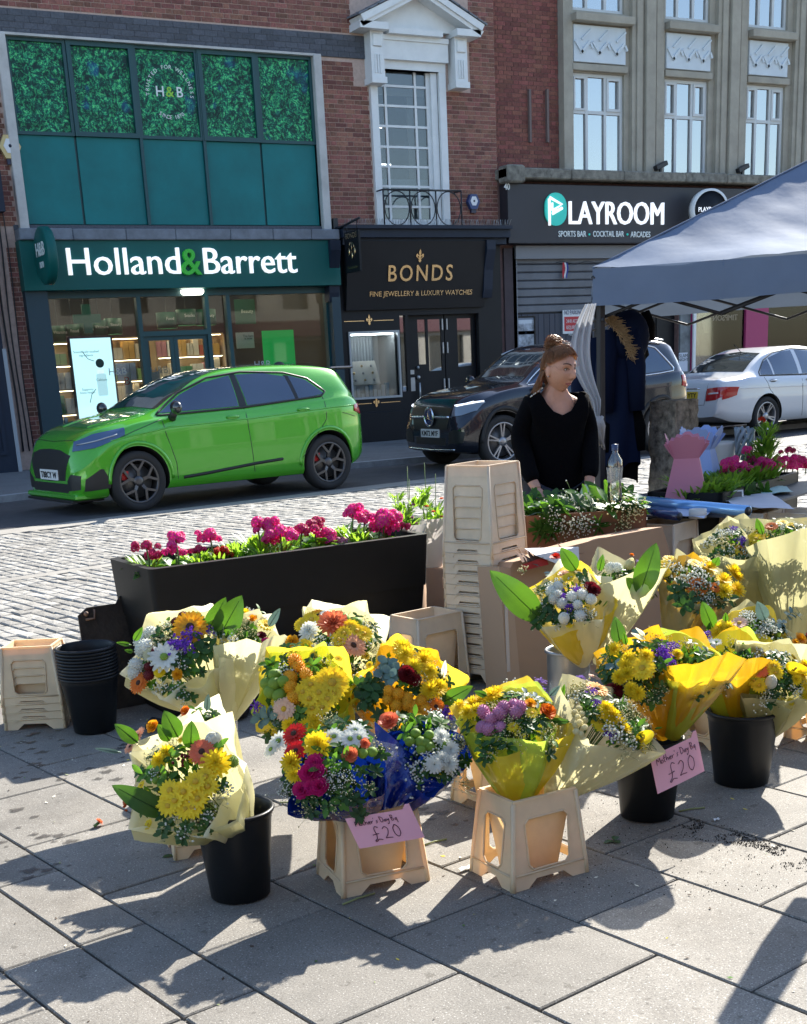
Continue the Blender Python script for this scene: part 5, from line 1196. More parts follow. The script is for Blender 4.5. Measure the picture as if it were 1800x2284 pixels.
for pts in ([(2.68, .95), (2.68, .6), (2.66, .28)], [(3.62, .96), (3.5, .75), (3.3, .55), (3.22, .3)], [(1.5, .94), (1.48, .3)]): c.line(pts, mirror=True, r=.004)
c.line([(1.5, .74), (3.0, .78), (4.2, .80)], P, name='crease', r=.006, mirror=True)
c.line([(-.45, .9), (-.42, .56), (.42, .56), (.45, .9)], view='rear', r=.004, name='boot_gap'); c.line([(-.28, .82), (.28, .82)], M_chrome, 'rear', .014, 'boot_trim')
c.patch('tail_lamp', [(.45, .62), (.66, .64), (.78, .70)], [(.45, .82), (.66, .84), (.78, .84)], M_redl, 'rear', mirror=True, off=.01, nu=8)
c.patch('tail_lamp_side', [(4.27, .70), (4.53, .64)], [(4.22, .83), (4.5, .84)], M_redl, 'side', mirror=True, off=.008, nu=8)
c.line([(.5, .735), (.7, .75)], M_white, 'rear', .018, 'reverse_lamp', mirror=True, off=.0)
c.plate('LN00 YTY', 'rear', 0, .72, (.62, .42, .03)); c.mirror_unit(1.65, .95, P); c.handle(2.5, .87, M_chrome); c.handle(3.42, .89, M_chrome)
MB().tube([(3.25-LW/2, 0, 1.36), (3.45-LW/2, 0, 1.50)], .006, 5).build('aerial', M_trimb, c.root)
# somebody walks past in the distance: left out of the cars block
# ------------------------------------------------------------------ crates, buckets, boxes
def plastic(name, c, tr=.3): return mat(name, c, .5, var=.10, vs_=9, trans=tr, tcol=(min(1, c[0]*1.25), c[1]*.95, c[2]*.55), bump=.05, bs=30)
M_cr = plastic('cream_crate_plastic', (.80, .68, .47)); M_cr2 = plastic('aged_crate_plastic', (.72, .61, .46), .2)
M_dirt = mat('crate_grime', (.12, .09, .06), .9)
def crate(name, label, loc, rz, w=.265, d=.215, h=.25, group=None, m=None, inset=.026, tub=True):
    """tapered flower crate: four sloping sides with a window each, cut-out feet, inner tub"""
    m = m or M_cr; t = thing(name, label, 'flower crate', loc, rz, group)
    for k in range(4):
        wd = w if k % 2 == 0 else d; dp = d if k % 2 == 0 else w
        a = wd/2; tp = a-inset; fz = h*.16; fo = .055
        out = [(-a, 0), (-a+fo, 0), (-a+fo+.03, fz*.62), (a-fo-.03, fz*.62), (a-fo, 0), (a, 0), (a-.002, fz), (a-.012, fz+.006), (tp, h), (-tp, h), (-a+.012, fz+.006), (-a+.002, fz)]
        def wx(z): return a-.012-(a-tp-.012)*(z-fz)/(h-fz)
        z0, z1 = fz+.012, h*.8; x0, x1 = wx(z0)-.05, wx(z1)-.035
        c = .014; hole = [(-x0+c, z0), (x0-c, z0), (x0, z0+c), (x1, z1-c), (x1-c, z1), (-x1+c, z1), (-x1, z1-c), (-x0, z0+c)]
        sl = math.atan2(inset, h)
        M = Matrix.Rotation(k*PI/2, 4, 'Z') @ Matrix.Translation((0, -dp/2, 0)) @ Matrix.Rotation(-sl, 4, 'X')
        b = MB(); b.plate(out, [hole], .004, 0, M)
        n = len(hole)          # raised lip round the window
        for (p, q_) in zip(hole, hole[1:]+hole[:1]): b.tube([(p[0], -.001, p[1]), (q_[0], -.001, q_[1])], .003, 4, mtx=M, cap=False)
        b.tube([(-a+.012, -.002, fz+.004), (a-.012, -.002, fz+.004)], .0035, 4, mtx=M)
        b.build('side', m, t)
    b = MB(); s_ = [(-1, -1), (1, -1), (1, 1), (-1, 1)]; tw, td = w/2-inset, d/2-inset
    def ring(f, z): return [(x*(tw-f), y*(td-f), z) for x, y in s_]
    vs = ring(-.003, h)+ring(-.003, h+.006)+ring(.008, h+.006)+ring(.008, h-.01)+ring(.036, .02)
    fs = [(r*4+i, r*4+(i+1) % 4, r*4+4+(i+1) % 4, r*4+4+i) for r in range(4) for i in range(4)]+[(16, 17, 18, 19)]
    b.add(vs, fs); b.build('tub', m, t)
    for x, y in s_:               # rounded corner posts
        MB().tube([(x*(w/2-.004), y*(d/2-.004), 0), (x*(w/2-.006), y*(d/2-.006), h*.16), (x*(tw+.001), y*(td+.001), h)], [.009, .008, .007], 6).build('corner_post', m, t)
    return t
def copy_tree(o, M, label, parent=None):
    c = o.copy(); C.objects.link(c)
    if parent: c.parent = parent
    else: c.matrix_world = M; WM[c.name] = M; c['label'] = label
    for ch in o.children: copy_tree(ch, None, None, c)
    return c
M_bk = mat('black_bucket_plastic', (.008, .0095, .012), .42, spec=.28, var=.25, vs_=5, bump=.05, bs=20)
M_bkin = M_bk
def bucket(name, label, loc, rt=.11, rb=.087, h=.26, m=None, group=None, water=True):
    m = m or M_bk; t = thing(name, label, 'bucket', loc, 0, group)
    MB().lathe([(0, .004), (rb-.01, .0), (rb, .004), (rb+(rt-rb)*.9, h*.87), (rt-.001, h*.88), (rt-.0005, h*.95), (rt-.0, h-.008)], 40).build('wall', m, t)
    MB().lathe([(rt-.001, h-.012), (rt+.007, h-.011), (rt+.009, h-.004), (rt+.006, h), (rt, h+.001), (rt-.004, h-.004), (rt-.008, h*.86), (rb-.004, .012), (0, .012)], 40).build('rim', m, t)
    return t
gA = gp(1143, 1996); crate_yellow = crate('flower_crate', 'cream plastic flower crate holding the big yellow wrapped bouquet', (0, 0, 0), 0)
def place_by_corner(corner, right, left, w, d):
    r = (right-corner); rz = math.atan2(r.y, r.x); c_ = corner+V((math.cos(rz), math.sin(rz), 0))*w/2+V((-math.sin(rz), math.cos(rz), 0))*d/2
    return Matrix.Translation((c_.x, c_.y, 0)) @ Matrix.Rotation(rz, 4, 'Z')
CG = 'cream flower crates under the bouquets'
M2 = place_by_corner(gp(1143, 1994), gp(1311, 1945), None, .27, .218); crate_yellow.matrix_world = M2; WM[crate_yellow.name] = M2; crate_yellow['group'] = CG
M1 = place_by_corner(gp(763, 2006), gp(958, 1965), None, .272, .22); cr_blue = copy_tree(crate_yellow, M1, 'cream flower crate under the blue wrapped bouquets with a pink price card')
Mb = Matrix.Translation(gp(1110, 1800)+V((.06, .07, 0))) @ Matrix.Rotation(rad(8), 4, 'Z'); copy_tree(crate_yellow, Mb, 'cream flower crate half hidden behind the yellow bouquet crate')
Mw = Matrix.Translation(gp(470, 1905)+V((0, .08, 0))) @ Matrix.Rotation(rad(-10), 4, 'Z') @ Matrix.Diagonal((.75, .8, 1.0, 1)); copy_tree(crate_yellow, Mw, 'small cream crate just behind the front black bucket')
# stack of four at the far left
cL, cRr = gp(8, 1630), gp(151, 1624); ang = math.atan2(cRr.y-cL.y, cRr.x-cL.x); 
c0 = (cL+cRr)/2+V((-math.sin(ang), math.cos(ang), 0))*.108
for k in range(4):
    M = Matrix.Translation((c0.x, c0.y, k*.034)) @ Matrix.Rotation(ang, 4, 'Z')
    lab = ('lowest', 'second lowest', 'second highest', 'topmost')[k]+' cream crate in the short stack at the left edge'
    o = copy_tree(crate_yellow, M, lab); o['group'] = 'short stack of crates beside the nested buckets'
# tall stack
TS = gp(1092, 1520); tall = crate('flower_crate', 'x', (0, 0, 0), 0, .29, .27, .40, 'tall stack of cream crates behind the cardboard', M_cr2, .024)
tang = rad(-33+28+40); tpos = at(1088, 1300, 6.0); tpos = V((3.135, 4.985, 0)); hz = .40; n_st = 13; pit = .0475
for k in range(n_st):
    M = Matrix.Translation((tpos.x, tpos.y, .985-.406-(n_st-1-k)*pit)) @ Matrix.Rotation(rad(24), 4, 'Z')
    lab = ORD[n_st-1-k]+' crate from the top of the tall crate stack'
    if k == 0: tall.matrix_world = M; WM[tall.name] = M; tall['label'] = lab
    else: copy_tree(tall, M, lab)
# single tall crate and a small one by the planter
mp = gp(1010, 1530)
Mm = Matrix.Translation((2.82, 5.0, 0)) @ Matrix.Rotation(rad(10), 4, 'Z')
mc = crate('flower_crate', 'open pale crate standing left of the torn cardboard box', (0, 0, 0), 0, .30, .235, .34, None, M_cr2, .022)
mc.matrix_world = Mm; WM[mc.name] = Mm
Ms = Matrix.Translation((2.46, 5.0, 0)) @ Matrix.Rotation(rad(6), 4, 'Z') @ Matrix.Diagonal((.8, .8, 1.05, 1)); copy_tree(crate_yellow, Ms, 'low cream crate between the planter and the open pale crate')
Mr = Matrix.Translation((3.25, 3.55, 0)) @ Matrix.Rotation(rad(14), 4, 'Z'); copy_tree(crate_yellow, Mr, 'cream crate behind the black bucket with the price card'); 
Mr = Matrix.Translation((3.62, 3.35, 0)) @ Matrix.Rotation(rad(14), 4, 'Z'); copy_tree(crate_yellow, Mr, 'cream crate at the right edge behind the rightmost black bucket')
# buckets
def bk_at(px, py, rb): g = gp(px, py); f = V((CF_.x, CF_.y, 0)).normalized(); return g+f*rb
BKA = bk_at(530, 2021, .087); BKB = bk_at(1455, 1837, .083); BKC = bk_at(1669, 1761, .092)
bkA = bucket('flower_bucket', 'glossy black bucket in front with the cream wrapped bouquet leaning out', BKA, .108, .085, .262, None, 'black buckets holding bouquets')
bkB = bucket('flower_bucket', 'black bucket carrying the right hand pink price card', BKB, .108, .085, .262, None, 'black buckets holding bouquets')
bkC = bucket('flower_bucket', 'black bucket at the right under amber and cream wrapped bouquets', BKC, .119, .091, .258, None, 'black buckets holding bouquets')
sbp = bk_at(203, 1641, .09)
nest = None
for k in range(10):
    p = sbp+V((0, 0, k*.0135)); lab = ORD[9-k]+' black bucket from the top of the nested stack'
    if nest is None: nest = bucket('nested_bucket', lab, p, .119, .088, .245, None, 'nested stack of black buckets')
    else: copy_tree(nest, Matrix.Translation(p), lab)
M_clr = mat('smoky_plastic', (.035, .04, .04), .12, alpha=.82, coat=.5)
bkD = bucket('flower_bucket', 'smoky see-through bucket under the white flower bouquet', bk_at(508, 1760, .08)+V((.0, .1, 0)), .088, .07, .30, M_clr)
M_zinc = mat('zinc_bucket', (.32, .33, .34), .35, metal=.8)
bkI = bucket('flower_bucket', 'grey metal bucket in front of the cardboard box', V((2.87, 3.98, 0)), .085, .075, .34, M_zinc)
bkJ = bucket('flower_bucket', 'black bucket behind, under the orange gerbera bouquet', V((3.45, 3.92, 0)), .10, .085, .36)
bkK = bucket('flower_bucket', 'black bucket in the shade at the right edge', V((4.05, 3.9, 0)), .13, .11, .34)
bkE = bucket('flower_bucket', 'black bucket hidden behind the middle yellow bouquets', V((2.0, 4.25, 0)), .1, .08, .30)
# planter
M_plt = mat('planter_black', (.011, .0105, .0105), .5, spec=.25, var=.2, vs_=4, bump=.08, bs=14)
FLc, FRc = gp(333, 1271, .66), gp(958, 1190, .66); pang = math.atan2(FRc.y-FLc.y, FRc.x-FLc.x); PLn = (FRc-FLc).length
BLc = gp(235, 1247, .66); pdp = (BLc-FLc).dot(V((-math.sin(pang), math.cos(pang), 0)))
pl = thing('trough_planter', 'long black trough planter full of magenta primulas', 'planter', (FLc.x, FLc.y, 0), pang)
L_, D_ = PLn, .50
def pbox(z0, z1, i0, i1, name, inner=False):
    b = MB(); r = .03
    def rg(z, i): return [(x, y, z) for x, y in rrect(i, i, L_-i, D_-i, r, 3)]
    A = rg(z0, i0)+rg(z1, i1); n = len(A)//2
    fs = [(k, (k+1) % n, n+(k+1) % n, n+k) for k in range(n)]
    if inner: A += rg(z1, i1+.035)+rg(z1-.12, i1+.045); fs += [(n+k, n+(k+1) % n, 2*n+(k+1) % n, 2*n+k) for k in range(n)]+[(2*n+k, 2*n+(k+1) % n, 3*n+(k+1) % n, 3*n+k) for k in range(n)]
    b.add(A, fs, 0, None, True); me = b.build(name, M_plt, pl); me.data.set_sharp_from_angle(angle=rad(35)); return me
pbox(.0, .02, .06, .055, 'base'); pbox(.02, .42, .05, .018, 'lower_trough'); pbox(.42, .66, .012, 0, 'upper_trough', True)
MB().box((.03, .03, .58), (L_-.03, D_-.03, .60)).build('soil', mat('compost', (.02, .014, .01), .95, bump=1, bs=60), pl)
MB().bbox((-.12, .12, 0), (.25, .75, .012), .004).build('x', M_iron, None) if False else None
bp = MB(); P0 = [(0, 0), (.42, 0), (.42, .58), (.33, .56), (.30, .50), (.20, .50), (.18, .47), (.045, .47), (.0, .44)]
plate_ = thing('metal_plate', 'dark rusty notched plate leaning on the left end of the planter', 'metal plate', (1.40, 5.56, 0), rad(4)); TL = Matrix.Rotation(rad(-4), 4, 'X')
MB().plate(P0, [], .012, 0, TL).build('sheet', mat('rusty_dark_metal', (.035, .028, .024), .65, metal=.2, var=.5, vs_=9, bump=.4, bs=40), plate_)
MB().tube([(.0+.03, -.004, .42), (.07, -.004, .42), (.075, -.004, .46)], .006, 5, mtx=TL).ball((.035, -.004, .445), .012, 8, 5, mtx=TL).build('bolt', mat('rust', (.2, .12, .08), .7), plate_)
MB().tube([(.30, -.004, .27), (.37, -.004, .31), (.42, -.004, .26), (.36, -.004, .21), (.3, -.004, .27)], .004, 4, mtx=TL).build('outline_mark', mat('worn_steel', (.25, .22, .2), .5), plate_)
hs_ = MB(); hs_.tube([(1.5+.03*k, 5.05+.05*math.sin(k*.9), .03+.012*math.sin(k*1.7)) for k in range(22)], .022, 7)
tag(hs_.build('black_liner', M_plt), 'crumpled black plastic lying at the foot of the planter', 'plastic sheet')
# cardboard
M_card = mat('cardboard', (.36, .22, .13), .85, var=.08, vs_=3, bump=.1, bs=12); M_cardd = mat('brown_cardboard', (.20, .085, .045), .85, var=.1, vs_=3); M_cardl = mat('cardboard_edge', (.42, .28, .18), .8)
cb = thing('cardboard_box', 'big torn flat cardboard box leaning beside the crate stack', 'cardboard box', (3.10, 4.66, 0), rad(5)); TB = Matrix.Rotation(rad(-6), 4, 'X')
MB().plate([(0, 0), (.98, 0), (.97, .50), (.93, .63), (.55, .62), (.28, .60), (.22, .585), (.02, .575), (0, .55)], [], .16, 0, TB).build('panel', M_card, cb)
MB().plate([(-.075, .0), (0, 0), (0, .55), (-.06, .565)], [], .16, 0, TB @ Matrix.Rotation(rad(0), 4, 'Z')).build('side_panel', M_cardl, cb)
MB().plate([(-.072, .1), (-.055, .1), (-.03, .52), (-.045, .52)], [], .004, 0, TB @ Matrix.Translation((0, -.006, 0))).build('tape', mat('parcel_tape', (.5, .42, .36), .25), cb)
q = random.Random(12); tf = MB()
for k in range(12):
    x = .02+k*.026; tf.add([(x, .0, .575), (x+.05, .01, .57), (x+.045, -.03-.02*q.random(), .55+.05*q.random()), (x+.01, .05, .6+.03*q.random())], [(0,1,2),(0,1,3)])
tf.build('torn_edge', mat('torn_card', (.16, .09, .06), .9), cb)
MB().add([(.08, -.02, .6), (.32, -.03, .61), (.30, -.06, .5), (.1, .08, .62)], [(0,1,2),(0,3,1)]).build('white_flap', mat('white_flap', (.6, .6, .62), .8), cb)
MB().add([(.0, -.012, .565), (.14, -.014, .59), (.16, -.014, .55), (.02, -.012, .54)], [(0,1,2,3)]).build('red_print', mat('red_print', (.35, .02, .02), .7), cb)
sc = MB(); sc.tube([(.42+.012*k, -.006, .17+.02*math.sin(k*2.3)+.02*math.sin(k*.7)) for k in range(24)], .0016, 4, mtx=TB); sc.build('handwriting', M_iron, cb)
fb = thing('foliage_box', 'brown cardboard box heaped with cut greenery in front of the woman', 'cardboard box', at(1172, 1160, 6.15)*1, rad(-22)); fb.location.z = 0; WM[fb.name] = Matrix.Translation((fb.location.x, fb.location.y, 0)) @ Matrix.Rotation(rad(-22), 4, 'Z'); fb.matrix_world = WM[fb.name]
b = MB(); b.plate(rect(0, .38, .60, .70), [], .006); b.box((0, 0, .38), (.006, .42, .70)); b.box((.594, 0, .38), (.60, .42, .70)); b.box((0, .414, .38), (.60, .42, .70)); b.box((.004, .004, .4), (.596, .416, .62))
b.build('box_walls', M_cardd, fb); b = MB().bbox((.12, -.02, 0), (.62, .40, .38), .004).build('box_beneath', M_card, fb)
for x in (.14, .5): MB().lathe([(0, 0), (.022, 0)], 14, 0, Matrix.Translation((x, -.002, .50)) @ Matrix.Rotation(PI/2, 4, 'X')).build('hand_hole', mat('hole_dark', (.07, .03, .02), .9), fb)
# trestle board on crates with the wrapping things
TZ = .60
def bt(px, py, z=TZ): return gp(px, py, z)
tb = thing('work_board', 'thin dark board laid on crates with wrapping paper on it', 'table', (0, 0, 0)); 
c_ = [bt(1372, 1140), bt(1618, 1150), bt(1700, 1128), bt(1800, 1098), bt(1850, 1070), bt(1560, 1085), bt(1400, 1105)]
n = len(c_); b = MB(); b.add([(p.x, p.y, TZ) for p in c_]+[(p.x, p.y, TZ-.012) for p in c_], [tuple(range(n)), tuple(reversed(range(n, 2*n)))]+[(k, (k+1) % n, n+(k+1) % n, n+k) for k in range(n)])
b.build('board', mat('dark_board', (.05, .06, .08), .5, var=.3, vs_=5), tb)
def tall_copy(x, y, rz, lab, sc=1.0, z=0):
    o = copy_tree(tall, Matrix.Translation((x, y, z)) @ Matrix.Rotation(rad(rz), 4, 'Z') @ Matrix.Diagonal((sc, sc, 1, 1)), lab); o['group'] = 'upside down crates carrying the work board'; return o
p1 = bt(1450, 1150); p2 = bt(1680, 1140)
for (px, lab, s_) in ((1500, 'large cream crate carrying the left end of the work board', 1.05), (1700, 'large cream crate carrying the middle of the work board', 1.05), (1800, 'large cream crate carrying the right end of the work board', 1.05)):
    p = bt(px, 1165 if px < 1600 else 1140)+V((CF_.x, CF_.y, 0))*.2; tall_copy(p.x, p.y, 22, lab, s_, TZ-.012-.41)
    MB().box((p.x-.13, p.y-.13, 0), (p.x+.13, p.y+.13, .19)).build('box_beneath', M_card, tb)
# rolls
def roll(a, b_, r, m, lab, cat, core=True):
    A, B = at(*a), at(*b_); d = (B-A).normalized(); t = thing('roll', lab, cat, (0, 0, 0)); MB().tube([A, B], r, 20).build('wound_sheet', m, t)
    if core: MB().tube([B+d*.0005, B+d*.003], [r*.78, r*.78], 20).build('core_end', M_iron, t); MB().tube([B+d*.002, B+d*.004], [r*.95, r*.95], 20, cap=False).build('core_ring', M_card, t)
zt = TZ+.0
A = gp(1385, 1115, TZ+.03); B = gp(1662, 1145, TZ+.03)
def roll3(A, B, r, m, lab):
    d = (B-A).normalized(); t = thing('wrapping_roll', lab, 'roll', A); M = WM[t.name].inverted()
    MB().tube([M @ A, M @ B], r, 24).build('wound_sheet', m, t)
    b = MB(); b.tube([M @ (B+d*.0006), M @ (B+d*.004)], r*.8, 20); b.build('hollow_core', M_iron, t); b = MB()
    for k in range(24):
        pass
    return t
roll3(gp(1385, 1112, TZ+.032), gp(1668, 1140, TZ+.032), .028, mat('blue_film', (.25, .50, .85), .18, metal=.35, coat=.6), 'long shiny pale blue roll of film lying on the work board')
roll3(gp(1432, 1143, TZ+.03), gp(1515, 1152, TZ+.03), .022, mat('navy_film', (.012, .025, .10), .25, coat=.5), 'short dark navy roll in front of the long blue roll')
def disc(px, py, r, h, m, lab, cat, z=TZ):
    p = gp(px, py, z); t = thing('tape_roll', lab, cat, p); MB().lathe([(r*.55, 0), (r, 0), (r, h), (r*.55, h), (r*.55, 0)], 28).build('ring', m, t)
disc(1556, 1155, .045, .045, mat('white_tape', (.62, .60, .55), .5), 'white ribbon reel standing before the blue roll', 'ribbon reel')
disc(1413, 1134, .04, .03, mat('white_tape', (.62, .60, .55), .5), 'small white tape reel at the left end of the board', 'tape reel')
def sheet(px0, py0, px1, py1, px2, py2, px3, py3, m, lab, z, name='paper_sheet', cat='sheet', amp=.012, seed=0):
    P = [gp(a, b_, z) for a, b_ in ((px0, py0), (px1, py1), (px2, py2), (px3, py3))]; q_ = MB()
    q_.grid(lambda a, b_: (lambda p: (p.x, p.y, z+.002+amp*(1+noise_at((p.x*9+seed, p.y*9, 0)))*.6))(P[0].lerp(P[1], a).lerp(P[3].lerp(P[2], a), b_)), 16, 8)
    return tag(q_.build(name, m), lab, cat)
sheet(1440, 1158, 1520, 1160, 1500, 1128, 1430, 1135, mat('navy_film', (.012, .025, .10), .25), 'crumpled navy film beside the short roll', TZ+.002, amp=.02)
sheet(1490, 1150, 1570, 1160, 1600, 1130, 1500, 1125, mat('pale_tissue', (.45, .5, .62), .6), 'pale blue tissue sheet under the reels', TZ+.003)
sheet(1640, 1135, 1775, 1142, 1720, 1105, 1600, 1110, mat('white_tissue', (.55, .53, .57), .7), 'crumpled white tissue hanging over the right side of the board', TZ+.004, amp=.02)
sheet(1690, 1108, 1770, 1100, 1745, 1085, 1680, 1090, mat('mint_card', (.42, .62, .60), .6), 'mint green card lying behind the dark leaves', TZ+.005)
# pink carrier boxes with scalloped tops
def vase_box(px, py, s, m, lab, rz, Mz=TZ):
    p = gp(px, py, Mz); t = thing('bouquet_box', lab, 'gift box', p, rz)
    def fr_(w, k): return [(-w, k*w), (w, k*w)]
    b = MB(); w0, w1, h = .075*s, .043*s, .15*s
    vs = [(-w0,-w0,0),(w0,-w0,0),(w0,w0,0),(-w0,w0,0),(-w1,-w1,h),(w1,-w1,h),(w1,w1,h),(-w1,w1,h)]
    b.add(vs, [(0,3,2,1),(0,1,5,4),(1,2,6,5),(2,3,7,6),(3,0,4,7)]); b.build('body', m, t)
    for k in range(4):
        fl = [(-w1, 0), (w1, 0), (w1*1.8, h*.36), (w1*1.4, h*.40), (w1*1.3, h*.47), (w1*1.0, h*.46), (w1*.85, h*.55), (w1*.45, h*.53), (w1*.2, h*.60), (-w1*.2, h*.60), (-w1*.45, h*.53), (-w1*.85, h*.55), (-w1*1.0, h*.46), (-w1*1.3, h*.47), (-w1*1.4, h*.40), (-w1*1.8, h*.36)]
        MB().plate(fl, [], .003, 0, Matrix.Rotation(k*PI/2, 4, 'Z') @ Matrix.Translation((0, -w1, h)) @ Matrix.Rotation(rad(22), 4, 'X')).build('flap', m, t)
M_pk = mat('pink_card', (.56, .21, .28), .6); M_bl = mat('periwinkle_card', (.30, .42, .75), .6)
vase_box(1530, 1118, 1.62, M_pk, 'pink card gift box with scalloped opening flaps', rad(48))
vase_box(1562, 1092, 1.62, M_bl, 'pale blue card gift box directly behind the pink one', rad(35))
# little framed display
p = gp(1643, 1118, TZ); t = thing('desk_clock', 'small white framed grey display standing on the board', 'clock', p, rad(-18)); RXc = Matrix.Rotation(rad(-15), 4, 'X')
MB().plate(rect(-.045, 0, .045, .062), [rect(-.036, .01, .036, .053)], .012, 0, RXc).build('frame', M_white, t); MB().plate(rect(-.036, .01, .036, .053), [], .003, 0, RXc @ Matrix.Translation((0, .005, 0))).build('display', mat('lcd_grey', (.12, .13, .13), .3), t)
# water bottle
p = gp(1371, 1112, .60); p = at(1371, 1105, 6.0); bz = .66
bo = thing('water_bottle', 'clear plastic water bottle standing by the tent pole', 'bottle', (p.x, p.y, p.z-.03)); M_pet = glass('clear_plastic', (.86, .9, .9), .10)
MB().lathe([(.028, 0), (.034, .01), (.034, .07), (.028, .10), (.034, .125), (.037, .16), (.034, .19), (.014, .225), (.013, .245)], 24).build('body', M_pet, bo)
MB().lathe([(.0345, .09), (.0355, .125), (.0385, .16)], 24).build('label_band', mat('label_clear', (.5, .55, .58), .3, alpha=.35), bo); MB().lathe([(.015, .235), (.016, .262), (0, .265)], 16).build('cap', mat('cap_dark', (.03, .05, .12), .4), bo)
# weathered stump
p = at(1500, 1150, 8.3); st = thing('weathered_post', 'grey weathered square stump with chipped edges behind the pink box', 'bollard', (p.x, p.y, 0), rad(12))
q = random.Random(8); b = MB(); hgt = at(1500, 890, 8.3).z; n_ = 34
def sg(a, t): 
    x, y = [(-.115, -.1), (.115, -.1), (.115, .1), (-.115, .1), (-.115, -.1)][int(a*4) if a < 1 else 4], 0
    i = min(3, int(a*4)); f = a*4-i; c4 = [(-.115, -.1), (.115, -.1), (.115, .1), (-.115, .1), (-.115, -.1)]
    x = c4[i][0]+(c4[i+1][0]-c4[i][0])*f; y = c4[i][1]+(c4[i+1][1]-c4[i][1])*f
    k = 1+.09*noise_at((x*14, y*14, t*9))+(.08*noise_at((x*40, y*40, t*26)) if True else 0)-(.12 if noise_at((x*9+3, y*9, t*7)) > .42 else 0)
    return (x*k, y*k, t*hgt+.01*noise_at((x*20, y*20, 1))*(t > .95))
b.grid(sg, 48, n_); b.add([sg(k/48, 1) for k in range(48)], [tuple(range(48))]); b.build('post', mat('weathered_grey', (.22, .19, .15), .9, var=.65, vs_=22, bump=1, bs=60), st)
# ------------------------------------------------------------------ gazebo
M_can = mat('gazebo_fabric', (.165, .215, .30), .7, var=.08, vs_=2, trans=.12, bump=.5, bs=5, spec=.04)
ga = thing('gazebo', 'blue grey pop-up gazebo with scissor frame and dark corner pole', 'gazebo', (0, 0, 0))
EZ = 1.905; VZ = 1.70
Pc = gp(1322, 600, EZ); dr = V((.70, -.714, 0)); Pr = Pc+dr*3.0; nb_ = V((.6, .8, 0))
Pb = Pc+nb_*2.9; Pbr = Pr+nb_*2.9; apex = (Pc+Pbr)/2+V((0, 0, 0)); 
hh = 2.59; apex.z = hh; rb = MB()
def roofside(A, B):
    def fn(a, t):
        p = A.lerp(B, a).lerp(apex, t); e = math.sin(a*PI); f = p.copy()
        f.z += -.10*math.sin(t*PI)*e+.03*noise_at((p.x*2.2, p.y*2.2, 0))*(1-t)+.014*noise_at((p.x*5, p.y*5, 7))+.004*noise_at((p.x*9, p.y*9, 3))
        return tuple(f)
    rb.grid(fn, 40, 24)
for A, B in ((Pc, Pr), (Pr, Pbr), (Pbr, Pb), (Pb, Pc)): roofside(A, B)
rb.build('roof', M_can, ga)
for P_ in (Pc, Pr, Pb, Pbr): MB().tube([P_.lerp(apex, k/12)+V((0, 0, .004)) for k in range(13)], .007, 5).build('roof_seam', M_can, ga)
for k in (1, 2, 3):
    e_ = Pc.lerp(Pr, k/4); MB().tube([e_+V((0, 0, .002)), e_-V((0, 0, .2))], .003, 4).build('valance_seam', M_can, ga)
for A, B in ((Pc, Pr), (Pr, Pbr), (Pbr, Pb), (Pb, Pc)):
    vb = MB(); d = (B-A).normalized(); nn = V((d.y, -d.x, 0))
    vb.grid(lambda a, t: tuple(A.lerp(B, a)+nn*(.012+.012*noise_at((a*14, t*2, A.x)))*(t)+V((0, 0, -.205*t-.008*math.sin(a*9)*t))), 60, 5); vb.build('valance', M_can, ga)
legm = mat('gazebo_steel', (.03, .03, .034), .45, metal=.4)
for P_ in (Pc, Pr, Pb, Pbr):
    cc_ = (Pc+Pbr)/2; ins = (cc_-P_); ins.z = 0; ins.normalize(); q_ = P_+ins*.06
    b = MB(); b.bbox((q_.x-.02, q_.y-.02, 0), (q_.x+.02, q_.y+.02, EZ-.02), .004); b.box((q_.x-.06, q_.y-.06, 0), (q_.x+.06, q_.y+.06, .008)); b.build('leg', legm, ga)
for A, B in ((Pc, Pr), (Pr, Pbr), (Pbr, Pb), (Pb, Pc)):
    b = MB(); n_ = 4
    for k in range(n_):
        a0, a1 = A.lerp(B, k/n_), A.lerp(B, (k+1)/n_); ins = ((Pc+Pbr)/2-(A+B)/2); ins.z = 0; ins.normalize(); a0 = a0+ins*.06; a1 = a1+ins*.06
        for z0, z1 in ((EZ-.05, EZ-.29), (EZ-.29, EZ-.05)): b.tube([(a0.x, a0.y, z0), (a1.x, a1.y, z1)], .010, 5)
    b.build('scissor_brace', legm, ga)
# inner white liner seen under the far side
b = MB()
for s_ in (Pc, Pr, Pb, Pbr): b.tube([V((s_.x, s_.y, EZ-.05)), apex-V((0, 0, .12))], .014, 5)
b.build('roof_strut', legm, ga)
# side curtain tied to the pole
Q = at(1318, 690, 7.2); rt_ = V((CR_.x, CR_.y, 0)).normalized(); bk_ = V((CF_.x, CF_.y, 0)).normalized(); cu = MB()
def curt(a, t):
    w_ = .085*(1-t)**.8+.022; x = -.075*math.sin(min(1, t*1.25)*PI)+.035*t; f = .018*math.sin(a*19)*(1-.5*t)
    return tuple(Q+rt_*(x+(a-.5)*w_*(.6+.9*math.sin(t*PI*.9)))+bk_*(f)+V((0, 0, .03-t*.66)))
cu.grid(curt, 34, 24); tag(cu.build('side_curtain', mat('curtain_grey', (.48, .50, .53), .7, trans=.25, bump=.1, bs=9)), 'pale grey gazebo side curtain gathered and tied against the pole', 'curtain')
kn = MB(); K0 = at(1336, 950, 7.15)
for k in range(6): kn.tube([K0+V((0, 0, .05))+rt_*.01*(k-3), K0+rt_*(.02*math.sin(k*2))-bk_*.02, K0+rt_*(.012*(k-2.5))+V((0, 0, -.07-.012*k))], [.010, .015, .006], 6)
tag(kn.build('curtain_tie', mat('tie_grey', (.40, .38, .35), .8)), 'knotted grey cloth tie at the bottom of the gathered curtain', 'cloth tie')
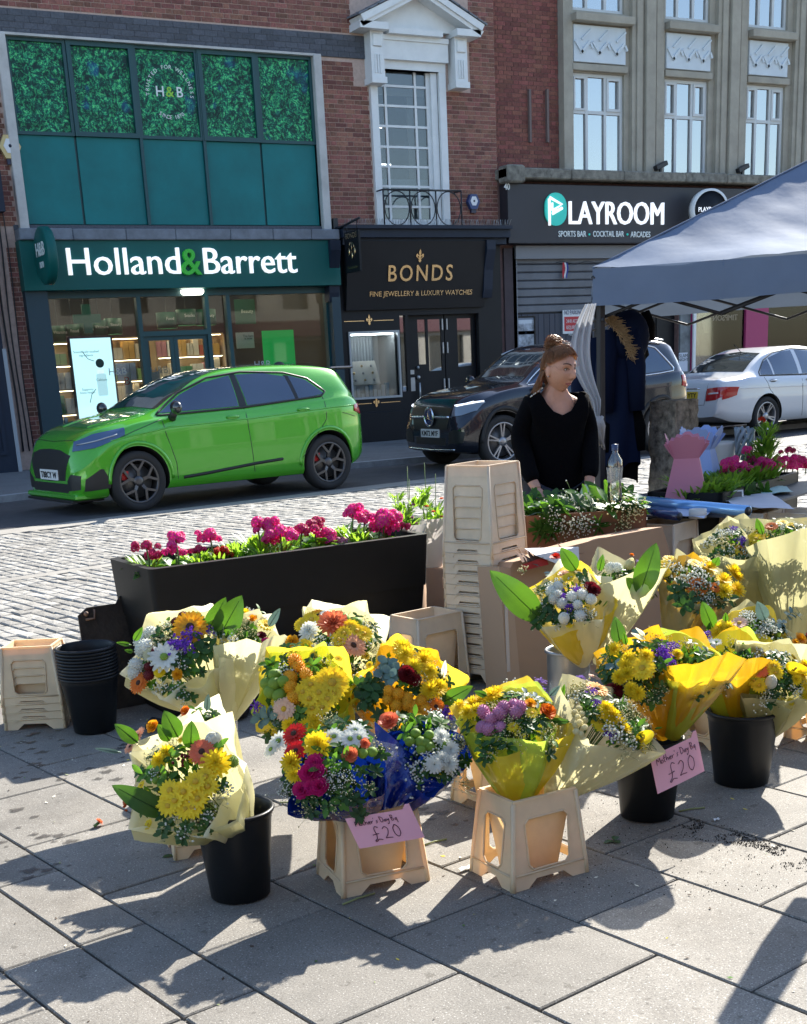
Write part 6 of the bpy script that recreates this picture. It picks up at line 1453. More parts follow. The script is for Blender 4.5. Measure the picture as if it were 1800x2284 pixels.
# coats on the pole
def coat(lab, px0, px1, py0, py1, d, m, seed, fur=False, hood=False):
    A = at((px0+px1)/2, py0, d); H_ = at((px0+px1)/2, py0, d).z-at((px0+px1)/2, py1, d).z; w_ = (at(px1, py1, d)-at(px0, py1, d)).length
    right = V((CR_.x, CR_.y, 0)).normalized(); back = V((CF_.x, CF_.y, 0)).normalized(); t = thing('coat', lab, 'coat', A)
    def fn(a, s_):
        th = a*2*PI; prof = .40+.30*min(1, s_*3)+.30*s_; fold = 1+.10*math.sin(th*5+seed+3*s_)*(.3+s_)+.05*noise_at((a*7, s_*5, seed))
        return tuple(right*(math.cos(th)*w_/2*prof*fold)+back*(math.sin(th)*.12*prof*fold)+V((0, 0, -s_*H_-.02*math.sin(th*3+seed)*s_)))
    b = MB(); b.grid(fn, 60, 34); b.add([fn(k/60, 0) for k in range(60)], [tuple(range(60))]); b.build('body', m, t)
    for sg_ in (-1, 1):
        b = MB(); b.tube([right*(sg_*w_*.22)+back*-.05+V((0, 0, -.08*H_/1.1)), right*(sg_*w_*.38)+back*-.07+V((0, 0, -.32*H_)), right*(sg_*w_*.40)+back*-.08+V((0, 0, -.62*H_))], [.07, .062, .05], 12); b.build('sleeve', m, t)
    if hood:
        b = MB(); b.ball(tuple(right*.06+back*-.02+V((0, 0, -.10))), .14, 16, 10, sc=(1.0, .7, 1.15)); b.build('hood', m, t)
    if fur:
        b = MB(); q_ = random.Random(3)
        for k in range(420):
            s_ = q_.random(); p = right*(-.10+.15*s_+q_.uniform(-.022, .022))+back*-.15+V((0, 0, .02-.24*s_+.05*math.sin(s_*3)+q_.uniform(-.02, .02))); dv = V((q_.uniform(-1, 1), q_.uniform(-1, 1), q_.uniform(-1, .3)))+right*.9
            dv.normalize(); b.tube([p, p+dv*q_.uniform(.03, .055)], [.0035, .0008], 3, cap=False)
        tag(b.build('fur_trim', mat('fur_tan', (.50, .34, .17), .8, trans=.2), t, fix=False), kind='stuff')
    return t
M_navyc = mat('navy_cloth', (.006, .011, .032), .9, spec=.1, bump=.2, bs=30); M_blk = mat('black_cloth', (.002, .002, .003), .9, spec=.1, bump=.2, bs=30)
dC = 7.85
coat('navy parka with tan fur hood trim hanging on the gazebo pole', 1335, 1425, 715, 1045, dC, M_navyc, 1, True, True)
coat('black coat hanging behind the navy parka under the gazebo edge', 1370, 1445, 700, 800, dC+.25, M_blk, 4)
coat('dark coat hanging left of the pole behind the curtain', 1283, 1335, 735, 1030, dC+.2, M_navyc, 7)
coat('long black garment hanging lowest below the parka', 1340, 1425, 900, 1075, dC+.2, M_blk, 9)
# right hand planter
RPz = .66; pr = thing('trough_planter', 'second black trough planter with pink flowers right of the gift boxes', 'planter', gp(1612, 1100, RPz)-V((0, 0, RPz)), rad(26))
b = MB(); b.plate(rect(0, .3, 1.25, .66), [], .03); b.box((0, .0, .3), (.03, .45, .66)); b.box((0, .42, .3), (1.25, .45, .66)); b.box((1.22, 0, .3), (1.25, .45, .66)); b.box((.02, .02, .3), (1.23, .43, .60)); b.box((.02, .02, 0), (1.23, .43, .3))
b.build('trough', M_plt, pr)
# white bag and tub behind the flowers
p = at(1612, 985, 8.2); wb_ = thing('plastic_tub', 'white plastic tub behind the pink flowers', 'tub', (p.x, p.y, 0)); MB().lathe([(.07, p.z-.14), (.085, p.z-.02), (.09, p.z-.0), (.08, p.z), (.07, p.z-.1)], 24).build('wall', M_white, wb_); MB().lathe([(0, p.z-.14), (.1, p.z-.15), (.1, 0)], 16).build('stand', M_cr, wb_)
bgm = MB(); p = at(1660, 985, 8.1)
for k in range(9): a = k*.7; bgm.tube([p+V((.06*math.cos(a+j*.5)*(.6+.1*j), .05*math.sin(a+j*.5), -.1+.045*j+.01*math.sin(k))) for j in range(5)], .012, 6)
tag(bgm.build('plastic_bag', mat('bag_blue_white', (.45, .55, .65), .4, trans=.3)), 'crumpled pale blue plastic bag behind the pink flowers', 'plastic bag')
# price cards: handwriting as pen strokes
PEN = {'M': [[(0,0),(.05,1),(.3,.3),(.6,1),(.65,0)]], 'o': [[(.3,.5),(.1,.35),(.12,.08),(.35,0),(.5,.25),(.3,.5)]], 't': [[(.2,.95),(.15,.1),(.35,0)],[(0,.6),(.4,.62)]], 'h': [[(.05,1),(.05,0),(.1,.35),(.3,.5),(.4,.3),(.42,0)]],
 'e': [[(.05,.25),(.4,.3),(.3,.5),(.1,.4),(.08,.1),(.4,.05)]], 'r': [[(.05,.5),(.08,0),(.1,.35),(.4,.48)]], "'": [[(.1,1),(.05,.8)]], 's': [[(.4,.48),(.1,.4),(.35,.18),(.05,.02)]], 'D': [[(.05,1),(.05,0),(.5,.15),(.6,.6),(.3,.95),(-.05,1)]],
 'a': [[(.4,.5),(.08,.35),(.12,.05),(.38,.2),(.4,.5),(.42,.05)]], 'y': [[(.05,.5),(.2,.15),(.42,.5)],[(.42,.5),(.3,-.3),(.0,-.45),(.05,-.2)]], 'B': [[(.05,1),(.05,0),(.45,.1),(.42,.45),(.1,.5),(.42,.7),(.35,.98),(0,1)]], 'q': [[(.4,.45),(.08,.35),(.12,.05),(.38,.2),(.4,.5),(.38,-.4)]],
 '£': [[(.6,.95),(.4,1.1),(.25,.9),(.3,.4),(.2,.1),(.0,0),(.1,-.1),(.3,.1),(.6,.0)],[(.0,.45),(.5,.5)]], '2': [[(.05,.8),(.3,1),(.5,.75),(.35,.35),(0,.05),(.25,.1),(.6,.05)]], '0': [[(.3,1),(.05,.75),(.05,.25),(.3,0),(.55,.3),(.55,.75),(.3,1)]], ' ': []}
def pen(mb, s, x, z, sz, r, gap=.62, dz=0):
    for ch in s:
        for st_ in PEN[ch]:
            P = [(x+a*sz, -.0015, z+b_*sz) for a, b_ in st_]; Q_ = []
            for i in range(len(P)-1):
                for k in range(4): t = k/4; Q_.append(tuple(P[i][j]+(P[i+1][j]-P[i][j])*t for j in range(3)))
            Q_.append(P[-1])
            for _ in range(2): Q_ = [Q_[0]]+[tuple((Q_[i-1][j]+2*Q_[i][j]+Q_[i+1][j])/4 for j in range(3)) for i in range(1, len(Q_)-1)]+[Q_[-1]]
            mb.tube(Q_, r, 4, cap=False)
        x += sz*(gap if ch not in "' " else .3)+(.14*sz if ch in 'MDB' else 0); z += dz*sz
def price_card(corners, lab):
    """corners: world points TL, TR, BR, BL"""
    TL_, TR_, BR_, BL_ = corners; o = TL_.copy(); t = thing('price_card', lab, 'price card', o); ux = (TR_-TL_); w_ = ux.length; ux.normalize(); dn = (BL_-TL_); h_ = dn.length; dn.normalize(); nz = ux.cross(-dn).normalized()
    M = Matrix(((ux.x, -nz.x, -dn.x, 0), (ux.y, -nz.y, -dn.y, 0), (ux.z, -nz.z, -dn.z, 0), (0, 0, 0, 1)))
    def warp(x, y, z): v = M @ V((x, y, z)); return v
    b = MB(); nx = 14
    bend = lambda u: -.006*math.sin(u*PI)+.016*max(0, u-.8)
    vs = [];
    for y_ in (0, .0012):
        for j in range(5):
            for i in range(nx+1): u = i/nx; vs.append(warp(w_*u, bend(u)+y_, -h_*j/4+(.014 if (j == 0 and u > .9) else 0)))
    W_ = nx+1; fs = [(j*W_+i, j*W_+i+1, (j+1)*W_+i+1, (j+1)*W_+i) for j in range(4) for i in range(nx)]; k0 = 5*W_
    fs += [tuple(reversed([a+k0 for a in f])) for f in fs]; b.add(vs, fs, 0, None, True); b.build('card', mat('pink_price_card', (.84, .44, .52), .7, trans=.15), t)
    ink = MB(); pen(ink, "Mother's Day Bq", w_*.09, -h_*.30, h_*.19, .0009, .5, .0); pen(ink, '£20', w_*.26, -h_*.84, h_*.42, .0011, .82)
    ink.v = [tuple(warp(p[0], bend(max(0, min(1, p[0]/w_)))+p[1], p[2])) for p in ink.v]; ink.build('handwriting', mat('ink_plum', (.06, .005, .03), .5), t)
d1 = (gp(763, 2006)-V((0, 0, 0))).length
price_card([at(770, 1826, 3.41), at(918, 1802, 3.50), at(945, 1868, 3.50), at(802, 1893, 3.42)], 'pink handwritten price card on the crate under the blue bouquets')
price_card([at(1450, 1688, 3.80), at(1556, 1638, 3.88), at(1574, 1729, 3.87), at(1467, 1771, 3.79)], 'pink handwritten price card on the rim of the black bucket')
# ------------------------------------------------------------------ flower heads (unit size, face up +z)
def petal(mb, a, r0, r1, w, z0, z1, curl=0., mi=0, tip=.35, seg=3):
    ca, sa = math.cos(a), math.sin(a); vs = []
    for i in range(seg+1):
        t = i/seg; r = r0+(r1-r0)*t; z = z0+(z1-z0)*t+curl*t*t; ww = w*(.45+.55*math.sin(min(1, t*1.15+.12)*PI*.6)) if i < seg else w*tip
        for s_ in (-1, 0, 1): vs.append((ca*r-sa*ww*s_, sa*r+ca*ww*s_, z-(abs(s_)*w*.0)+(.18*w if s_ == 0 and i < seg else 0)*-1))
    fs = []
    for i in range(seg):
        for k in (0, 1): fs.append((i*3+k, i*3+k+1, i*3+k+4, i*3+k+3))
    mb.add(vs, fs, mi, None, True)
def fmat(c, nm, tr=.38): return mat('petal_'+nm, c, .6, var=.10, vs_=25, trans=tr, rnd=.08)
M_eye_d = mat('flower_eye_dark', (.04, .015, .008), .9); M_eye_y = mat('flower_eye_yellow', (.55, .34, .02), .8, bump=.5, bs=400); M_eye_g = mat('flower_eye_green', (.16, .26, .03), .8)
M_leafg = mat('leaf_green', (.055, .15, .02), .42, spec=.3, var=.2, vs_=20, trans=.35, tcol=(.22, .50, .03), rnd=.25)
M_leafd = mat('leaf_dark', (.026, .075, .014), .42, spec=.3, var=.25, vs_=18, trans=.22, tcol=(.12, .30, .03), rnd=.25)
M_leafb = mat('leaf_silver', (.12, .20, .17), .55, var=.15, vs_=16, trans=.2, rnd=.15)
M_broad = mat('leaf_broad', (.035, .11, .014), .38, var=.35, vs_=14, trans=.34, tcol=(.11, .27, .015))
M_stem = mat('stem_green', (.08, .15, .03), .6)
COL = dict(yellow=(.86, .66, .02), gold=(.84, .42, .01), orange=(.75, .20, .01), peach=(.80, .42, .26), coral=(.75, .20, .09), red=(.58, .012, .008), dark=(.16, .006, .010), magenta=(.58, .012, .17), pink=(.56, .24, .40), purple=(.17, .04, .45), white=(.76, .77, .70), cream=(.72, .66, .38), lime=(.22, .36, .04), rust=(.55, .10, .01), brightpink=(.85, .035, .36), blush=(.80, .55, .40), silver=(.5, .58, .52))
FM = {}
def head(kind, col):
    key = (kind, col)
    if key in FM: return FM[key]
    q = random.Random(sum(map(ord, kind+col))); b = MB(); m0 = fmat(COL.get(col, (.1, .3, .05)), col) if col in COL else None; ms = [m0]
    if kind == 'G':        # gerbera
        n = 22
        for ring_, (n, r1, z1, w) in enumerate(((21, 1.0, .10, .135), (21, .93, .20, .125), (15, .62, .24, .09))):
            for k in range(n): petal(b, 2*PI*(k+.5*ring_)/n+q.uniform(-.05, .05), .14, r1*q.uniform(.94, 1.03), w, .03*ring_, z1+q.uniform(-.05, .05), -.12*r1)
        b.ball((0, 0, .06), .25, 12, 6, 1, (1, 1, .5)); ms += [M_eye_d if col in ('orange', 'peach', 'coral', 'red', 'gold') else M_eye_y]
    elif kind == 'D':      # daisy chrysanthemum
        for ring_, (n, r1, z1) in enumerate(((15, 1.0, .12), (13, .82, .26))):
            for k in range(n): petal(b, 2*PI*(k+.5*ring_)/n+q.uniform(-.06, .06), .12, r1*q.uniform(.92, 1.03), .15, .04*ring_, z1, -.1)
        b.ball((0, 0, .10), .24, 10, 6, 1, (1, 1, .55)); ms += [M_eye_g if col in ('white', 'cream') else M_eye_y]
    elif kind == 'M':      # full chrysanthemum
        for ring_, (n, r1, z0, z1, w, cu) in enumerate(((16, 1.0, -.05, .0, .13, -.05), (15, .94, .0, .2, .125, -.05), (14, .80, .05, .40, .115, 0), (12, .60, .1, .52, .10, 0), (9, .38, .15, .56, .085, .0), (5, .18, .2, .56, .07, 0))):
            for k in range(n): petal(b, 2*PI*(k+.37*ring_)/n+q.uniform(-.09, .09), .06, r1*q.uniform(.86, 1.06), w, z0, z1+q.uniform(-.06, .06), cu, tip=.5)
    elif kind == 'C':      # carnation or rose
        for ring_, (n, r1, z0, z1, w) in enumerate(((9, 1.0, -.1, .15, .34), (8, .85, .0, .38, .32), (7, .62, .1, .55, .28), (5, .38, .2, .62, .22), (3, .18, .2, .62, .14))):
            for k in range(n): petal(b, 2*PI*(k+.5*ring_)/n+q.uniform(-.15, .15), .05, r1*q.uniform(.88, 1.05), w, z0, z1+q.uniform(-.08, .08), .0, tip=.75)
    elif kind == 'P':      # pompon
        for k in range(90):
            z = 1-2*(k+.5)/90; a = k*2.399963; r = math.sqrt(max(0, 1-z*z)); p = V((r*math.cos(a), r*math.sin(a), z*.85+.1)); n_ = V((r*math.cos(a), r*math.sin(a), z)); t = n_.cross(V((0, 0, 1)))
            if t.length < .1: t = V((1, 0, 0))
            t.normalize(); u = n_.cross(t); s_ = .135
            b.add([p*.90+t*s_, p*.90+u*s_, p*.90-t*s_, p*.90-u*s_, p*1.04+n_*.03], [(0,1,4),(1,2,4),(2,3,4),(3,0,4)], 0)
        b.ball((0, 0, .1), .88, 12, 8, 0, (1, 1, .88)); 
    elif kind == 'N':      # smooth green button
        b.ball((0, 0, .1), 1.0, 14, 8, 0, (1, 1, .82)); b.lathe([(.0, .86), (.2, .9), (.32, .86), (.36, .78)], 12)
    elif kind == 'S':      # statice
        for k in range(46):
            p = V((q.gauss(0, .45), q.gauss(0, .45), q.uniform(-.1, .6))); p.z -= .3*(p.x**2+p.y**2)
            for j in range(4):
                a = j*PI/2+q.random(); petal(b, a, 0, .17, .07, 0, .06, 0)
                for i_ in range(12): v = b.v[-12+i_]; b.v[-12+i_] = (v[0]+p.x, v[1]+p.y, v[2]+p.z)
    elif kind in ('Y', 'W'):      # sprays of tiny blossom
        for k in range(38 if kind == 'Y' else 26):
            p = V((q.gauss(0, .5), q.gauss(0, .5), q.uniform(-.1, .5))); s_ = q.uniform(.045, .075) if kind == 'Y' else q.uniform(.09, .13)
            b.ball(tuple(p), s_, 5, 4, 0, (1, 1, .8)); b.tube([(p.x*.3, p.y*.3, -.5), tuple(p)], .012, 3, 1, cap=False)
        ms += [M_stem]
    elif kind == 'H':
        for k in range(14): b.ball((q.gauss(0, .5), q.gauss(0, .5), q.uniform(0, .5)), .2, 7, 5, 0, (1, 1, 1.2))
    elif kind == 'T':      # poppy bud or tulip
        b.ball((0, 0, .2), .8, 14, 9, 0, (.9, .9, 1.15))
        for k in range(5): petal(b, k*1.2566, .5, .25, .4, .2, 1.25, 0, tip=.3)
        b.lathe([(.12, -1.2), (.12, -.5)], 6, 1); ms += [M_stem]
    elif kind == 'K':      # calla
        b.grid(lambda a, t: ((.25+.75*t+.25*t*math.cos(a*2*PI))*math.cos(a*2*PI)*(.35+.65*t), (.25+.75*t)*math.sin(a*2*PI)*.6, -.6+1.1*t+.25*t*math.cos(a*2*PI)), 20, 6); b.tube([(0, 0, -.4), (.1, 0, .5)], .09, 6, 1); ms += [M_eye_y]
    elif kind in ('L', 'B', 'E', 'F'):    # leafy sprigs
        n = {'L': 7, 'B': 5, 'E': 6, 'F': 14}[kind]; m_ = {'dark': M_leafd, 'silver': M_leafb}.get(col, M_leafg); ms = [m_, M_stem]
        b.tube([(0, 0, -.6), (.02, 0, .0), (0, .03, .35)], .03, 4, 1, cap=False)
        for k in range(n):
            a = k*2.4+q.random()*.5; L_ = {'L': .95, 'B': 1.0, 'E': .75, 'F': .8}[kind]*q.uniform(.75, 1.1); w_ = {'L': .24, 'B': .3, 'E': .36, 'F': .08}[kind]; z = -.15+.5*k/n; up = q.uniform(.1, .6)*L_*(.4+k/n)
            vs = []
            for i in range(5):
                t = i/4; ww = w_*math.sin(PI*(t*.92+.04))**.8; r = .04+L_*t; zz = z+up*t-.25*t*t*L_
                for s_ in (-1, 0, 1): vs.append((math.cos(a)*r-math.sin(a)*ww*s_, math.sin(a)*r+math.cos(a)*ww*s_, zz+(.10*w_ if s_ else -.05*w_)))
            b.add(vs, [(i*3+k_, i*3+k_+1, i*3+k_+4, i*3+k_+3) for i in range(4) for k_ in (0, 1)], 0, None, True)
    me = b.mesh({'G': 'gerbera', 'D': 'daisy', 'M': 'chrysanthemum', 'C': 'carnation', 'P': 'pompon', 'N': 'green_button', 'S': 'statice', 'Y': 'gypsophila', 'W': 'waxflower', 'H': 'berries', 'T': 'poppy_bud', 'K': 'calla', 'L': 'leaf_sprig', 'B': 'leaf_sprig', 'E': 'eucalyptus', 'F': 'fern'}[kind], ms); FM[key] = me
    return me
def broad_leaf(A, B, w_, parent, m=None, sag=.15, twist=0, face=None):
    """one large leaf from A (stalk) to B (tip), midrib folded"""
    d = B-A; L_ = d.length; dn = d.normalized(); fc = (face or (V((0, 0, CAMZ))-A)).normalized(); side = dn.cross(fc).normalized(); nr = side.cross(dn).normalized(); b = MB(); N = 14
    inv = WM[root_of(parent).name].inverted(); vs = []
    for i in range(N+1):
        t = i/N; ww = w_*max(.012, math.sin(PI*min(1, t**.8))**.75 if t < 1 else .0); c_ = A+d*t+nr*(math.sin(t*PI)*sag*L_); ph = t*5+twist
        for s_ in (-1, -.5, 0, .5, 1): vs.append(inv @ (c_+side*(ww*s_)+nr*(-abs(s_)*-.22*ww+.06*w_*math.sin(ph*2)*s_+.02*w_*math.sin(t*19+s_*4))))
    b.add(vs, [(i*5+k, i*5+k+1, i*5+k+6, i*5+k+5) for i in range(N) for k in range(4)], 0, None, True)
    b.tube([inv @ (A+d*(k/8)+nr*(math.sin(k/8*PI)*sag*L_+.0012)) for k in range(8)], [.0022, .002, .0018, .0016, .0014, .0012, .001, .0008], 4)
    return b.build('broad_leaf', m or M_broad, parent, fix=False)
class Fr:
    def __init__(s, ox, oy, k): s.ox, s.oy, s.k = ox, oy, k
    def __call__(s, x, y): return s.ox+x/s.k, s.oy+y/s.k
f5, f6, f7, f8, f3, f2, f4 = Fr(0, 1300, 2.669), Fr(500, 1300, 2.847), Fr(950, 1400, 3.1055), Fr(1300, 1300, 3.416), Fr(850, 1000, 2.847), Fr(1300, 900, 3.416), Fr(1480, 1100, 3.6125)
def wmat(nm, c, tr=.5, alpha=.9, rough=.28): return mat('wrap_'+nm, c, rough, trans=min(.62, tr+.08), tcol=tuple(min(1, x*1.2) for x in c), alpha=alpha, coat=.5, bump=.6, bs=22)
WR = dict(cream=wmat('cream', (.62, .58, .33), .55), ivory=wmat('ivory', (.78, .76, .56), .55), olive=wmat('olive', (.40, .38, .20), .5), amber=wmat('amber', (.60, .34, .012), .45), yellow=wmat('yellow', (.74, .56, .04), .5), lime=wmat('lime', (.42, .55, .06), .5),
          blue=mat('wrap_blue', (.003, .022, .22), .22, trans=.22, coat=.6, bump=.12, bs=7), clear=wmat('clear', (.75, .78, .80), .1, .07, .04), smoke=wmat('smoke', (.05, .05, .05), .1, .55, .1))
NAMES = dict(G='gerbera', D='daisy', M='chrysanthemum', C='carnation', P='pompon', N='green_button', S='statice', Y='gypsophila', W='waxflower', H='berries', T='poppy_bud', K='calla', L='leaf_sprig', B='leaf_sprig', E='eucalyptus', F='fern')
TOCAM = V((-CF_.x, -CF_.y, .34)).normalized()
CAMP = V((0, 0, CAMZ))
def bouquet(label, fr, base, bd, face, fd, r, wraps, items, leaves=(), seed=0, fill='LLYLDW', fillc='dark', nfill=44, tilt=.55, back=1.0, aspect=1.0):
    """base, face: pixel places of the tied end and of the middle of the flower dome, bd and fd their distances; wraps: list of (material, reach, corners, low, phase)"""
    q = random.Random(seed); A = at(*base, bd); F = at(*fr(*face), fd) if fr else at(*face, fd)
    ax = (F-A).normalized(); nr = (ax*tilt+TOCAM*(1-tilt)+V((0, 0, .12))).normalized()
    t = thing('bouquet', label, 'bouquet', A, 0, 'wrapped bouquets of mixed flowers'); inv = WM[t.name].inverted()
    e1 = V((0, 0, 1)).cross(nr).normalized(); e2 = nr.cross(e1).normalized()
    dm = .34*r
    # wrapping sheets
    for wi, wt_ in enumerate(wraps):
        wm_, reach, nc, low, ph = wt_[:5]; upk = wt_[5] if len(wt_) > 5 else 1
        b = MB(); ph0 = ph; b1 = ax.cross(V((0, 0, 1))).normalized(); b2 = b1.cross(ax)
        def fn(a, s_):
            th = a*2*PI; c_ = math.cos(th); up = math.sin(th)          # up>0 : behind and above the flowers
            cor = abs(((a*nc+ph0) % 1)*2-1); cor = cor**2.2
            R_ = r*reach*(.88+.30*cor+.02*math.sin(th*7+seed))*(1-(1-upk)*max(0, up)); lift = (-.02+.12*cor*(1 if up > -.2 else .2)+(.30*back*max(0, up)+(.16-low)*max(0, -up)))*r
            rim = F+e1*(c_*R_*aspect)+e2*(up*R_)+nr*(lift-.15*r)
            tie = A+(e1*c_+e2*up)*(.022+.004*wi)
            s2 = s_**1.25; p = tie.lerp(rim, s_); bulge = math.sin(s_*PI)*.10*r
            p += (e1*c_+e2*up)*(bulge-.0*s2)
            k = s_*(1-.4*s_); tw = (a*11+seed*.37+.35*math.sin(s_*4+seed)) % 1; tw2 = (a*6.3+seed*.7-s_*.8) % 1; fold = .05*r*(abs(tw*2-1)-.5)*(.4+s_)+.05*r*(abs(tw2*2-1)-.5)+.05*r*noise_at((c_*2.3+seed, up*2.3, s_*2.2+wi))-.05*r*abs(noise_at((c_*5, up*5+seed, s_*4)))
            p += (e1*c_+e2*up)*fold*k*1.6
            return tuple(inv @ p)
        b.grid(fn, 120, 24); o = b.build('wrap', WR[wm_], t, fix=False); o.data.set_sharp_from_angle(angle=rad(24))
    # green underlay
    b = MB()
    for k in range(190):
        u, v = q.gauss(0, .45), q.gauss(0, .45)-(.35 if k > 100 else 0); rho = math.hypot(u, v)
        if rho > 1: continue
        p = F+e1*u*r*.95*aspect+e2*v*r*.95+nr*(dm*(1-rho*rho)-.035-.02*q.random()); d = (nr+e1*q.uniform(-1, 1)+e2*q.uniform(-1, 1)).normalized(); s_ = d.cross(nr).normalized(); L_ = q.uniform(.02, .042); w_ = L_*.3
        b.add([inv @ x for x in (p, p+d*L_*.5+s_*w_, p+d*L_, p+d*L_*.5-s_*w_)], [(0,1,2,3)], q.choice((0, 0, 1)))
    for k in range(16): a = q.random()*2*PI; rr = r*.6*q.random(); p = F+(e1*math.cos(a)+e2*math.sin(a))*rr; b.tube([inv @ A, inv @ (p-nr*.02)], .0022, 4, 2, cap=False)
    tag(b.build('underlay_foliage', [M_leafd, M_leafg, M_stem], t, fix=False), kind='stuff')
    def place(kind, col, p, n_, s_, jit=.25):
        n_ = (n_+V((q.uniform(-1, 1), q.uniform(-1, 1), q.uniform(-1, 1)))*jit*.5).normalized()
        M = Matrix.Translation(inv @ p) @ n_.to_track_quat('Z', 'Y').to_matrix().to_4x4() @ Matrix.Rotation(q.random()*6.28, 4, 'Z') @ Matrix.Diagonal((s_*q.uniform(.9, 1.1), s_*q.uniform(.88, 1.08), s_*q.uniform(.8, 1.35), 1))
        link(NAMES[kind], head(kind, col), t, M)
    pts = []
    for it in items:
        kind, col, x, y, s_ = it[:5]; px, py = fr(x, y) if fr else (x, y); k_ = fr.k if fr else 1
        ry = ray(px, py).normalized(); h = 0; p = None
        den = ry.dot(nr)
        if abs(den) > .12:
            for _ in range(3):
                tt = (F+nr*h-CAMP).dot(nr)/den; p = CAMP+ry*tt; rel = p-F; rho2 = min(1.3, (rel.dot(e1)**2+rel.dot(e2)**2)/(r*r)); h = dm*(1-rho2)
        dep = (p-CAMP).dot(CF_) if p is not None else fd
        if p is None or abs(dep-fd) > r*1.3: dep = max(fd-r*1.2, min(fd+r*1.2, dep)); p = at(px, py, dep); 
        rel = p-F; n_ = (nr+e1*(rel.dot(e1)/r)*.55+e2*(rel.dot(e2)/r)*.35+TOCAM*.35).normalized()
        S = s_/k_/PF*dep*(1.25 if kind in 'GDMCPNTKH' else 1.3)
        place(kind, col, p+n_*(.008 if kind in 'GDMC' else .0), n_, S); pts.append(p)
    for k in range(nfill+16):
        u, v = q.uniform(-1, 1), q.uniform(-1, 1)
        if k >= nfill: u, v = q.uniform(-.75, .75), q.uniform(-1.08, -.55)
        elif u*u+v*v > 1: continue
        p = F+e1*u*r*aspect+e2*v*r+nr*(dm*(1-u*u-v*v)-.014); kind = q.choice(fill)
        if kind in 'DMP' and any((p-o).length < .024 for o in pts): continue
        cc_ = {'L': 'dark', 'B': 'green', 'Y': 'cream', 'W': 'white', 'D': 'yellow', 'M': 'yellow', 'F': 'green', 'S': 'purple', 'P': 'gold', 'E': 'silver', 'N': 'lime'}[kind]
        place(kind, cc_, p, (nr+e1*u*.6+e2*v*.4).normalized(), {'L': .028, 'B': .03, 'Y': .032, 'W': .03, 'D': .017, 'M': .02, 'F': .03, 'S': .022, 'P': .011, 'E': .03, 'N': .011}[kind], .5)
    for lf in leaves:
        x0, y0, x1, y1, w_ = lf[:5]; m_ = lf[5] if len(lf) > 5 else None; dd = lf[6] if len(lf) > 6 else 0
        a_, b_ = (fr(x0, y0), fr(x1, y1)) if fr else ((x0, y0), (x1, y1)); k_ = fr.k if fr else 1
        P0, P1 = at(*a_, fd+dd+.01), at(*b_, fd+dd-.02); broad_leaf(P0, P1, w_/k_/PF*fd, t, m_, .10, q.random()*6)
    return t
D_, S_ = M_leafd, M_leafb
def sc(kind, col, pts, s): return [(kind, col, x, y, s) for x, y in pts]
bouquet('cream wrapped bouquet of yellow chrysanthemums and one coral gerbera leaning from the front bucket', f5, (540, 1860), 3.66, (1090, 1170), 3.50, .152, [('cream', 1.22, 4, .1, .3), ('ivory', 1.12, 5, .0, .75)],
  [('G', 'coral', 1205, 1015, 72), ('M', 'yellow', 1285, 1080, 78), ('T', 'white', 1272, 945, 58), ('G', 'peach', 830, 925, 55), ('G', 'peach', 790, 985, 45), ('C', 'gold', 925, 868, 36), ('M', 'yellow', 960, 1070, 50), ('M', 'yellow', 1000, 1020, 45), ('H', 'dark', 1090, 1055, 42), ('P', 'lime', 1385, 1065, 34), ('H', 'rust', 755, 1305, 30), ('W', 'white', 920, 1140, 40)]
  + sc('D', 'yellow', [(1050, 1300), (1100, 1250), (1170, 1190), (1110, 1350), (1180, 1290), (1240, 1220), (1020, 1240), (1150, 1340), (1010, 1330), (1225, 1160)], 62) + sc('L', 'green', [(1025, 1040), (930, 1100), (870, 1150), (1000, 1180), (1290, 1000)], 60) + sc('N', 'lime', [(930, 1180), (975, 1165), (960, 1200)], 20),
  [(1005, 1385, 665, 1205, 70, D_, -.03), (1135, 990, 1140, 820, 52), (1010, 940, 940, 840, 40), (820, 950, 680, 840, 45), (720, 1010, 560, 985, 14, S_), (1060, 920, 975, 760, 60)], 1)
bouquet('small ivory wrapped bouquet with peach buds directly behind the front one', f5, (500, 1700), 3.9, (1190, 860), 3.85, .075, [('ivory', 1.35, 4, .1, .1)], [('C', 'orange', 1120, 778, 32), ('G', 'peach', 1235, 880, 36), ('C', 'blush', 1180, 800, 25), ('L', 'green', 1170, 765, 40)], [(1230, 760, 1240, 660, 22, S_)], 2, nfill=6)
bouquet('ivory wrapped bouquet with white pompons, purple statice and a big upright leaf', f5, (500, 1600), 4.50, (1040, 400), 4.36, .160, [('cream', 1.16, 4, .05, .45), ('ivory', 1.14, 5, .0, .1)],
  [('G', 'gold', 1135, 275, 90), ('G', 'orange', 835, 600, 55), ('D', 'white', 985, 450, 85), ('D', 'cream', 905, 430, 45), ('S', 'purple', 1135, 310, 52), ('S', 'purple', 1055, 378, 52), ('S', 'purple', 1110, 390, 48), ('S', 'purple', 1225, 290, 32)]
  + sc('P', 'white', [(842, 350), (905, 305), (850, 402), (820, 500), (880, 385), (812, 535)], 42) + sc('P', 'dark', [(1090, 205), (1055, 240), (890, 505), (888, 550), (935, 415)], 28) + sc('W', 'cream', [(920, 360), (970, 355), (1010, 320), (1000, 260), (960, 300)], 42)
  + [('P', 'lime', 1170, 212, 34), ('C', 'yellow', 960, 535, 35), ('C', 'gold', 1060, 550, 30)] + sc('L', 'dark', [(1200, 350), (1245, 390), (1080, 470), (960, 320), (1190, 420)], 62),
  [(1300, 330, 1440, 75, 80), (1235, 290, 1345, 85, 52), (780, 370, 690, 355, 14), (800, 345, 850, 262, 22), (790, 410, 740, 400, 14)], 3, fill='LWLB')
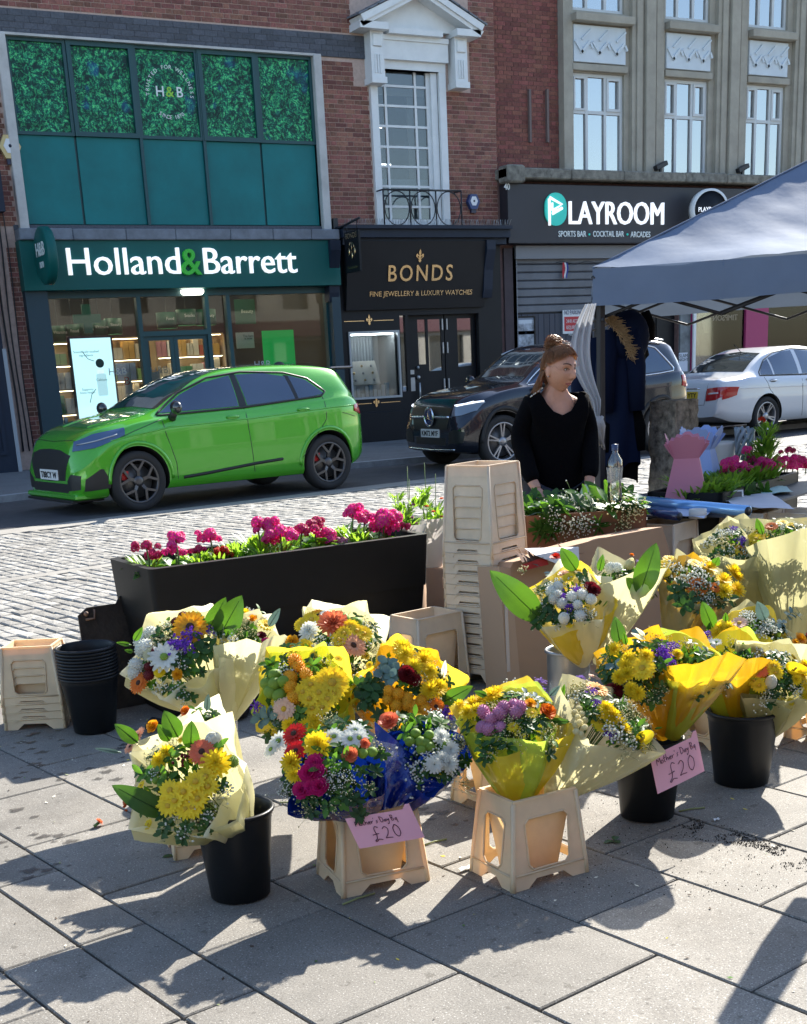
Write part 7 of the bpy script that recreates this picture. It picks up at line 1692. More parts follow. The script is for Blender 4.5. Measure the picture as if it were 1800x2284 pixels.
bouquet('plain cream wrapped bouquet beside it showing only its top of yellow and purple flowers', f5, (515, 1600), 4.42, (1470, 320), 4.35, .105, [('cream', 1.15, 5, -.75, .2), ('ivory', 1.2, 4, .0, .6)],
  [('D', 'yellow', 1400, 235, 38), ('D', 'yellow', 1580, 262, 42), ('C', 'yellow', 1455, 190, 30), ('S', 'purple', 1500, 200, 34), ('S', 'purple', 1570, 222, 26), ('C', 'magenta', 1578, 362, 26), ('C', 'dark', 1555, 320, 24), ('L', 'green', 1545, 180, 34), ('C', 'gold', 1500, 225, 26), ('W', 'white', 1480, 170, 28)], [(1600, 260, 1668, 150, 26, S_)], 4, nfill=8)
bouquet('cream wrapped bouquet topped by an orange red chrysanthemum and a peach gerbera', f6, (760, 1600), 4.35, (740, 380), 4.15, .138, [('cream', 1.1, 5, .0, .2), ('ivory', 1.15, 4, .1, .7)],
  [('M', 'coral', 695, 268, 82), ('G', 'yellow', 560, 245, 60), ('G', 'yellow', 500, 272, 45), ('G', 'gold', 600, 218, 42), ('M', 'white', 545, 312, 62), ('M', 'white', 650, 213, 34), ('G', 'peach', 820, 405, 68), ('C', 'rust', 720, 520, 48), ('C', 'gold', 440, 385, 40), ('C', 'yellow', 520, 425, 52)]
  + sc('N', 'lime', [(765, 232), (838, 255), (700, 460)], 30) + sc('D', 'yellow', [(760, 330), (840, 315), (800, 290), (880, 330), (730, 370)], 52) + sc('W', 'white', [(610, 380), (640, 430), (690, 395), (600, 430)], 48), [(880, 440, 940, 345, 32), (820, 480, 760, 560, 20)], 5)
bouquet('yellow and lime wrapped bouquet with green buttons and a pale yellow gerbera', f6, (725, 1650), 4.2, (510, 650), 3.95, .158, [('yellow', 1.1, 4, .1, .5, .8), ('lime', 1.02, 5, .0, .1, .75)],
  sc('N', 'lime', [(325, 590), (325, 645), (382, 628), (295, 692), (350, 712), (275, 640)], 36) + sc('P', 'gold', [(470, 530), (420, 600), (425, 665), (445, 725), (520, 585), (450, 500)], 38) + [('G', 'yellow', 682, 640, 95), ('G', 'blush', 385, 805, 62), ('S', 'purple', 215, 790, 36), ('W', 'white', 390, 550, 46), ('Y', 'white', 440, 560, 30), ('Y', 'white', 350, 770, 40)]
  + sc('D', 'yellow', [(550, 650), (600, 700), (540, 740), (655, 740), (620, 795), (500, 700), (560, 800), (690, 710)], 56) + sc('M', 'yellow', [(580, 880), (460, 930), (520, 910), (420, 900), (600, 920)], 48) + sc('L', 'green', [(300, 520), (560, 530), (480, 830), (330, 560), (470, 870)], 52) + sc('B', 'silver', [(240, 870), (290, 860)], 60),
  [(290, 520, 262, 490, 20), (560, 540, 620, 520, 22)], 6, fill='LYDL')
bouquet('bright yellow wrapped bouquet with eucalyptus, orange pompons and a big leaf to the right', f6, (880, 1650), 4.2, (1160, 650), 3.97, .155, [('yellow', 1.12, 4, .05, .95, .85), ('amber', 1.02, 5, .1, .4, .8)],
  sc('M', 'yellow', [(1150, 465), (1260, 500), (1205, 545), (1300, 570), (1130, 425), (1300, 690), (1350, 670)], 58) + [('C', 'dark', 1160, 590, 50), ('C', 'dark', 1200, 620, 35), ('G', 'orange', 1340, 790, 48), ('S', 'purple', 1370, 840, 55), ('S', 'purple', 1400, 810, 35)] + sc('P', 'gold', [(1050, 690), (1105, 712), (1095, 782), (1040, 742), (1160, 770), (1200, 785), (1210, 822), (1270, 800), (1250, 752), (1160, 735), (1250, 830)], 34)
  + sc('Y', 'cream', [(1260, 640), (1240, 600), (1290, 720), (1230, 560)], 52) + sc('L', 'dark', [(910, 700), (935, 650), (870, 660), (890, 750), (960, 700)], 72) + sc('E', 'silver', [(1040, 520), (1010, 580), (1070, 560), (1060, 610)], 60) + [('L', 'green', 1140, 630, 34)],
  [(1370, 770, 1580, 655, 52), (1370, 640, 1400, 760, 30), (1390, 600, 1405, 490, 18, WR['ivory'])], 7)
bouquet('blue wrapped bouquet of red gerberas, white daisies and magenta carnations', f6, (810, 1815), 3.66, (680, 1120), 3.48, .145, [('blue', 1.1, 4, .15, .35, .4), ('clear', 1.2, 5, .0, .8, .6)],
  [('G', 'red', 455, 968, 74), ('G', 'red', 462, 1075, 64), ('D', 'white', 360, 1015, 66), ('D', 'white', 310, 1065, 52), ('M', 'yellow', 600, 1040, 76), ('M', 'yellow', 435, 1145, 62), ('M', 'yellow', 455, 1225, 52)] + sc('D', 'white', [(830, 950), (800, 1000), (700, 985), (855, 995)], 56) + sc('C', 'magenta', [(580, 1150), (545, 1215), (500, 1320), (560, 1300), (610, 1300), (600, 1200)], 52)
  + sc('N', 'lime', [(880, 1085), (820, 1062), (940, 1075)], 30) + [('C', 'coral', 800, 1100, 42), ('C', 'coral', 890, 1030, 28)] + sc('Y', 'white', [(700, 1240), (640, 1270), (780, 1220), (430, 1300), (730, 1280), (680, 1220), (400, 1330)], 66) + sc('L', 'green', [(740, 1040), (640, 1080), (630, 1180), (690, 1160), (560, 1000), (760, 1130)], 58), [(590, 1010, 570, 930, 26)], 8, fill='LBYL')
bf2 = bouquet('second blue wrapped bouquet of white and green flowers behind a large blue sheet', f6, (870, 1812), 3.74, (1270, 1020), 3.62, .125, [('blue', 1.2, 4, .1, .15, .4)],
  [('C', 'coral', 1050, 890, 55)] + sc('M', 'white', [(1370, 985), (1430, 1065), (1380, 1130), (1330, 1160), (1420, 1150)], 54) + sc('N', 'lime', [(1215, 960), (1280, 1020), (1305, 1042), (1180, 1010), (1245, 1010), (1400, 1030), (1300, 970), (1250, 1060)], 28) + sc('W', 'white', [(1330, 1060), (1290, 1090)], 40) + sc('Y', 'cream', [(1500, 1040), (1470, 1110)], 52) + sc('L', 'green', [(1210, 860), (1310, 880), (1150, 960), (1380, 900)], 55), [(1200, 900, 1180, 840, 22), (1290, 930, 1310, 850, 20)], 9)
sb2 = MB(); iv2 = WM[bf2.name].inverted(); c4 = [at(*f6(955, 880), 3.60), at(*f6(1400, 1270), 3.58), at(*f6(1180, 1400), 3.56), at(*f6(985, 1450), 3.54)]
sb2.grid(lambda a, t: tuple(iv2 @ (c4[0].lerp(c4[1], a).lerp(c4[3].lerp(c4[2], a), t)-TOCAM*-.03*math.sin(a*PI)*math.sin(t*PI)+TOCAM*(.012*abs(((a*4+t*2.3) % 1)*2-1)+.02*noise_at((a*4, t*4, 5))))), 34, 34); o = sb2.build('wrap_sheet', WR['blue'], bf2, fix=False); o.data.set_sharp_from_angle(angle=rad(20))
bouquet('yellow wrapped bouquet with pink pompons and a lime inner sheet in the right front crate', f7, (1156, 1800), 3.64, (600, 620), 3.64, .138, [('yellow', 1.14, 4, .12, .2), ('lime', 1.02, 3, -.1, .5)],
  sc('M', 'yellow', [(240, 560), (330, 540), (300, 605), (390, 510), (450, 485), (490, 470), (355, 585)], 56) + sc('P', 'pink', [(400, 590), (455, 640), (390, 690), (435, 705), (510, 600), (540, 560), (615, 540), (625, 590), (650, 560), (515, 690)], 42) + sc('W', 'white', [(600, 390), (570, 440), (625, 420), (590, 410)], 42) + sc('Y', 'cream', [(550, 650), (640, 700), (700, 610), (650, 740), (580, 620)], 52)
  + sc('S', 'purple', [(790, 375), (745, 410), (800, 440)], 34) + [('C', 'orange', 835, 595, 56), ('C', 'gold', 720, 540, 38), ('D', 'yellow', 730, 605, 42), ('D', 'yellow', 600, 700, 40)] + sc('L', 'dark', [(720, 680), (790, 640), (680, 640)], 55) + sc('B', 'silver', [(760, 500), (700, 470)], 50), [(860, 650, 1000, 650, 26, D_), (860, 470, 930, 400, 22, S_), (420, 470, 330, 440, 24)], 10, fill='LYBL')
bouquet('cream wrapped bouquet leaning right with yellow gerberas and purple statice', f7, (1228, 1786), 3.68, (1270, 600), 3.72, .135, [('cream', 1.2, 4, .1, .85), ('clear', 1.25, 5, .0, .3)],
  [('G', 'gold', 1180, 440, 66), ('G', 'yellow', 1205, 670, 66), ('C', 'dark', 1310, 450, 48), ('K', 'yellow', 1490, 780, 62), ('G', 'blush', 1160, 360, 38)] + sc('S', 'purple', [(1150, 455), (1070, 362), (1185, 525), (1100, 390), (1270, 740)], 38) + sc('W', 'cream', [(1000, 390), (1060, 430), (1090, 410), (1030, 440)], 50) + sc('P', 'cream', [(1060, 560), (1080, 600), (1050, 620), (1100, 640), (1030, 590), (1065, 660), (1100, 690), (1040, 680), (1040, 720), (1075, 740)], 20)
  + sc('M', 'yellow', [(1240, 570), (1290, 620), (1330, 680), (1360, 720), (1260, 600), (1420, 440)], 52) + sc('Y', 'cream', [(1440, 600), (1400, 550), (1480, 640), (1380, 600)], 56) + sc('F', 'green', [(1350, 540), (1110, 580)], 62) + sc('L', 'green', [(1490, 690), (1440, 700), (1150, 500)], 60), [(940, 480, 960, 390, 18), (1590, 700, 1640, 690, 8)], 11)
bouquet('amber wrapped bouquet with a full yellow gerbera in the bucket with the price card', f8, (1478, 1640), 4.05, (420, 640), 3.92, .125, [('amber', 1.05, 4, .1, .2)],
  [('G', 'yellow', 450, 662, 92)] + sc('M', 'yellow', [(350, 590), (480, 570), (240, 520), (280, 730), (340, 700), (370, 820), (420, 850), (330, 640)], 56) + sc('S', 'purple', [(640, 490), (700, 490), (620, 560), (660, 620), (610, 530)], 46) + sc('C', 'dark', [(230, 830), (270, 880)], 50) + sc('Y', 'cream', [(310, 510), (570, 390), (540, 440), (170, 600)], 50)
  + sc('L', 'green', [(590, 470), (200, 560), (600, 620), (500, 500)], 58) + sc('B', 'silver', [(250, 640), (440, 410)], 60), [(285, 470, 245, 255, 58, D_, .08), (330, 470, 310, 370, 22), (470, 430, 365, 380, 16, WR['ivory']), (470, 400, 400, 340, 14, WR['ivory'])], 12, fill='LYBL')
bouquet('large amber wrapped bouquet showing its plain back in the price card bucket', f8, (1500, 1640), 4.02, (820, 600), 3.95, .118, [('amber', 1.15, 4, -1.1, .35), ('lime', 1.05, 3, -.3, .1)], [('D', 'yellow', 960, 680, 46), ('C', 'yellow', 720, 560, 40), ('L', 'green', 900, 560, 60), ('D', 'yellow', 860, 650, 34)], [(840, 610, 980, 590, 20)], 13, nfill=6)
bouquet('ivory wrapped bouquet with white pompons and long dark green leaves by the cardboard box', f3, (1300, 1480), 4.92, (1180, 950), 4.85, .150, [('yellow', 1.12, 4, .25, .1), ('ivory', 1.12, 5, .0, .55)],
  sc('P', 'white', [(1080, 910), (1010, 1015), (1210, 942), (1275, 930), (1330, 960), (1245, 1000), (1262, 1065), (1120, 935), (1150, 985), (1120, 880), (1100, 960)], 32) + sc('G', 'yellow', [(1230, 800), (1270, 780), (1320, 812), (1190, 830)], 40) + sc('C', 'dark', [(1330, 890), (1350, 912)], 36) + sc('S', 'purple', [(1190, 1015), (1150, 945), (1240, 908)], 34) + [('T', 'white', 1160, 1085, 44), ('C', 'red', 1110, 705, 30), ('C', 'blush', 1160, 810, 30)]
  + sc('W', 'cream', [(970, 930), (1010, 960), (1150, 870), (900, 770)], 36) + sc('L', 'dark', [(1015, 1100), (1085, 1070), (1290, 820), (1040, 1010)], 56) + [('B', 'silver', 1095, 800, 50)], [(1020, 1095, 690, 775, 92, None, -.05), (1240, 775, 1140, 630, 52, None, .06), (1385, 780, 1410, 672, 24, None, .05)], 14)
bouquet('plain cream wrapped bouquet with one big sunlit leaf above the amber bouquets', f8, (1335, 1480), 4.9, (330, -60), 4.95, .125, [('cream', 1.3, 4, -1.0, .15)], [('P', 'white', 210, -110, 34), ('P', 'white', 260, -115, 34), ('T', 'cream', 350, -130, 44), ('S', 'purple', 420, -160, 20), ('C', 'orange', 365, -195, 20)], [(430, 100, 560, -305, 92, None, -.16), (430, 60, 330, -40, 50, None, -.14)], 15, nfill=6)
bouquet('yellow wrapped bouquet with orange gerberas and gypsophila', f2, (1500, 1445), 4.95, (880, 1350), 4.9, .130, [('amber', 1.08, 4, .2, .3), ('olive', 1.1, 5, .0, .8)],
  [('G', 'orange', 868, 1405, 78), ('G', 'orange', 1000, 1410, 44)] + sc('M', 'yellow', [(1060, 1360), (1160, 1330), (1165, 1425), (1065, 1440), (1130, 1290), (950, 1270)], 60) + sc('G', 'yellow', [(600, 1240), (660, 1200), (850, 1230), (930, 1210), (620, 1300)], 52) + sc('W', 'white', [(830, 1340), (760, 1330), (920, 1330), (800, 1390), (880, 1270), (700, 1250), (960, 1390)], 52) + sc('L', 'dark', [(700, 1450), (800, 1510), (740, 1400), (1100, 1490), (760, 1550)], 75) + [('S', 'purple', 800, 1200, 28)],
  [(1000, 1230, 1040, 1170, 34), (960, 1700, 900, 1500, 48), (560, 1300, 470, 1180, 20)], 16, fill='LYLW')
bouquet('olive wrapped bouquet in the shade of the gazebo with a drooping green leaf', f4, (1650, 1460), 5.25, (640, 420), 5.2, .150, [('olive', 1.2, 4, -.3, .2), ('cream', 1.1, 5, .1, .7)], sc('G', 'yellow', [(740, 380), (830, 380), (710, 430)], 56) + [('G', 'gold', 615, 470, 56), ('S', 'purple', 560, 300, 36), ('S', 'purple', 640, 390, 40), ('P', 'yellow', 965, 525, 28)] + sc('W', 'cream', [(680, 320), (500, 400), (790, 440), (450, 400)], 48) + sc('L', 'dark', [(620, 340), (680, 440), (880, 440)], 60), [(790, 480, 790, 620, 34), (780, 330, 750, 200, 28), (940, 520, 960, 360, 30, D_)], 17)
bouquet('olive wrapped bouquet at the right edge in the gazebo shade', f4, (1765, 1450), 5.05, (1010, 360), 5.1, .150, [('olive', 1.25, 4, -.7, .55)], sc('G', 'yellow', [(1030, 280), (960, 255), (1100, 250)], 42) + [('G', 'orange', 870, 280, 44)] + sc('W', 'cream', [(1100, 300), (1140, 330), (840, 250)], 46) + sc('L', 'dark', [(900, 230), (1010, 220), (1060, 300)], 56), [(800, 330, 760, 210, 26)], 18, nfill=14)
bouquet('cream wrapped bouquet with a yellow calla, a white bud and a peach gerbera', f4, (1700, 1650), 4.38, (900, 1440), 4.26, .118, [('cream', 1.22, 4, .0, .6), ('olive', 1.15, 5, .1, .2)],
  [('G', 'coral', 782, 1420, 68), ('T', 'white', 862, 1535, 56), ('K', 'yellow', 1040, 1430, 72), ('C', 'red', 1150, 1440, 46)] + sc('D', 'yellow', [(720, 1440), (770, 1560), (900, 1460), (885, 1410), (690, 1400), (730, 1520)], 56) + sc('M', 'yellow', [(1120, 1395), (1110, 1480), (1060, 1510), (1150, 1640), (1150, 1560)], 44) + sc('L', 'dark', [(1000, 1500), (940, 1540), (870, 1330), (960, 1360)], 50) + [('W', 'white', 950, 1400, 36)], [], 19)
bouquet('amber wrapped bouquet with lime folded edge left in the rightmost bucket', f4, (1640, 1640), 4.4, (570, 1330), 4.3, .105, [('amber', 1.2, 4, -1.0, .1), ('lime', 1.2, 3, -.2, .45)], [('D', 'white', 372, 1232, 56), ('S', 'purple', 350, 1148, 40), ('D', 'white', 430, 1215, 36), ('L', 'green', 340, 1290, 60)], [(290, 1340, 350, 1280, 22)], 20, nfill=5)
bouquet('olive wrapped bouquet with white daisies, eucalyptus and tall pointed leaves', f4, (1655, 1560), 4.72, (740, 1130), 4.66, .130, [('olive', 1.15, 4, .1, .15), ('yellow', 1.1, 3, .1, .6)],
  sc('M', 'yellow', [(460, 1110), (525, 1100), (430, 1140)], 56) + sc('C', 'gold', [(665, 1130), (585, 1188), (620, 1150)], 38) + sc('W', 'white', [(660, 990), (720, 1040), (760, 1130), (840, 1060), (870, 1090), (780, 1160), (670, 1030), (820, 1110)], 48) + [('D', 'blush', 610, 1060, 60), ('G', 'yellow', 780, 1240, 90), ('C', 'gold', 1090, 1190, 48), ('C', 'gold', 1050, 1215, 36), ('C', 'red', 1150, 1165, 26)] + sc('L', 'dark', [(700, 1200), (600, 1120), (960, 1240), (880, 1330)], 66) + sc('E', 'silver', [(950, 1060), (1010, 985), (1080, 980), (650, 1260)], 52),
  [(400, 1090, 310, 870, 60), (500, 1030, 500, 960, 24), (820, 1020, 755, 870, 52, S_), (360, 1110, 375, 1040, 20), (880, 1180, 950, 1120, 26, WR['lime'])], 21, fill='LWLE')
# ------------------------------------------------------------------ primulas in the trough
prm = {}
def primula(col):
    if col in prm: return prm[col]
    b = MB(); q = random.Random(5)
    for k in range(26):
        z = 1-1.3*(k+.5)/26; a = k*2.4; r = math.sqrt(max(0, 1-z*z)); n_ = V((r*math.cos(a), r*math.sin(a), z)).normalized(); M = Matrix.Translation(n_*.85) @ n_.to_track_quat('Z', 'Y').to_matrix().to_4x4()
        s = MB()
        for j in range(5): petal(s, j*1.2566, .03, .30, .15, 0, .05, -.03, tip=.8)
        b.add(s.v, s.f, 0, M, True); b.ball((0, 0, .03), .07, 6, 4, 1, mtx=M)
    prm[col] = b.mesh('primula_head', [mat('primula_'+col, COL[col], .55, trans=.45, var=.15, vs_=60), M_eye_y]); return prm[col]
inv = WM[pl.name].inverted(); fz = Fr(200, 1060, 2.135); nP = V((-math.sin(pang), math.cos(pang), 0)); oP = V((FLc.x, FLc.y, 0))+nP*.2
def on_plane(px, py, o, n_): ry = ray(px, py); return CAMP+ry*((o-CAMP).dot(n_)/ry.dot(n_))
q = random.Random(17)
for x, y, s_, c_ in ((270, 340, 36, 'magenta'), (285, 385, 32, 'magenta'), (410, 303, 46, 'brightpink'), (410, 362, 36, 'brightpink'), (572, 285, 42, 'brightpink'), (520, 350, 26, 'magenta'), (640, 366, 34, 'red'), (800, 228, 42, 'brightpink'), (850, 235, 44, 'brightpink'), (905, 275, 54, 'brightpink'), (1010, 262, 44, 'magenta'), (1080, 222, 36, 'magenta'), (1145, 285, 42, 'brightpink'), (1255, 165, 40, 'brightpink'), (1310, 200, 46, 'brightpink'), (1400, 198, 54, 'brightpink'), (1385, 245, 42, 'brightpink'), (1450, 250, 42, 'brightpink'), (1488, 242, 26, 'magenta'), (1205, 315, 28, 'pink')):
    p = on_plane(*fz(x, y), oP+nP*q.uniform(-.05, .05), nP); S = s_/2.135/PF*(p-CAMP).dot(CF_)
    t = thing('primula', 'x', 'flower', (p.x, p.y, .60), 0, 'primulas planted in the black trough'); t['label'] = 'primula head, %s in a row of magenta primulas along the trough' % ('number %d from the left' % (len(prm)) if False else 'x')
    t['_x'] = x
    for j in range(6): link('flower_head', primula(c_), t, Matrix.Translation((q.uniform(-1, 1)*S*1.5*(j > 0), q.uniform(-1, 1)*S*(j > 0), p.z-.60+q.uniform(-.7, .4)*S*(j > 0))) @ Matrix.Rotation(q.uniform(-.6, .3), 4, 'X') @ Matrix.Rotation(q.uniform(-.5, .5), 4, 'Y') @ Matrix.Scale(S*(.85 if j == 0 else q.uniform(.45, .75)), 4))
    MB().tube([(0, 0, -.02), (q.uniform(-.01, .01), .005, (p.z-.6)*.5), (0, 0, p.z-.6)], .004, 5).build('stalk', M_stem, t)
prs = sorted([o for o in C.objects if o.name.startswith('primula') and o.type == 'EMPTY'], key=lambda o: o['_x'])
nth = lambda i, n: ORD[i]+' from the left' if i < n/2 else (ORD[n-1-i]+' from the right' if i < n-1 else 'farthest right')
for i, o in enumerate(prs):
    o['label'] = 'pink primula flower head in the long trough, '+nth(i, len(prs)); del o['_x']
def tuft(name, m_, n, rad_, h, L_, w_, seed, up=.7, droop=.3):
    q = random.Random(seed); b = MB()
    for k in range(n):
        a = q.random()*2*PI; r = rad_*math.sqrt(q.random()); p = V((r*math.cos(a), r*math.sin(a), h*q.random())); d = V((math.cos(a)*q.uniform(.3, 1), math.sin(a)*q.uniform(.3, 1), up*q.uniform(.3, 1.3))).normalized(); s_ = d.cross(V((0, 0, 1))).normalized(); l_ = L_*q.uniform(.6, 1.2); vs = []
        for i in range(4):
            t = i/3; ww = w_*math.sin(PI*(.12+.86*t))**.8
            c_ = p+d*(l_*t)+V((0, 0, -droop*l_*t*t))
            for s2 in (-1, 0, 1): vs.append(c_+s_*(ww*s2)+V((0, 0, ww*.25*abs(s2))))
        b.add(vs, [(i*3+k_, i*3+k_+1, i*3+k_+4, i*3+k_+3) for i in range(3) for k_ in (0, 1)], 0, None, True)
    return b.mesh(name, m_)
M_lime = mat('leaf_fresh', (.09, .22, .03), .45, var=.25, vs_=30, trans=.42, tcol=(.4, .68, .05), rnd=.25)
tf1 = tuft('foliage', M_lime, 44, .05, .05, .075, .007, 1, 1.1, .2); tf2 = tuft('foliage', M_leafg, 16, .04, .02, .085, .026, 2, .45, .35); tf3 = tuft('foliage', M_lime, 12, .03, .02, .08, .03, 3, .4, .4)
bed = thing('bedding_plants', 'green leafy bedding plants filling the long trough under the primulas', 'plants', (0, 0, 0))
for i in range(78):
    u = (i+.5)/78; x = .06+u*(L_-0-.12) if False else .06+u*(PLn-.12); k = q.random(); me = tf1 if (.35 < u < .62 and k < .6) or k < .15 else (tf2 if k < .62 else tf3)
    link('foliage', me, bed, WM[pl.name] @ Matrix.Translation((x, q.uniform(.13, .36), .60)) @ Matrix.Rotation(q.random()*6, 4, 'Z') @ Matrix.Scale(q.uniform(.85, 1.25)*(1.15 if .45 < u < .95 else .85), 4))
# right planter flowers and shrub
oR = V(WM[pr.name].translation)+V((math.cos(rad(26+90)), math.sin(rad(26+90)), 0))*.2; nR = V((-math.sin(rad(26)), math.cos(rad(26)), 0)); rp = []
for x, y, s_, c_ in ((1110, 450, 52, 'brightpink'), (1130, 540, 58, 'brightpink'), (1240, 348, 34, 'brightpink'), (1300, 420, 36, 'magenta'), (1390, 470, 60, 'brightpink'), (1480, 440, 58, 'brightpink'), (1420, 525, 48, 'brightpink'), (1330, 520, 42, 'brightpink'), (1562, 360, 34, 'magenta'), (1640, 440, 60, 'brightpink'), (1700, 470, 44, 'magenta'), (1365, 118, 26, 'red'), (1180, 480, 46, 'brightpink'), (1090, 500, 40, 'magenta'), (1270, 500, 44, 'brightpink'), (1360, 440, 46, 'brightpink'), (1450, 490, 50, 'brightpink'), (1540, 430, 44, 'brightpink'), (1600, 470, 44, 'brightpink')):
    p = on_plane(*f2(x, y), oR+nR*q.uniform(-.06, .06), nR); S = s_/3.416/PF*(p-CAMP).dot(CF_); t = thing('primula', 'x', 'flower', (p.x, p.y, .6), 0, 'pink flowers in the second trough'); rp.append((x, t))
    
    for j in range(6): link('flower_head', primula(c_), t, Matrix.Translation((q.uniform(-1, 1)*S*1.5*(j > 0), q.uniform(-1, 1)*S*(j > 0), p.z-.60+q.uniform(-.7, .4)*S*(j > 0))) @ Matrix.Rotation(q.uniform(-.6, .3), 4, 'X') @ Matrix.Scale(S*(.85 if j == 0 else q.uniform(.45, .75)), 4))
    MB().tube([(0, 0, -.02), (0, 0, p.z-.6)], .004, 5).build('stalk', M_stem, t)
for i, (x, t) in enumerate(sorted(rp, key=lambda a: a[0])): t['label'] = 'pink flower head in the second trough behind the board, '+nth(i, len(rp))
bed = thing('bedding_plants', 'green leafy bedding plants filling the second trough behind the board', 'plants', (0, 0, 0))
for i in range(54):
    link('foliage', q.choice((tf1, tf1, tf3, tf2)), bed, WM[pr.name] @ Matrix.Translation((.03+i*.022, q.uniform(.05, .38), .6)) @ Matrix.Rotation(q.random()*6, 4, 'Z') @ Matrix.Scale(q.uniform(1.0, 1.6), 4))
p = on_plane(*f2(1380, 420), oR, nR); sh = thing('leafy_shrub', 'light green upright leafy plant rising above the pink flowers', 'plant', (p.x, p.y, .6)); hS = on_plane(*f2(1380, 150), oR, nR).z-.6
for i in range(9):
    z = hS*i/9; link('leaf_whorl', tf1 if i % 3 else tf3, sh, Matrix.Translation((q.uniform(-.03, .03)*(1.6-i/9), q.uniform(-.03, .03), z*.92)) @ Matrix.Rotation(i*1.1, 4, 'Z') @ Matrix.Scale(1.75-1.0*i/9, 4))
MB().tube([(0, 0, 0), (0, 0, hS)], .006, 5).build('stem', M_stem, sh)
# potted plants in white paper beside the crate stack
for (px, py, d, lab, h_, c_) in ((905, 1190, 6.3, 'leafy potted plant in white paper between trough and crate stack', 1120, 'pink'), (960, 1175, 6.5, 'potted plant with pink buds in cream paper beside the crate stack', 1100, 'coral')):
    p = at(px, py, d); t = thing('potted_plant', lab, 'plant', (p.x, p.y, 0)); zt = p.z
    MB().lathe([(.05, zt-.22), (.075, zt-.05), (.10, zt+.02), (.11, zt+.05)], 20).build('paper_wrap', mat('paper_white', (.62, .58, .56), .8, trans=.3), t); MB().lathe([(.09, 0), (.09, zt-.2), (0, zt-.2)], 16).build('stand', M_card, t)
    for k in range(6): link('foliage', tf1, t, Matrix.Translation((q.uniform(-.05, .05), q.uniform(-.03, .03), zt-.02+.035*k)) @ Matrix.Rotation(k, 4, 'Z') @ Matrix.Scale(1.0-k*.08, 4))
    for k in range(4): link('bud', head('C', c_), t, Matrix.Translation((q.uniform(-.07, .07), -.06, zt+.05+.03*k)) @ Matrix.Scale(.014, 4))
    b = MB()
    for k in range(3): x = q.uniform(-.04, .05); b.tube([(x, 0, zt), (x*1.3, 0, zt+.2+.06*k)], .002, 4)
    b.build('tall_stalks', M_stem, t)
# cut greenery on the brown box
gb = thing('greenery_heap', 'heap of cut leafy greenery and gypsophila on the brown box before the woman', 'greenery', (0, 0, 0))
BI = WM[fb.name]
for i in range(70):
    u = q.random(); x = .02+u*.56; y = q.uniform(-.01, .40); z = .70+.03*q.random(); kind = ('Y', 'white') if .28 < u < .52 and q.random() < .55 else ((('Y', 'cream') if q.random() < .5 else ('L', 'green')) if u > .62 and q.random() < .6 else q.choice((('L', 'dark'), ('L', 'dark'), ('B', 'silver'), ('F', 'dark'), ('L', 'green'))))
    M = BI @ Matrix.Translation((x, y, z)) @ Matrix.Rotation(q.uniform(-.6, 1.3), 4, 'X') @ Matrix.Rotation(q.uniform(-.6, .6), 4, 'Y') @ Matrix.Scale(q.uniform(.06, .10), 4)
    link('leaf_sprig', head(*kind), gb, M)
for i in range(16):
    u = q.uniform(.05, .95); M = BI @ Matrix.Translation((u*.6, -.03, q.uniform(.62, .69))) @ Matrix.Rotation(2.0, 4, 'X') @ Matrix.Scale(.07, 4); kind = ('Y', 'white') if .2 < u < .55 else (('Y', 'cream') if u > .6 else ('F', 'dark'))
    link('hanging_sprig', head(*kind), gb, M)
# dark leaves lying on the board
lvs = thing('cut_leaves', 'bundle of dark cut leaves lying on the board behind the white display', 'greenery', (0, 0, 0))
for i in range(9): p = gp(1590+i*14, 1112-i*2, TZ+.02); M = Matrix.Translation(p) @ Matrix.Rotation(1.4, 4, 'X') @ Matrix.Rotation(i, 4, 'Y') @ Matrix.Scale(.07, 4); link('leaf_sprig', head('F' if i % 2 else 'L', 'dark'), lvs, M)
# ------------------------------------------------------------------ bits on the paving
lit = MB(); q = random.Random(23); mats_ = [M_leafg, mat('petal_litter', (.75, .70, .55), .7), mat('petal_litter2', (.75, .6, .05), .7), mat('bark_litter', (.06, .035, .02), .9), mat('stem_litter', (.22, .25, .10), .7)]
for k in range(260):
    x, y = q.uniform(.5, 4.2), q.uniform(1.7, 5.4); s_ = q.uniform(.003, .010); a = q.random()*6; mi = q.choice((0, 1, 1, 2, 3, 3, 3, 4)); c_, sn = math.cos(a)*s_, math.sin(a)*s_
    P = [V((x+c_, y+sn, .002+q.random()*.003)), V((x-sn*.5, y+c_*.5, .003)), V((x-c_, y-sn, .0015)), V((x+sn*.5, y-c_*.5, .0015))]; lit.add(P, [(0,1,2,3)], mi)
tag(lit.build('plant_litter', mats_), 'small leaf and petal scraps scattered over the paving', 'litter', None, 'stuff')
so = MB()
for k in range(1500):
    t = q.random(); c_ = gp(1530+270*t, 1835+90*t); n1 = noise_at((c_.x*9+k*.37, k*.7, 0)); x, y = c_.x+q.gauss(0, .04), c_.y+q.gauss(0, .035)
    if noise_at((x*14, y*14, 2)) < .02: continue
    s_ = q.uniform(.0008, .0032); so.ball((x, y, s_*.3), s_, 4, 3, 0, (1, 1, .6))
for k in range(500):
    c_ = gp(q.uniform(1100, 1780), q.uniform(1780, 2000)); s_ = q.uniform(.0008, .0022); so.ball((c_.x, c_.y, 0), s_, 4, 3)
tag(so.build('spilt_compost', mat('compost', (.02, .014, .01), .95), fix=False), 'dark spilt compost on the paving right of the price card bucket', 'compost', None, 'stuff')
stn = MB(); m_wet = mat('wet_stain', (.06, .055, .05), .35, alpha=.55)
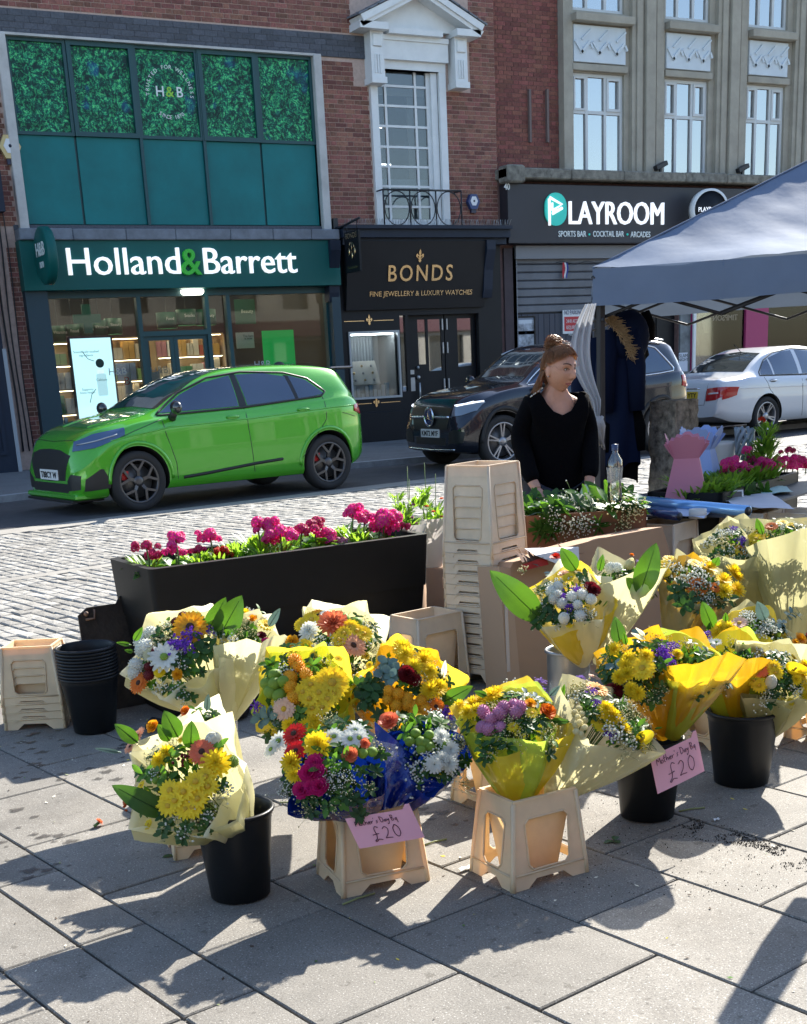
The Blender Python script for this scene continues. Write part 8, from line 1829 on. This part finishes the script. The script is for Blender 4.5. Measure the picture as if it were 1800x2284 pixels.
for k in range(70):
    if k < 40: c_ = gp(q.uniform(20, 320), q.uniform(1625, 1740))
    elif k < 58: c_ = gp(q.uniform(0, 160), q.uniform(1790, 1960))
    else: c_ = gp(q.uniform(900, 1100), q.uniform(1790, 1840))
    r = q.uniform(.006, .03); n = 12; stn.add([(c_.x+r*(1+.4*math.sin(j*2.1+k))*math.cos(j*PI/6), c_.y+r*.7*(1+.4*math.cos(j*1.7+k))*math.sin(j*PI/6), .0012+k*.00001) for j in range(n)], [tuple(range(n))])
tag(stn.build('water_stains', m_wet, fix=False), 'dark damp blotches on the paving round the buckets', 'stains', None, 'stuff')
def scrap(name, lab, cat, px, py, kind, **k):
    p = gp(px, py); t = thing(name, lab, cat, p, k.get('rz', 0))
    if kind == 'bud': link('petals', head('C', 'coral'), t, Matrix.Translation((0, 0, .014)) @ Matrix.Rotation(.9, 4, 'Y') @ Matrix.Scale(.016, 4)); MB().tube([(0, 0, .012), (-.02, -.01, .006)], .005, 6).build('calyx', M_stem, t)
    elif kind == 'stem': L_ = k['L']; MB().tube([(0, 0, .004), (L_*.5, .004, .005), (L_, 0, .004)], .0028, 6).build('stalk', mats_[4], t)
    elif kind == 'paper': MB().grid(lambda a, b_: ((a-.5)*k['w'], (b_-.5)*k['h'], .004+.006*abs(math.sin(a*5+b_*3))), 6, 4).build('sheet', M_white, t)
    elif kind == 'leaf': link('blade', tuft('leaf', M_leafd, 3, .005, .004, .03, .012, 9, .1, .1), t)
scrap('fallen_bud', 'small fallen peach rosebud on the sunlit paving', 'flower', 222, 1842, 'bud')
scrap('twig', 'cut green stem lying before the left front crate', 'stem', 765, 2020, 'stem', L=.11, rz=.15); scrap('twig', 'cut green stem lying between the two front crates', 'stem', 945, 1888, 'stem', L=.085, rz=.05)
scrap('twig', 'long thin cut stem lying left of the blue bouquets', 'stem', 625, 1792, 'stem', L=.12, rz=-.75); scrap('twig', 'thin twig lying right of the price card bucket', 'stem', 1515, 1812, 'stem', L=.09, rz=-.25)
scrap('paper_scrap', 'white paper scrap tucked under the right front crate', 'paper', 1040, 1940, 'paper', w=.05, h=.018, rz=.1); scrap('paper_scrap', 'tiny white paper scrap near the spilt compost', 'paper', 1598, 1832, 'paper', w=.025, h=.012)
scrap('cream_card', 'cream paper piece lying behind the front black bucket', 'paper', 340, 1850, 'paper', w=.10, h=.05, rz=.2)
scrap('fallen_leaf', 'green leaf lying left of the front black bucket', 'leaf', 388, 1908, 'leaf'); scrap('fallen_leaf', 'curled brown leaf on the paving right of the right front crate', 'leaf', 1370, 1876, 'leaf')
# ------------------------------------------------------------------ people
M_skin = mat('skin', (.48, .25, .17), .55, var=.08, vs_=30)
def skin_mesh(name, joints, edges, m, sub=2, root=0):
    me = bpy.data.meshes.new(name); me.from_pydata([j[0] for j in joints], edges, []); o = bpy.data.objects.new(name, me); C.objects.link(o)
    sk = o.modifiers.new('s', 'SKIN'); sk.use_smooth_shade = True
    for i, j in enumerate(joints):
        r = j[1]; me.skin_vertices[0].data[i].radius = r if isinstance(r, tuple) else (r, r); me.skin_vertices[0].data[i].use_root = i == root
    sb = o.modifiers.new('u', 'SUBSURF'); sb.levels = sub; sb.render_levels = sub
    me2 = bpy.data.meshes.new_from_object(o.evaluated_get(bpy.context.evaluated_depsgraph_get())); bpy.data.objects.remove(o)
    me2.materials.clear(); me2.materials.append(m); return me2
def smooth(me): me.polygons.foreach_set('use_smooth', [True]*len(me.polygons)); return me
# the flower seller; local frame: she faces -y, x to her left (picture right)
HP = at(1238, 1000, 6.85); wpos = V((HP.x, HP.y, 0)); yawW = math.atan2(-CF_.x, CF_.y)+rad(10)
wo_ = thing('person', 'woman in a black long sleeved top with tied back brown hair looking to the right', 'person', wpos, yawW, None, Matrix.Translation(wpos) @ Matrix.Rotation(yawW, 4, 'Z') @ Matrix.Diagonal((.94, .96, .95, 1)))
J = [((0, .02, .92), (.15, .12)), ((0, .02, 1.02), (.145, .115)), ((0, .0, 1.16), (.14, .105)), ((0, -.02, 1.26), (.095, .07)), ((.0, -.03, 1.335), (.055, .055)), ((.0, -.04, 1.38), (.046, .048)),
     ((.135, -.01, 1.235), .038), ((.19, .0, 1.08), .038), ((.16, -.14, .86), .034), ((.13, -.20, .80), .028),
     ((-.135, -.01, 1.235), .038), ((-.20, .0, 1.07), .038), ((-.19, -.15, .86), .034), ((-.17, -.22, .80), .028),
     ((.09, .02, .80), .085), ((.09, .0, .46), .06), ((.09, .02, .08), .04), ((.09, -.12, .04), .035), ((-.09, .02, .80), .085), ((-.09, .0, .46), .06), ((-.09, .02, .08), .04), ((-.09, -.12, .04), .035)]
Ed = [(0,1),(1,2),(2,3),(3,4),(4,5),(3,6),(6,7),(7,8),(8,9),(3,10),(10,11),(11,12),(12,13),(0,14),(14,15),(15,16),(16,17),(0,18),(18,19),(19,20),(20,21)]
body = skin_mesh('body', J, Ed, M_skin, 2)
# head: sculpted from a sphere, looking along -y
def face_r(th, ph):
    """direction -> surface point; th from top, ph around, ph=0 is the face (-y)"""
    x = math.sin(th)*math.sin(ph); y = -math.sin(th)*math.cos(ph); z = math.cos(th)
    X, Y, Z = x*.073, y*.090, z*.108
    f = max(0, -y)
    g = lambda cx, cz, sx, sz: math.exp(-((X-cx)/sx)**2-((Z-cz)/sz)**2)*f
    if Z < 0: k = 1-.32*(-Z/.108)**1.5; X *= k; Y = Y*(1-.10*(-Z/.108)) if y < 0 else Y*(1-.45*(-Z/.108))
    Y -= .026*g(0, -.020, .010, .015)+.015*g(0, .004, .008, .020)+.009*g(0, -.031, .017, .006)     # nose
    Y += .015*(g(.030, .011, .017, .011)+g(-.030, .011, .017, .011))                               # eye sockets
    Y -= .006*(g(.03, .032, .02, .008)+g(-.03, .034, .02, .008))                                   # brows
    Y -= .009*g(0, -.052, .020, .0055)+.0085*g(0, -.064, .017, .006); Y += .006*g(0, -.058, .022, .003); Y += .006*g(0, -.075, .02, .006)
    Y -= .010*g(0, -.092, .022, .014)
    s_ = .006*(g(.045, -.035, .02, .025)+g(-.045, -.035, .02, .025)); X += s_ if X > 0 else -s_
    return X, Y, Z
def headmesh(n=72, m=56):
    b = MB(); b.grid(lambda a, t: face_r(max(.001, t*PI*.999), a*2*PI-PI), n, m); return b
hm = headmesh(); turn = rad(30); HM = Matrix.Translation((.012, -.060, 1.428)) @ Matrix.Rotation(turn, 4, 'Z') @ Matrix.Rotation(rad(8), 4, 'X') @ Matrix.Scale(1.1, 4)
for sg in (-1, 1):
    hm.ball((sg*.073, .008, -.004), .024, 10, 8, 0, (.35, .75, 1.25))
    hm.ball((sg*.076, .006, -.002), .014, 8, 6, 0, (.35, .8, 1.2))
hobj = hm.mesh('h', M_skin); hobj.transform(HM)
bm = bmesh.new(); bm.from_mesh(body); bm.from_mesh(hobj); me = bpy.data.meshes.new('body'); bm.to_mesh(me); bm.free()
o = bpy.data.objects.new('tmp', me); C.objects.link(o); rm = o.modifiers.new('r', 'REMESH'); rm.mode = 'VOXEL'; rm.voxel_size = .0034; rm.use_smooth_shade = True; sm = o.modifiers.new('s', 'SMOOTH'); sm.factor = .5; sm.iterations = 1
me2 = bpy.data.meshes.new_from_object(o.evaluated_get(bpy.context.evaluated_depsgraph_get())); bpy.data.objects.remove(o); me2.materials.clear(); me2.materials.append(M_skin)
bodyo = link('body', smooth(me2), wo_)
def hp(x, y, z): return HM @ V((x, y, z))
M_eyew = mat('eye_white', (.65, .62, .58), .3); M_iris = mat('iris_brown', (.06, .03, .015), .1); M_lip = mat('lips', (.42, .14, .12), .45); M_brow = mat('eyebrow', (.07, .035, .02), .8)
_h = headmesh(); _b = BVHTree.FromPolygons([V(v) for v in _h.v], _h.f)
def sf(x, z): h = _b.ray_cast(V((x, -.3, z)), V((0, 1, 0)))[0]; return h.y if h else -.06
def on(x, z, o=.001): return hp(x, sf(x, z)-o, z)
for sg in (-1, 1):
    ey = sf(sg*.030, .011)
    e = MB().ball(tuple(hp(sg*.030, ey+.0085, .011)), .0122, 14, 9).build('eye', M_eyew, wo_); ix = sg*.030+.003
    MB().ball(tuple(hp(ix, ey-.0012, .0105)), .0056, 12, 7, sc=(1, .5, 1)).build('iris', M_iris, e)
    b = MB(); b.grid(lambda a, t: tuple(on(sg*(.012+.036*a), .031+.008*math.sin(a*2.5)+(t-.5)*.0075*(1-a*.55), .0016)), 12, 2); b.build('eyebrow', M_brow, wo_, fix=False)
    for dz, r_, m_ in ((.0068, .0018, M_brow), (-.0062, .0011, mat('lid_skin', (.34, .16, .11), .6))):
        b = MB(); b.tube([on(sg*(.0165+.027*k/8), .0105+dz*math.sin(k/8*PI)+.0006*k*sg*0, .0022) for k in range(9)], r_, 5); b.build('eyelid', m_, wo_)
    b = MB().ball(tuple(hp(sg*.0085, sf(sg*.0085, -.031)-.0005, -.0325)), .0034, 8, 6, sc=(1, .7, .6)).build('nostril', mat('nostril', (.10, .03, .02), .8), wo_)
b = MB(); b.tube([on((k/8-.5)*.046, -.0545-.0012*math.cos(k/8*2*PI), .0) for k in range(9)], [.001, .0024, .0034, .0032, .003, .0032, .0034, .0024, .001], 6)
b.tube([on((k/8-.5)*.040, -.0622, .0) for k in range(9)], [.001, .003, .004, .0046, .0046, .0046, .004, .003, .001], 6); b.build('lips', M_lip, wo_)
MB().tube([on((k/8-.5)*.044, -.0584, .0012) for k in range(9)], .0009, 5).build('mouth_line', mat('nostril', (.10, .03, .02), .8), wo_)
# hair: cap plus strands, pulled up into a knot, loose lengths behind the ears
M_hair = mat('brown_hair', (.26, .125, .05), .4, var=.5, vs_=60, trans=.25, tcol=(.65, .30, .10), rnd=.1); q = random.Random(31)
cap = MB()
def capf(a, t):
    ph = a*2*PI-PI; thm = .27*PI+.42*PI*(abs(ph)/PI)**1.4; th = max(.001, t*thm); X, Y, Z = face_r(th, ph); k = 1.10+.022*math.sin(ph*23)*min(1, t*2)+.02*noise_at((ph*4, t*6, 1))
    return tuple(hp(X*k*1.02, Y*k, Z*k*1.03))
cap.grid(capf, 110, 26); hair = cap.build('hair', M_hair, wo_, fix=False)
st = MB(); kc = V((0, .05, .112))
for k in range(520):       # swept up to the knot
    ph = q.uniform(-PI, PI); thm = (.27+.42*(abs(ph)/PI)**1.4)*PI; X, Y, Z = face_r(thm*q.uniform(.75, 1.02), ph); P0 = V((X, Y, Z))*1.12; pts = []
    for i in range(6):
        t = i/5; p = P0.lerp(kc, t); n_ = p.normalized(); rr = V((n_.x*.086, n_.y*.104, n_.z*.126)).length; p = n_*max(p.length, rr) if t < .8 else p; pts.append(hp(*p))
    st.tube(pts, [.0011, .0013, .0014, .0014, .0012, .0008], 3, cap=False)
for k in range(380):       # knot
    a = q.random()*6.28; r = .034*q.uniform(.6, 1.35); c_ = V((q.gauss(0, .008), .055, .118)); ax_ = V((q.gauss(0, 1), q.gauss(0, 1), q.gauss(0, 1))).normalized(); u = ax_.orthogonal().normalized(); w2 = ax_.cross(u)
    st.tube([hp(*(c_+(u*math.cos(a+j*.5)+w2*math.sin(a+j*.5))*r)) for j in range(6)], .0013, 3, cap=False)
for k in range(760):       # loose lengths down the back and by the cheek
    sd = -1 if q.random() < .68 else 1; ph = sd*q.uniform(1.95, 3.0); X, Y, Z = face_r(.52*PI, ph); p = V((X, Y, Z))*1.07; L_ = q.uniform(.11, .21)*(1 if sd < 0 else .8); pts = []; wv = q.uniform(0, 6)
    for i in range(8): t = i/7; pts.append(hp(p.x*(1.05+.38*t)+sd*.016*t+.006*math.sin(t*7+wv), p.y+.010*math.sin(t*5+wv)+.02*t, p.z-L_*t))
    st.tube(pts, [.0014, .0014, .0014, .0013, .0012, .0011, .0009, .0005], 3, cap=False)
for k in range(170):        # flyaways
    ph = q.uniform(-PI, PI); X, Y, Z = face_r(q.uniform(.05, .5)*PI, ph); p = V((X, Y, Z))*1.1; st.tube([hp(*p), hp(*(p*1.12+V((q.uniform(-.01, .01), .01, .01)))), hp(*(p*1.18+V((q.uniform(-.02, .02), .02, .005))))], .0006, 3, cap=False)
tag(st.build('hair_strands', M_hair, hair, fix=False), kind='stuff')
for sg in (-1, 1): MB().ball(tuple(hp(sg*.077, .0, -.03)), .004, 6, 5).build('earring', M_chrome, wo_)
MB().ball(tuple(wpos*0+V((.02, -.115, 1.352))), .004, 6, 5).build('pendant', M_chrome, wo_)
# black top
JT = [((0, .02, .70), (.20, .165)), ((0, .02, .86), (.19, .16)), ((0, .02, 1.0), (.185, .155)), ((0, .0, 1.12), (.18, .145)), ((0, -.012, 1.225), (.165, .115)), ((0, -.02, 1.285), (.13, .085)),
      ((.15, -.01, 1.25), .078), ((.20, .0, 1.08), .060), ((.165, -.14, .885), .050), ((.145, -.175, .845), .042), ((-.15, -.01, 1.25), .078), ((-.21, .0, 1.07), .060), ((-.195, -.15, .885), .050), ((-.18, -.19, .845), .042)]
top = skin_mesh('black_top', JT, [(0,1),(1,2),(2,3),(3,4),(4,5),(4,6),(6,7),(7,8),(8,9),(4,10),(10,11),(11,12),(12,13)], mat('black_knit', (.002, .002, .003), .95, spec=.08, bump=.3, bs=60), 3)
to = bpy.data.objects.new('t', top); C.objects.link(to); ck = MB(); U_ = [(-.125, 1.42), (-.112, 1.315), (-.085, 1.255), (-.05, 1.212), (0, 1.19), (.05, 1.21), (.085, 1.255), (.112, 1.315), (.125, 1.42)]
ck.plate([(x+.008, z) for x, z in U_], [], .62, 0, Matrix.Translation((0, -.6, 0))); co = ck.build('ck', M_blk); md = to.modifiers.new('b', 'BOOLEAN'); md.object = co; md.operation = 'DIFFERENCE'
top = bpy.data.meshes.new_from_object(to.evaluated_get(bpy.context.evaluated_depsgraph_get())); bpy.data.objects.remove(to); bpy.data.objects.remove(co)
link('black_top', smooth(top), wo_).data.set_sharp_from_angle(angle=rad(50))
# chest and neck under the neckline
JC = [((.005, -.012, 1.10), (.145, .118)), ((.005, -.018, 1.20), (.140, .104)), ((.005, -.022, 1.255), (.105, .072)), ((.005, -.030, 1.31), (.054, .052)), ((.008, -.038, 1.37), (.047, .048))]
link('neck_skin', smooth(skin_mesh('neck_skin', JC, [(0,1),(1,2),(2,3),(3,4)], M_skin, 3)), wo_)
MB().grid(lambda a, t: (-.10-.07*a+.004*math.sin(t*20), -.075+.03*t-.0+.0, 1.315-.055*a+.012*t), 6, 3).build('shoulder_beads', mat('bead_white', (.6, .58, .5), .5), wo_) if False else None
bd = MB()
for k in range(46): a = q.random(); bd.ball((-.085-.075*a, -.055+.05*q.random()-.02, 1.335-.045*a+.004), .0035, 5, 4)
bd.build('shoulder_beads', mat('bead_white', (.65, .62, .55), .3), wo_)
# hands
def hand(wr, dr, up, sg, par):
    dr = dr.normalized(); side = dr.cross(up).normalized()*sg; up = side.cross(dr).normalized()*sg
    P = lambda a, b_, c_: tuple(wr+dr*a+side*b_+up*c_)
    j = [(P(0, 0, 0), (.026, .019)), (P(.035, 0, .0), (.034, .016)), (P(.075, 0, 0), (.036, .014))]; e = [(0, 1), (1, 2)]
    m1 = skin_mesh('palm', j, e, M_skin, 2); bm = bmesh.new(); bm.from_mesh(m1)
    for k, (b_, L_) in enumerate(((-.027, .062), (-.009, .072), (.009, .068), (.026, .052))):
        f = skin_mesh('f', [(P(.06, b_, 0), .0092), (P(.06+L_*.45, b_*1.08, -.004), .0088), (P(.06+L_*.75, b_*1.1, -.02), .0080), (P(.06+L_*.92, b_*1.1, -.038), .0066)], [(0,1),(1,2),(2,3)], M_skin, 2); bm.from_mesh(f)
    f = skin_mesh('f', [(P(.018, -.024, 0), .0125), (P(.042, -.046, -.010), .0105), (P(.068, -.054, -.020), .0085)], [(0,1),(1,2)], M_skin, 2); bm.from_mesh(f)
    me = bpy.data.meshes.new('hand'); bm.to_mesh(me); bm.free(); me.materials.append(M_skin); link('hand', smooth(me), par)
hand(V((.13, -.195, .815)), V((-.15, -.5, -.85)), V((0, -.8, .5)), 1, wo_); hand(V((-.17, -.215, .815)), V((.1, -.5, -.85)), V((0, -.8, .5)), -1, wo_)
jn = skin_mesh('jeans', [((0, .02, .90), (.17, .14)), ((.09, .02, .80), .105), ((.09, .0, .46), .078), ((.09, .02, .10), .06), ((-.09, .02, .80), .105), ((-.09, .0, .46), .078), ((-.09, .02, .10), .06)], [(0,1),(1,2),(2,3),(0,4),(4,5),(5,6)], mat('dark_denim', (.012, .016, .03), .85), 2); link('trousers', smooth(jn), wo_)
# a customer just outside the picture whose shadow falls in at the bottom right
cu_ = thing('person', 'customer in a dark coat with a bag, standing past the right edge', 'person', (3.10, 2.32, 0), rad(70)); cm = skin_mesh('body', [((0, 0, .95), (.17, .13)), ((0, 0, 1.15), (.18, .13)), ((0, 0, 1.35), (.17, .11)), ((0, 0, 1.46), .055), ((0, -.01, 1.58), (.085, .10)), ((0, -.01, 1.66), (.08, .09)), ((.2, 0, 1.36), .06), ((.25, 0, 1.08), .05), ((.24, -.06, .84), .04), ((-.2, 0, 1.36), .06), ((-.25, .0, 1.08), .05), ((-.22, -.1, .86), .04), ((.1, 0, .8), .1), ((.1, 0, .45), .07), ((.1, 0, .08), .05), ((-.1, 0, .8), .1), ((-.1, 0, .45), .07), ((-.1, 0, .08), .05)],
  [(0,1),(1,2),(2,3),(3,4),(4,5),(2,6),(6,7),(7,8),(2,9),(9,10),(10,11),(0,12),(12,13),(13,14),(0,15),(15,16),(16,17)], M_navyc, 2); link('body', smooth(cm), cu_)
bg_ = thing('shopping_bag', 'shopping bag held by the customer past the right edge', 'bag', (3.02, 2.66, .62), rad(30)); MB().bbox((-.16, -.05, 0), (.16, .05, .34), .01).build('bag_body', M_navyc, bg_); MB().tube([(-.08, 0, .34), (-.06, 0, .50), (.06, 0, .50), (.08, 0, .34)], .008, 6).build('bag_handle', M_navyc, bg_)
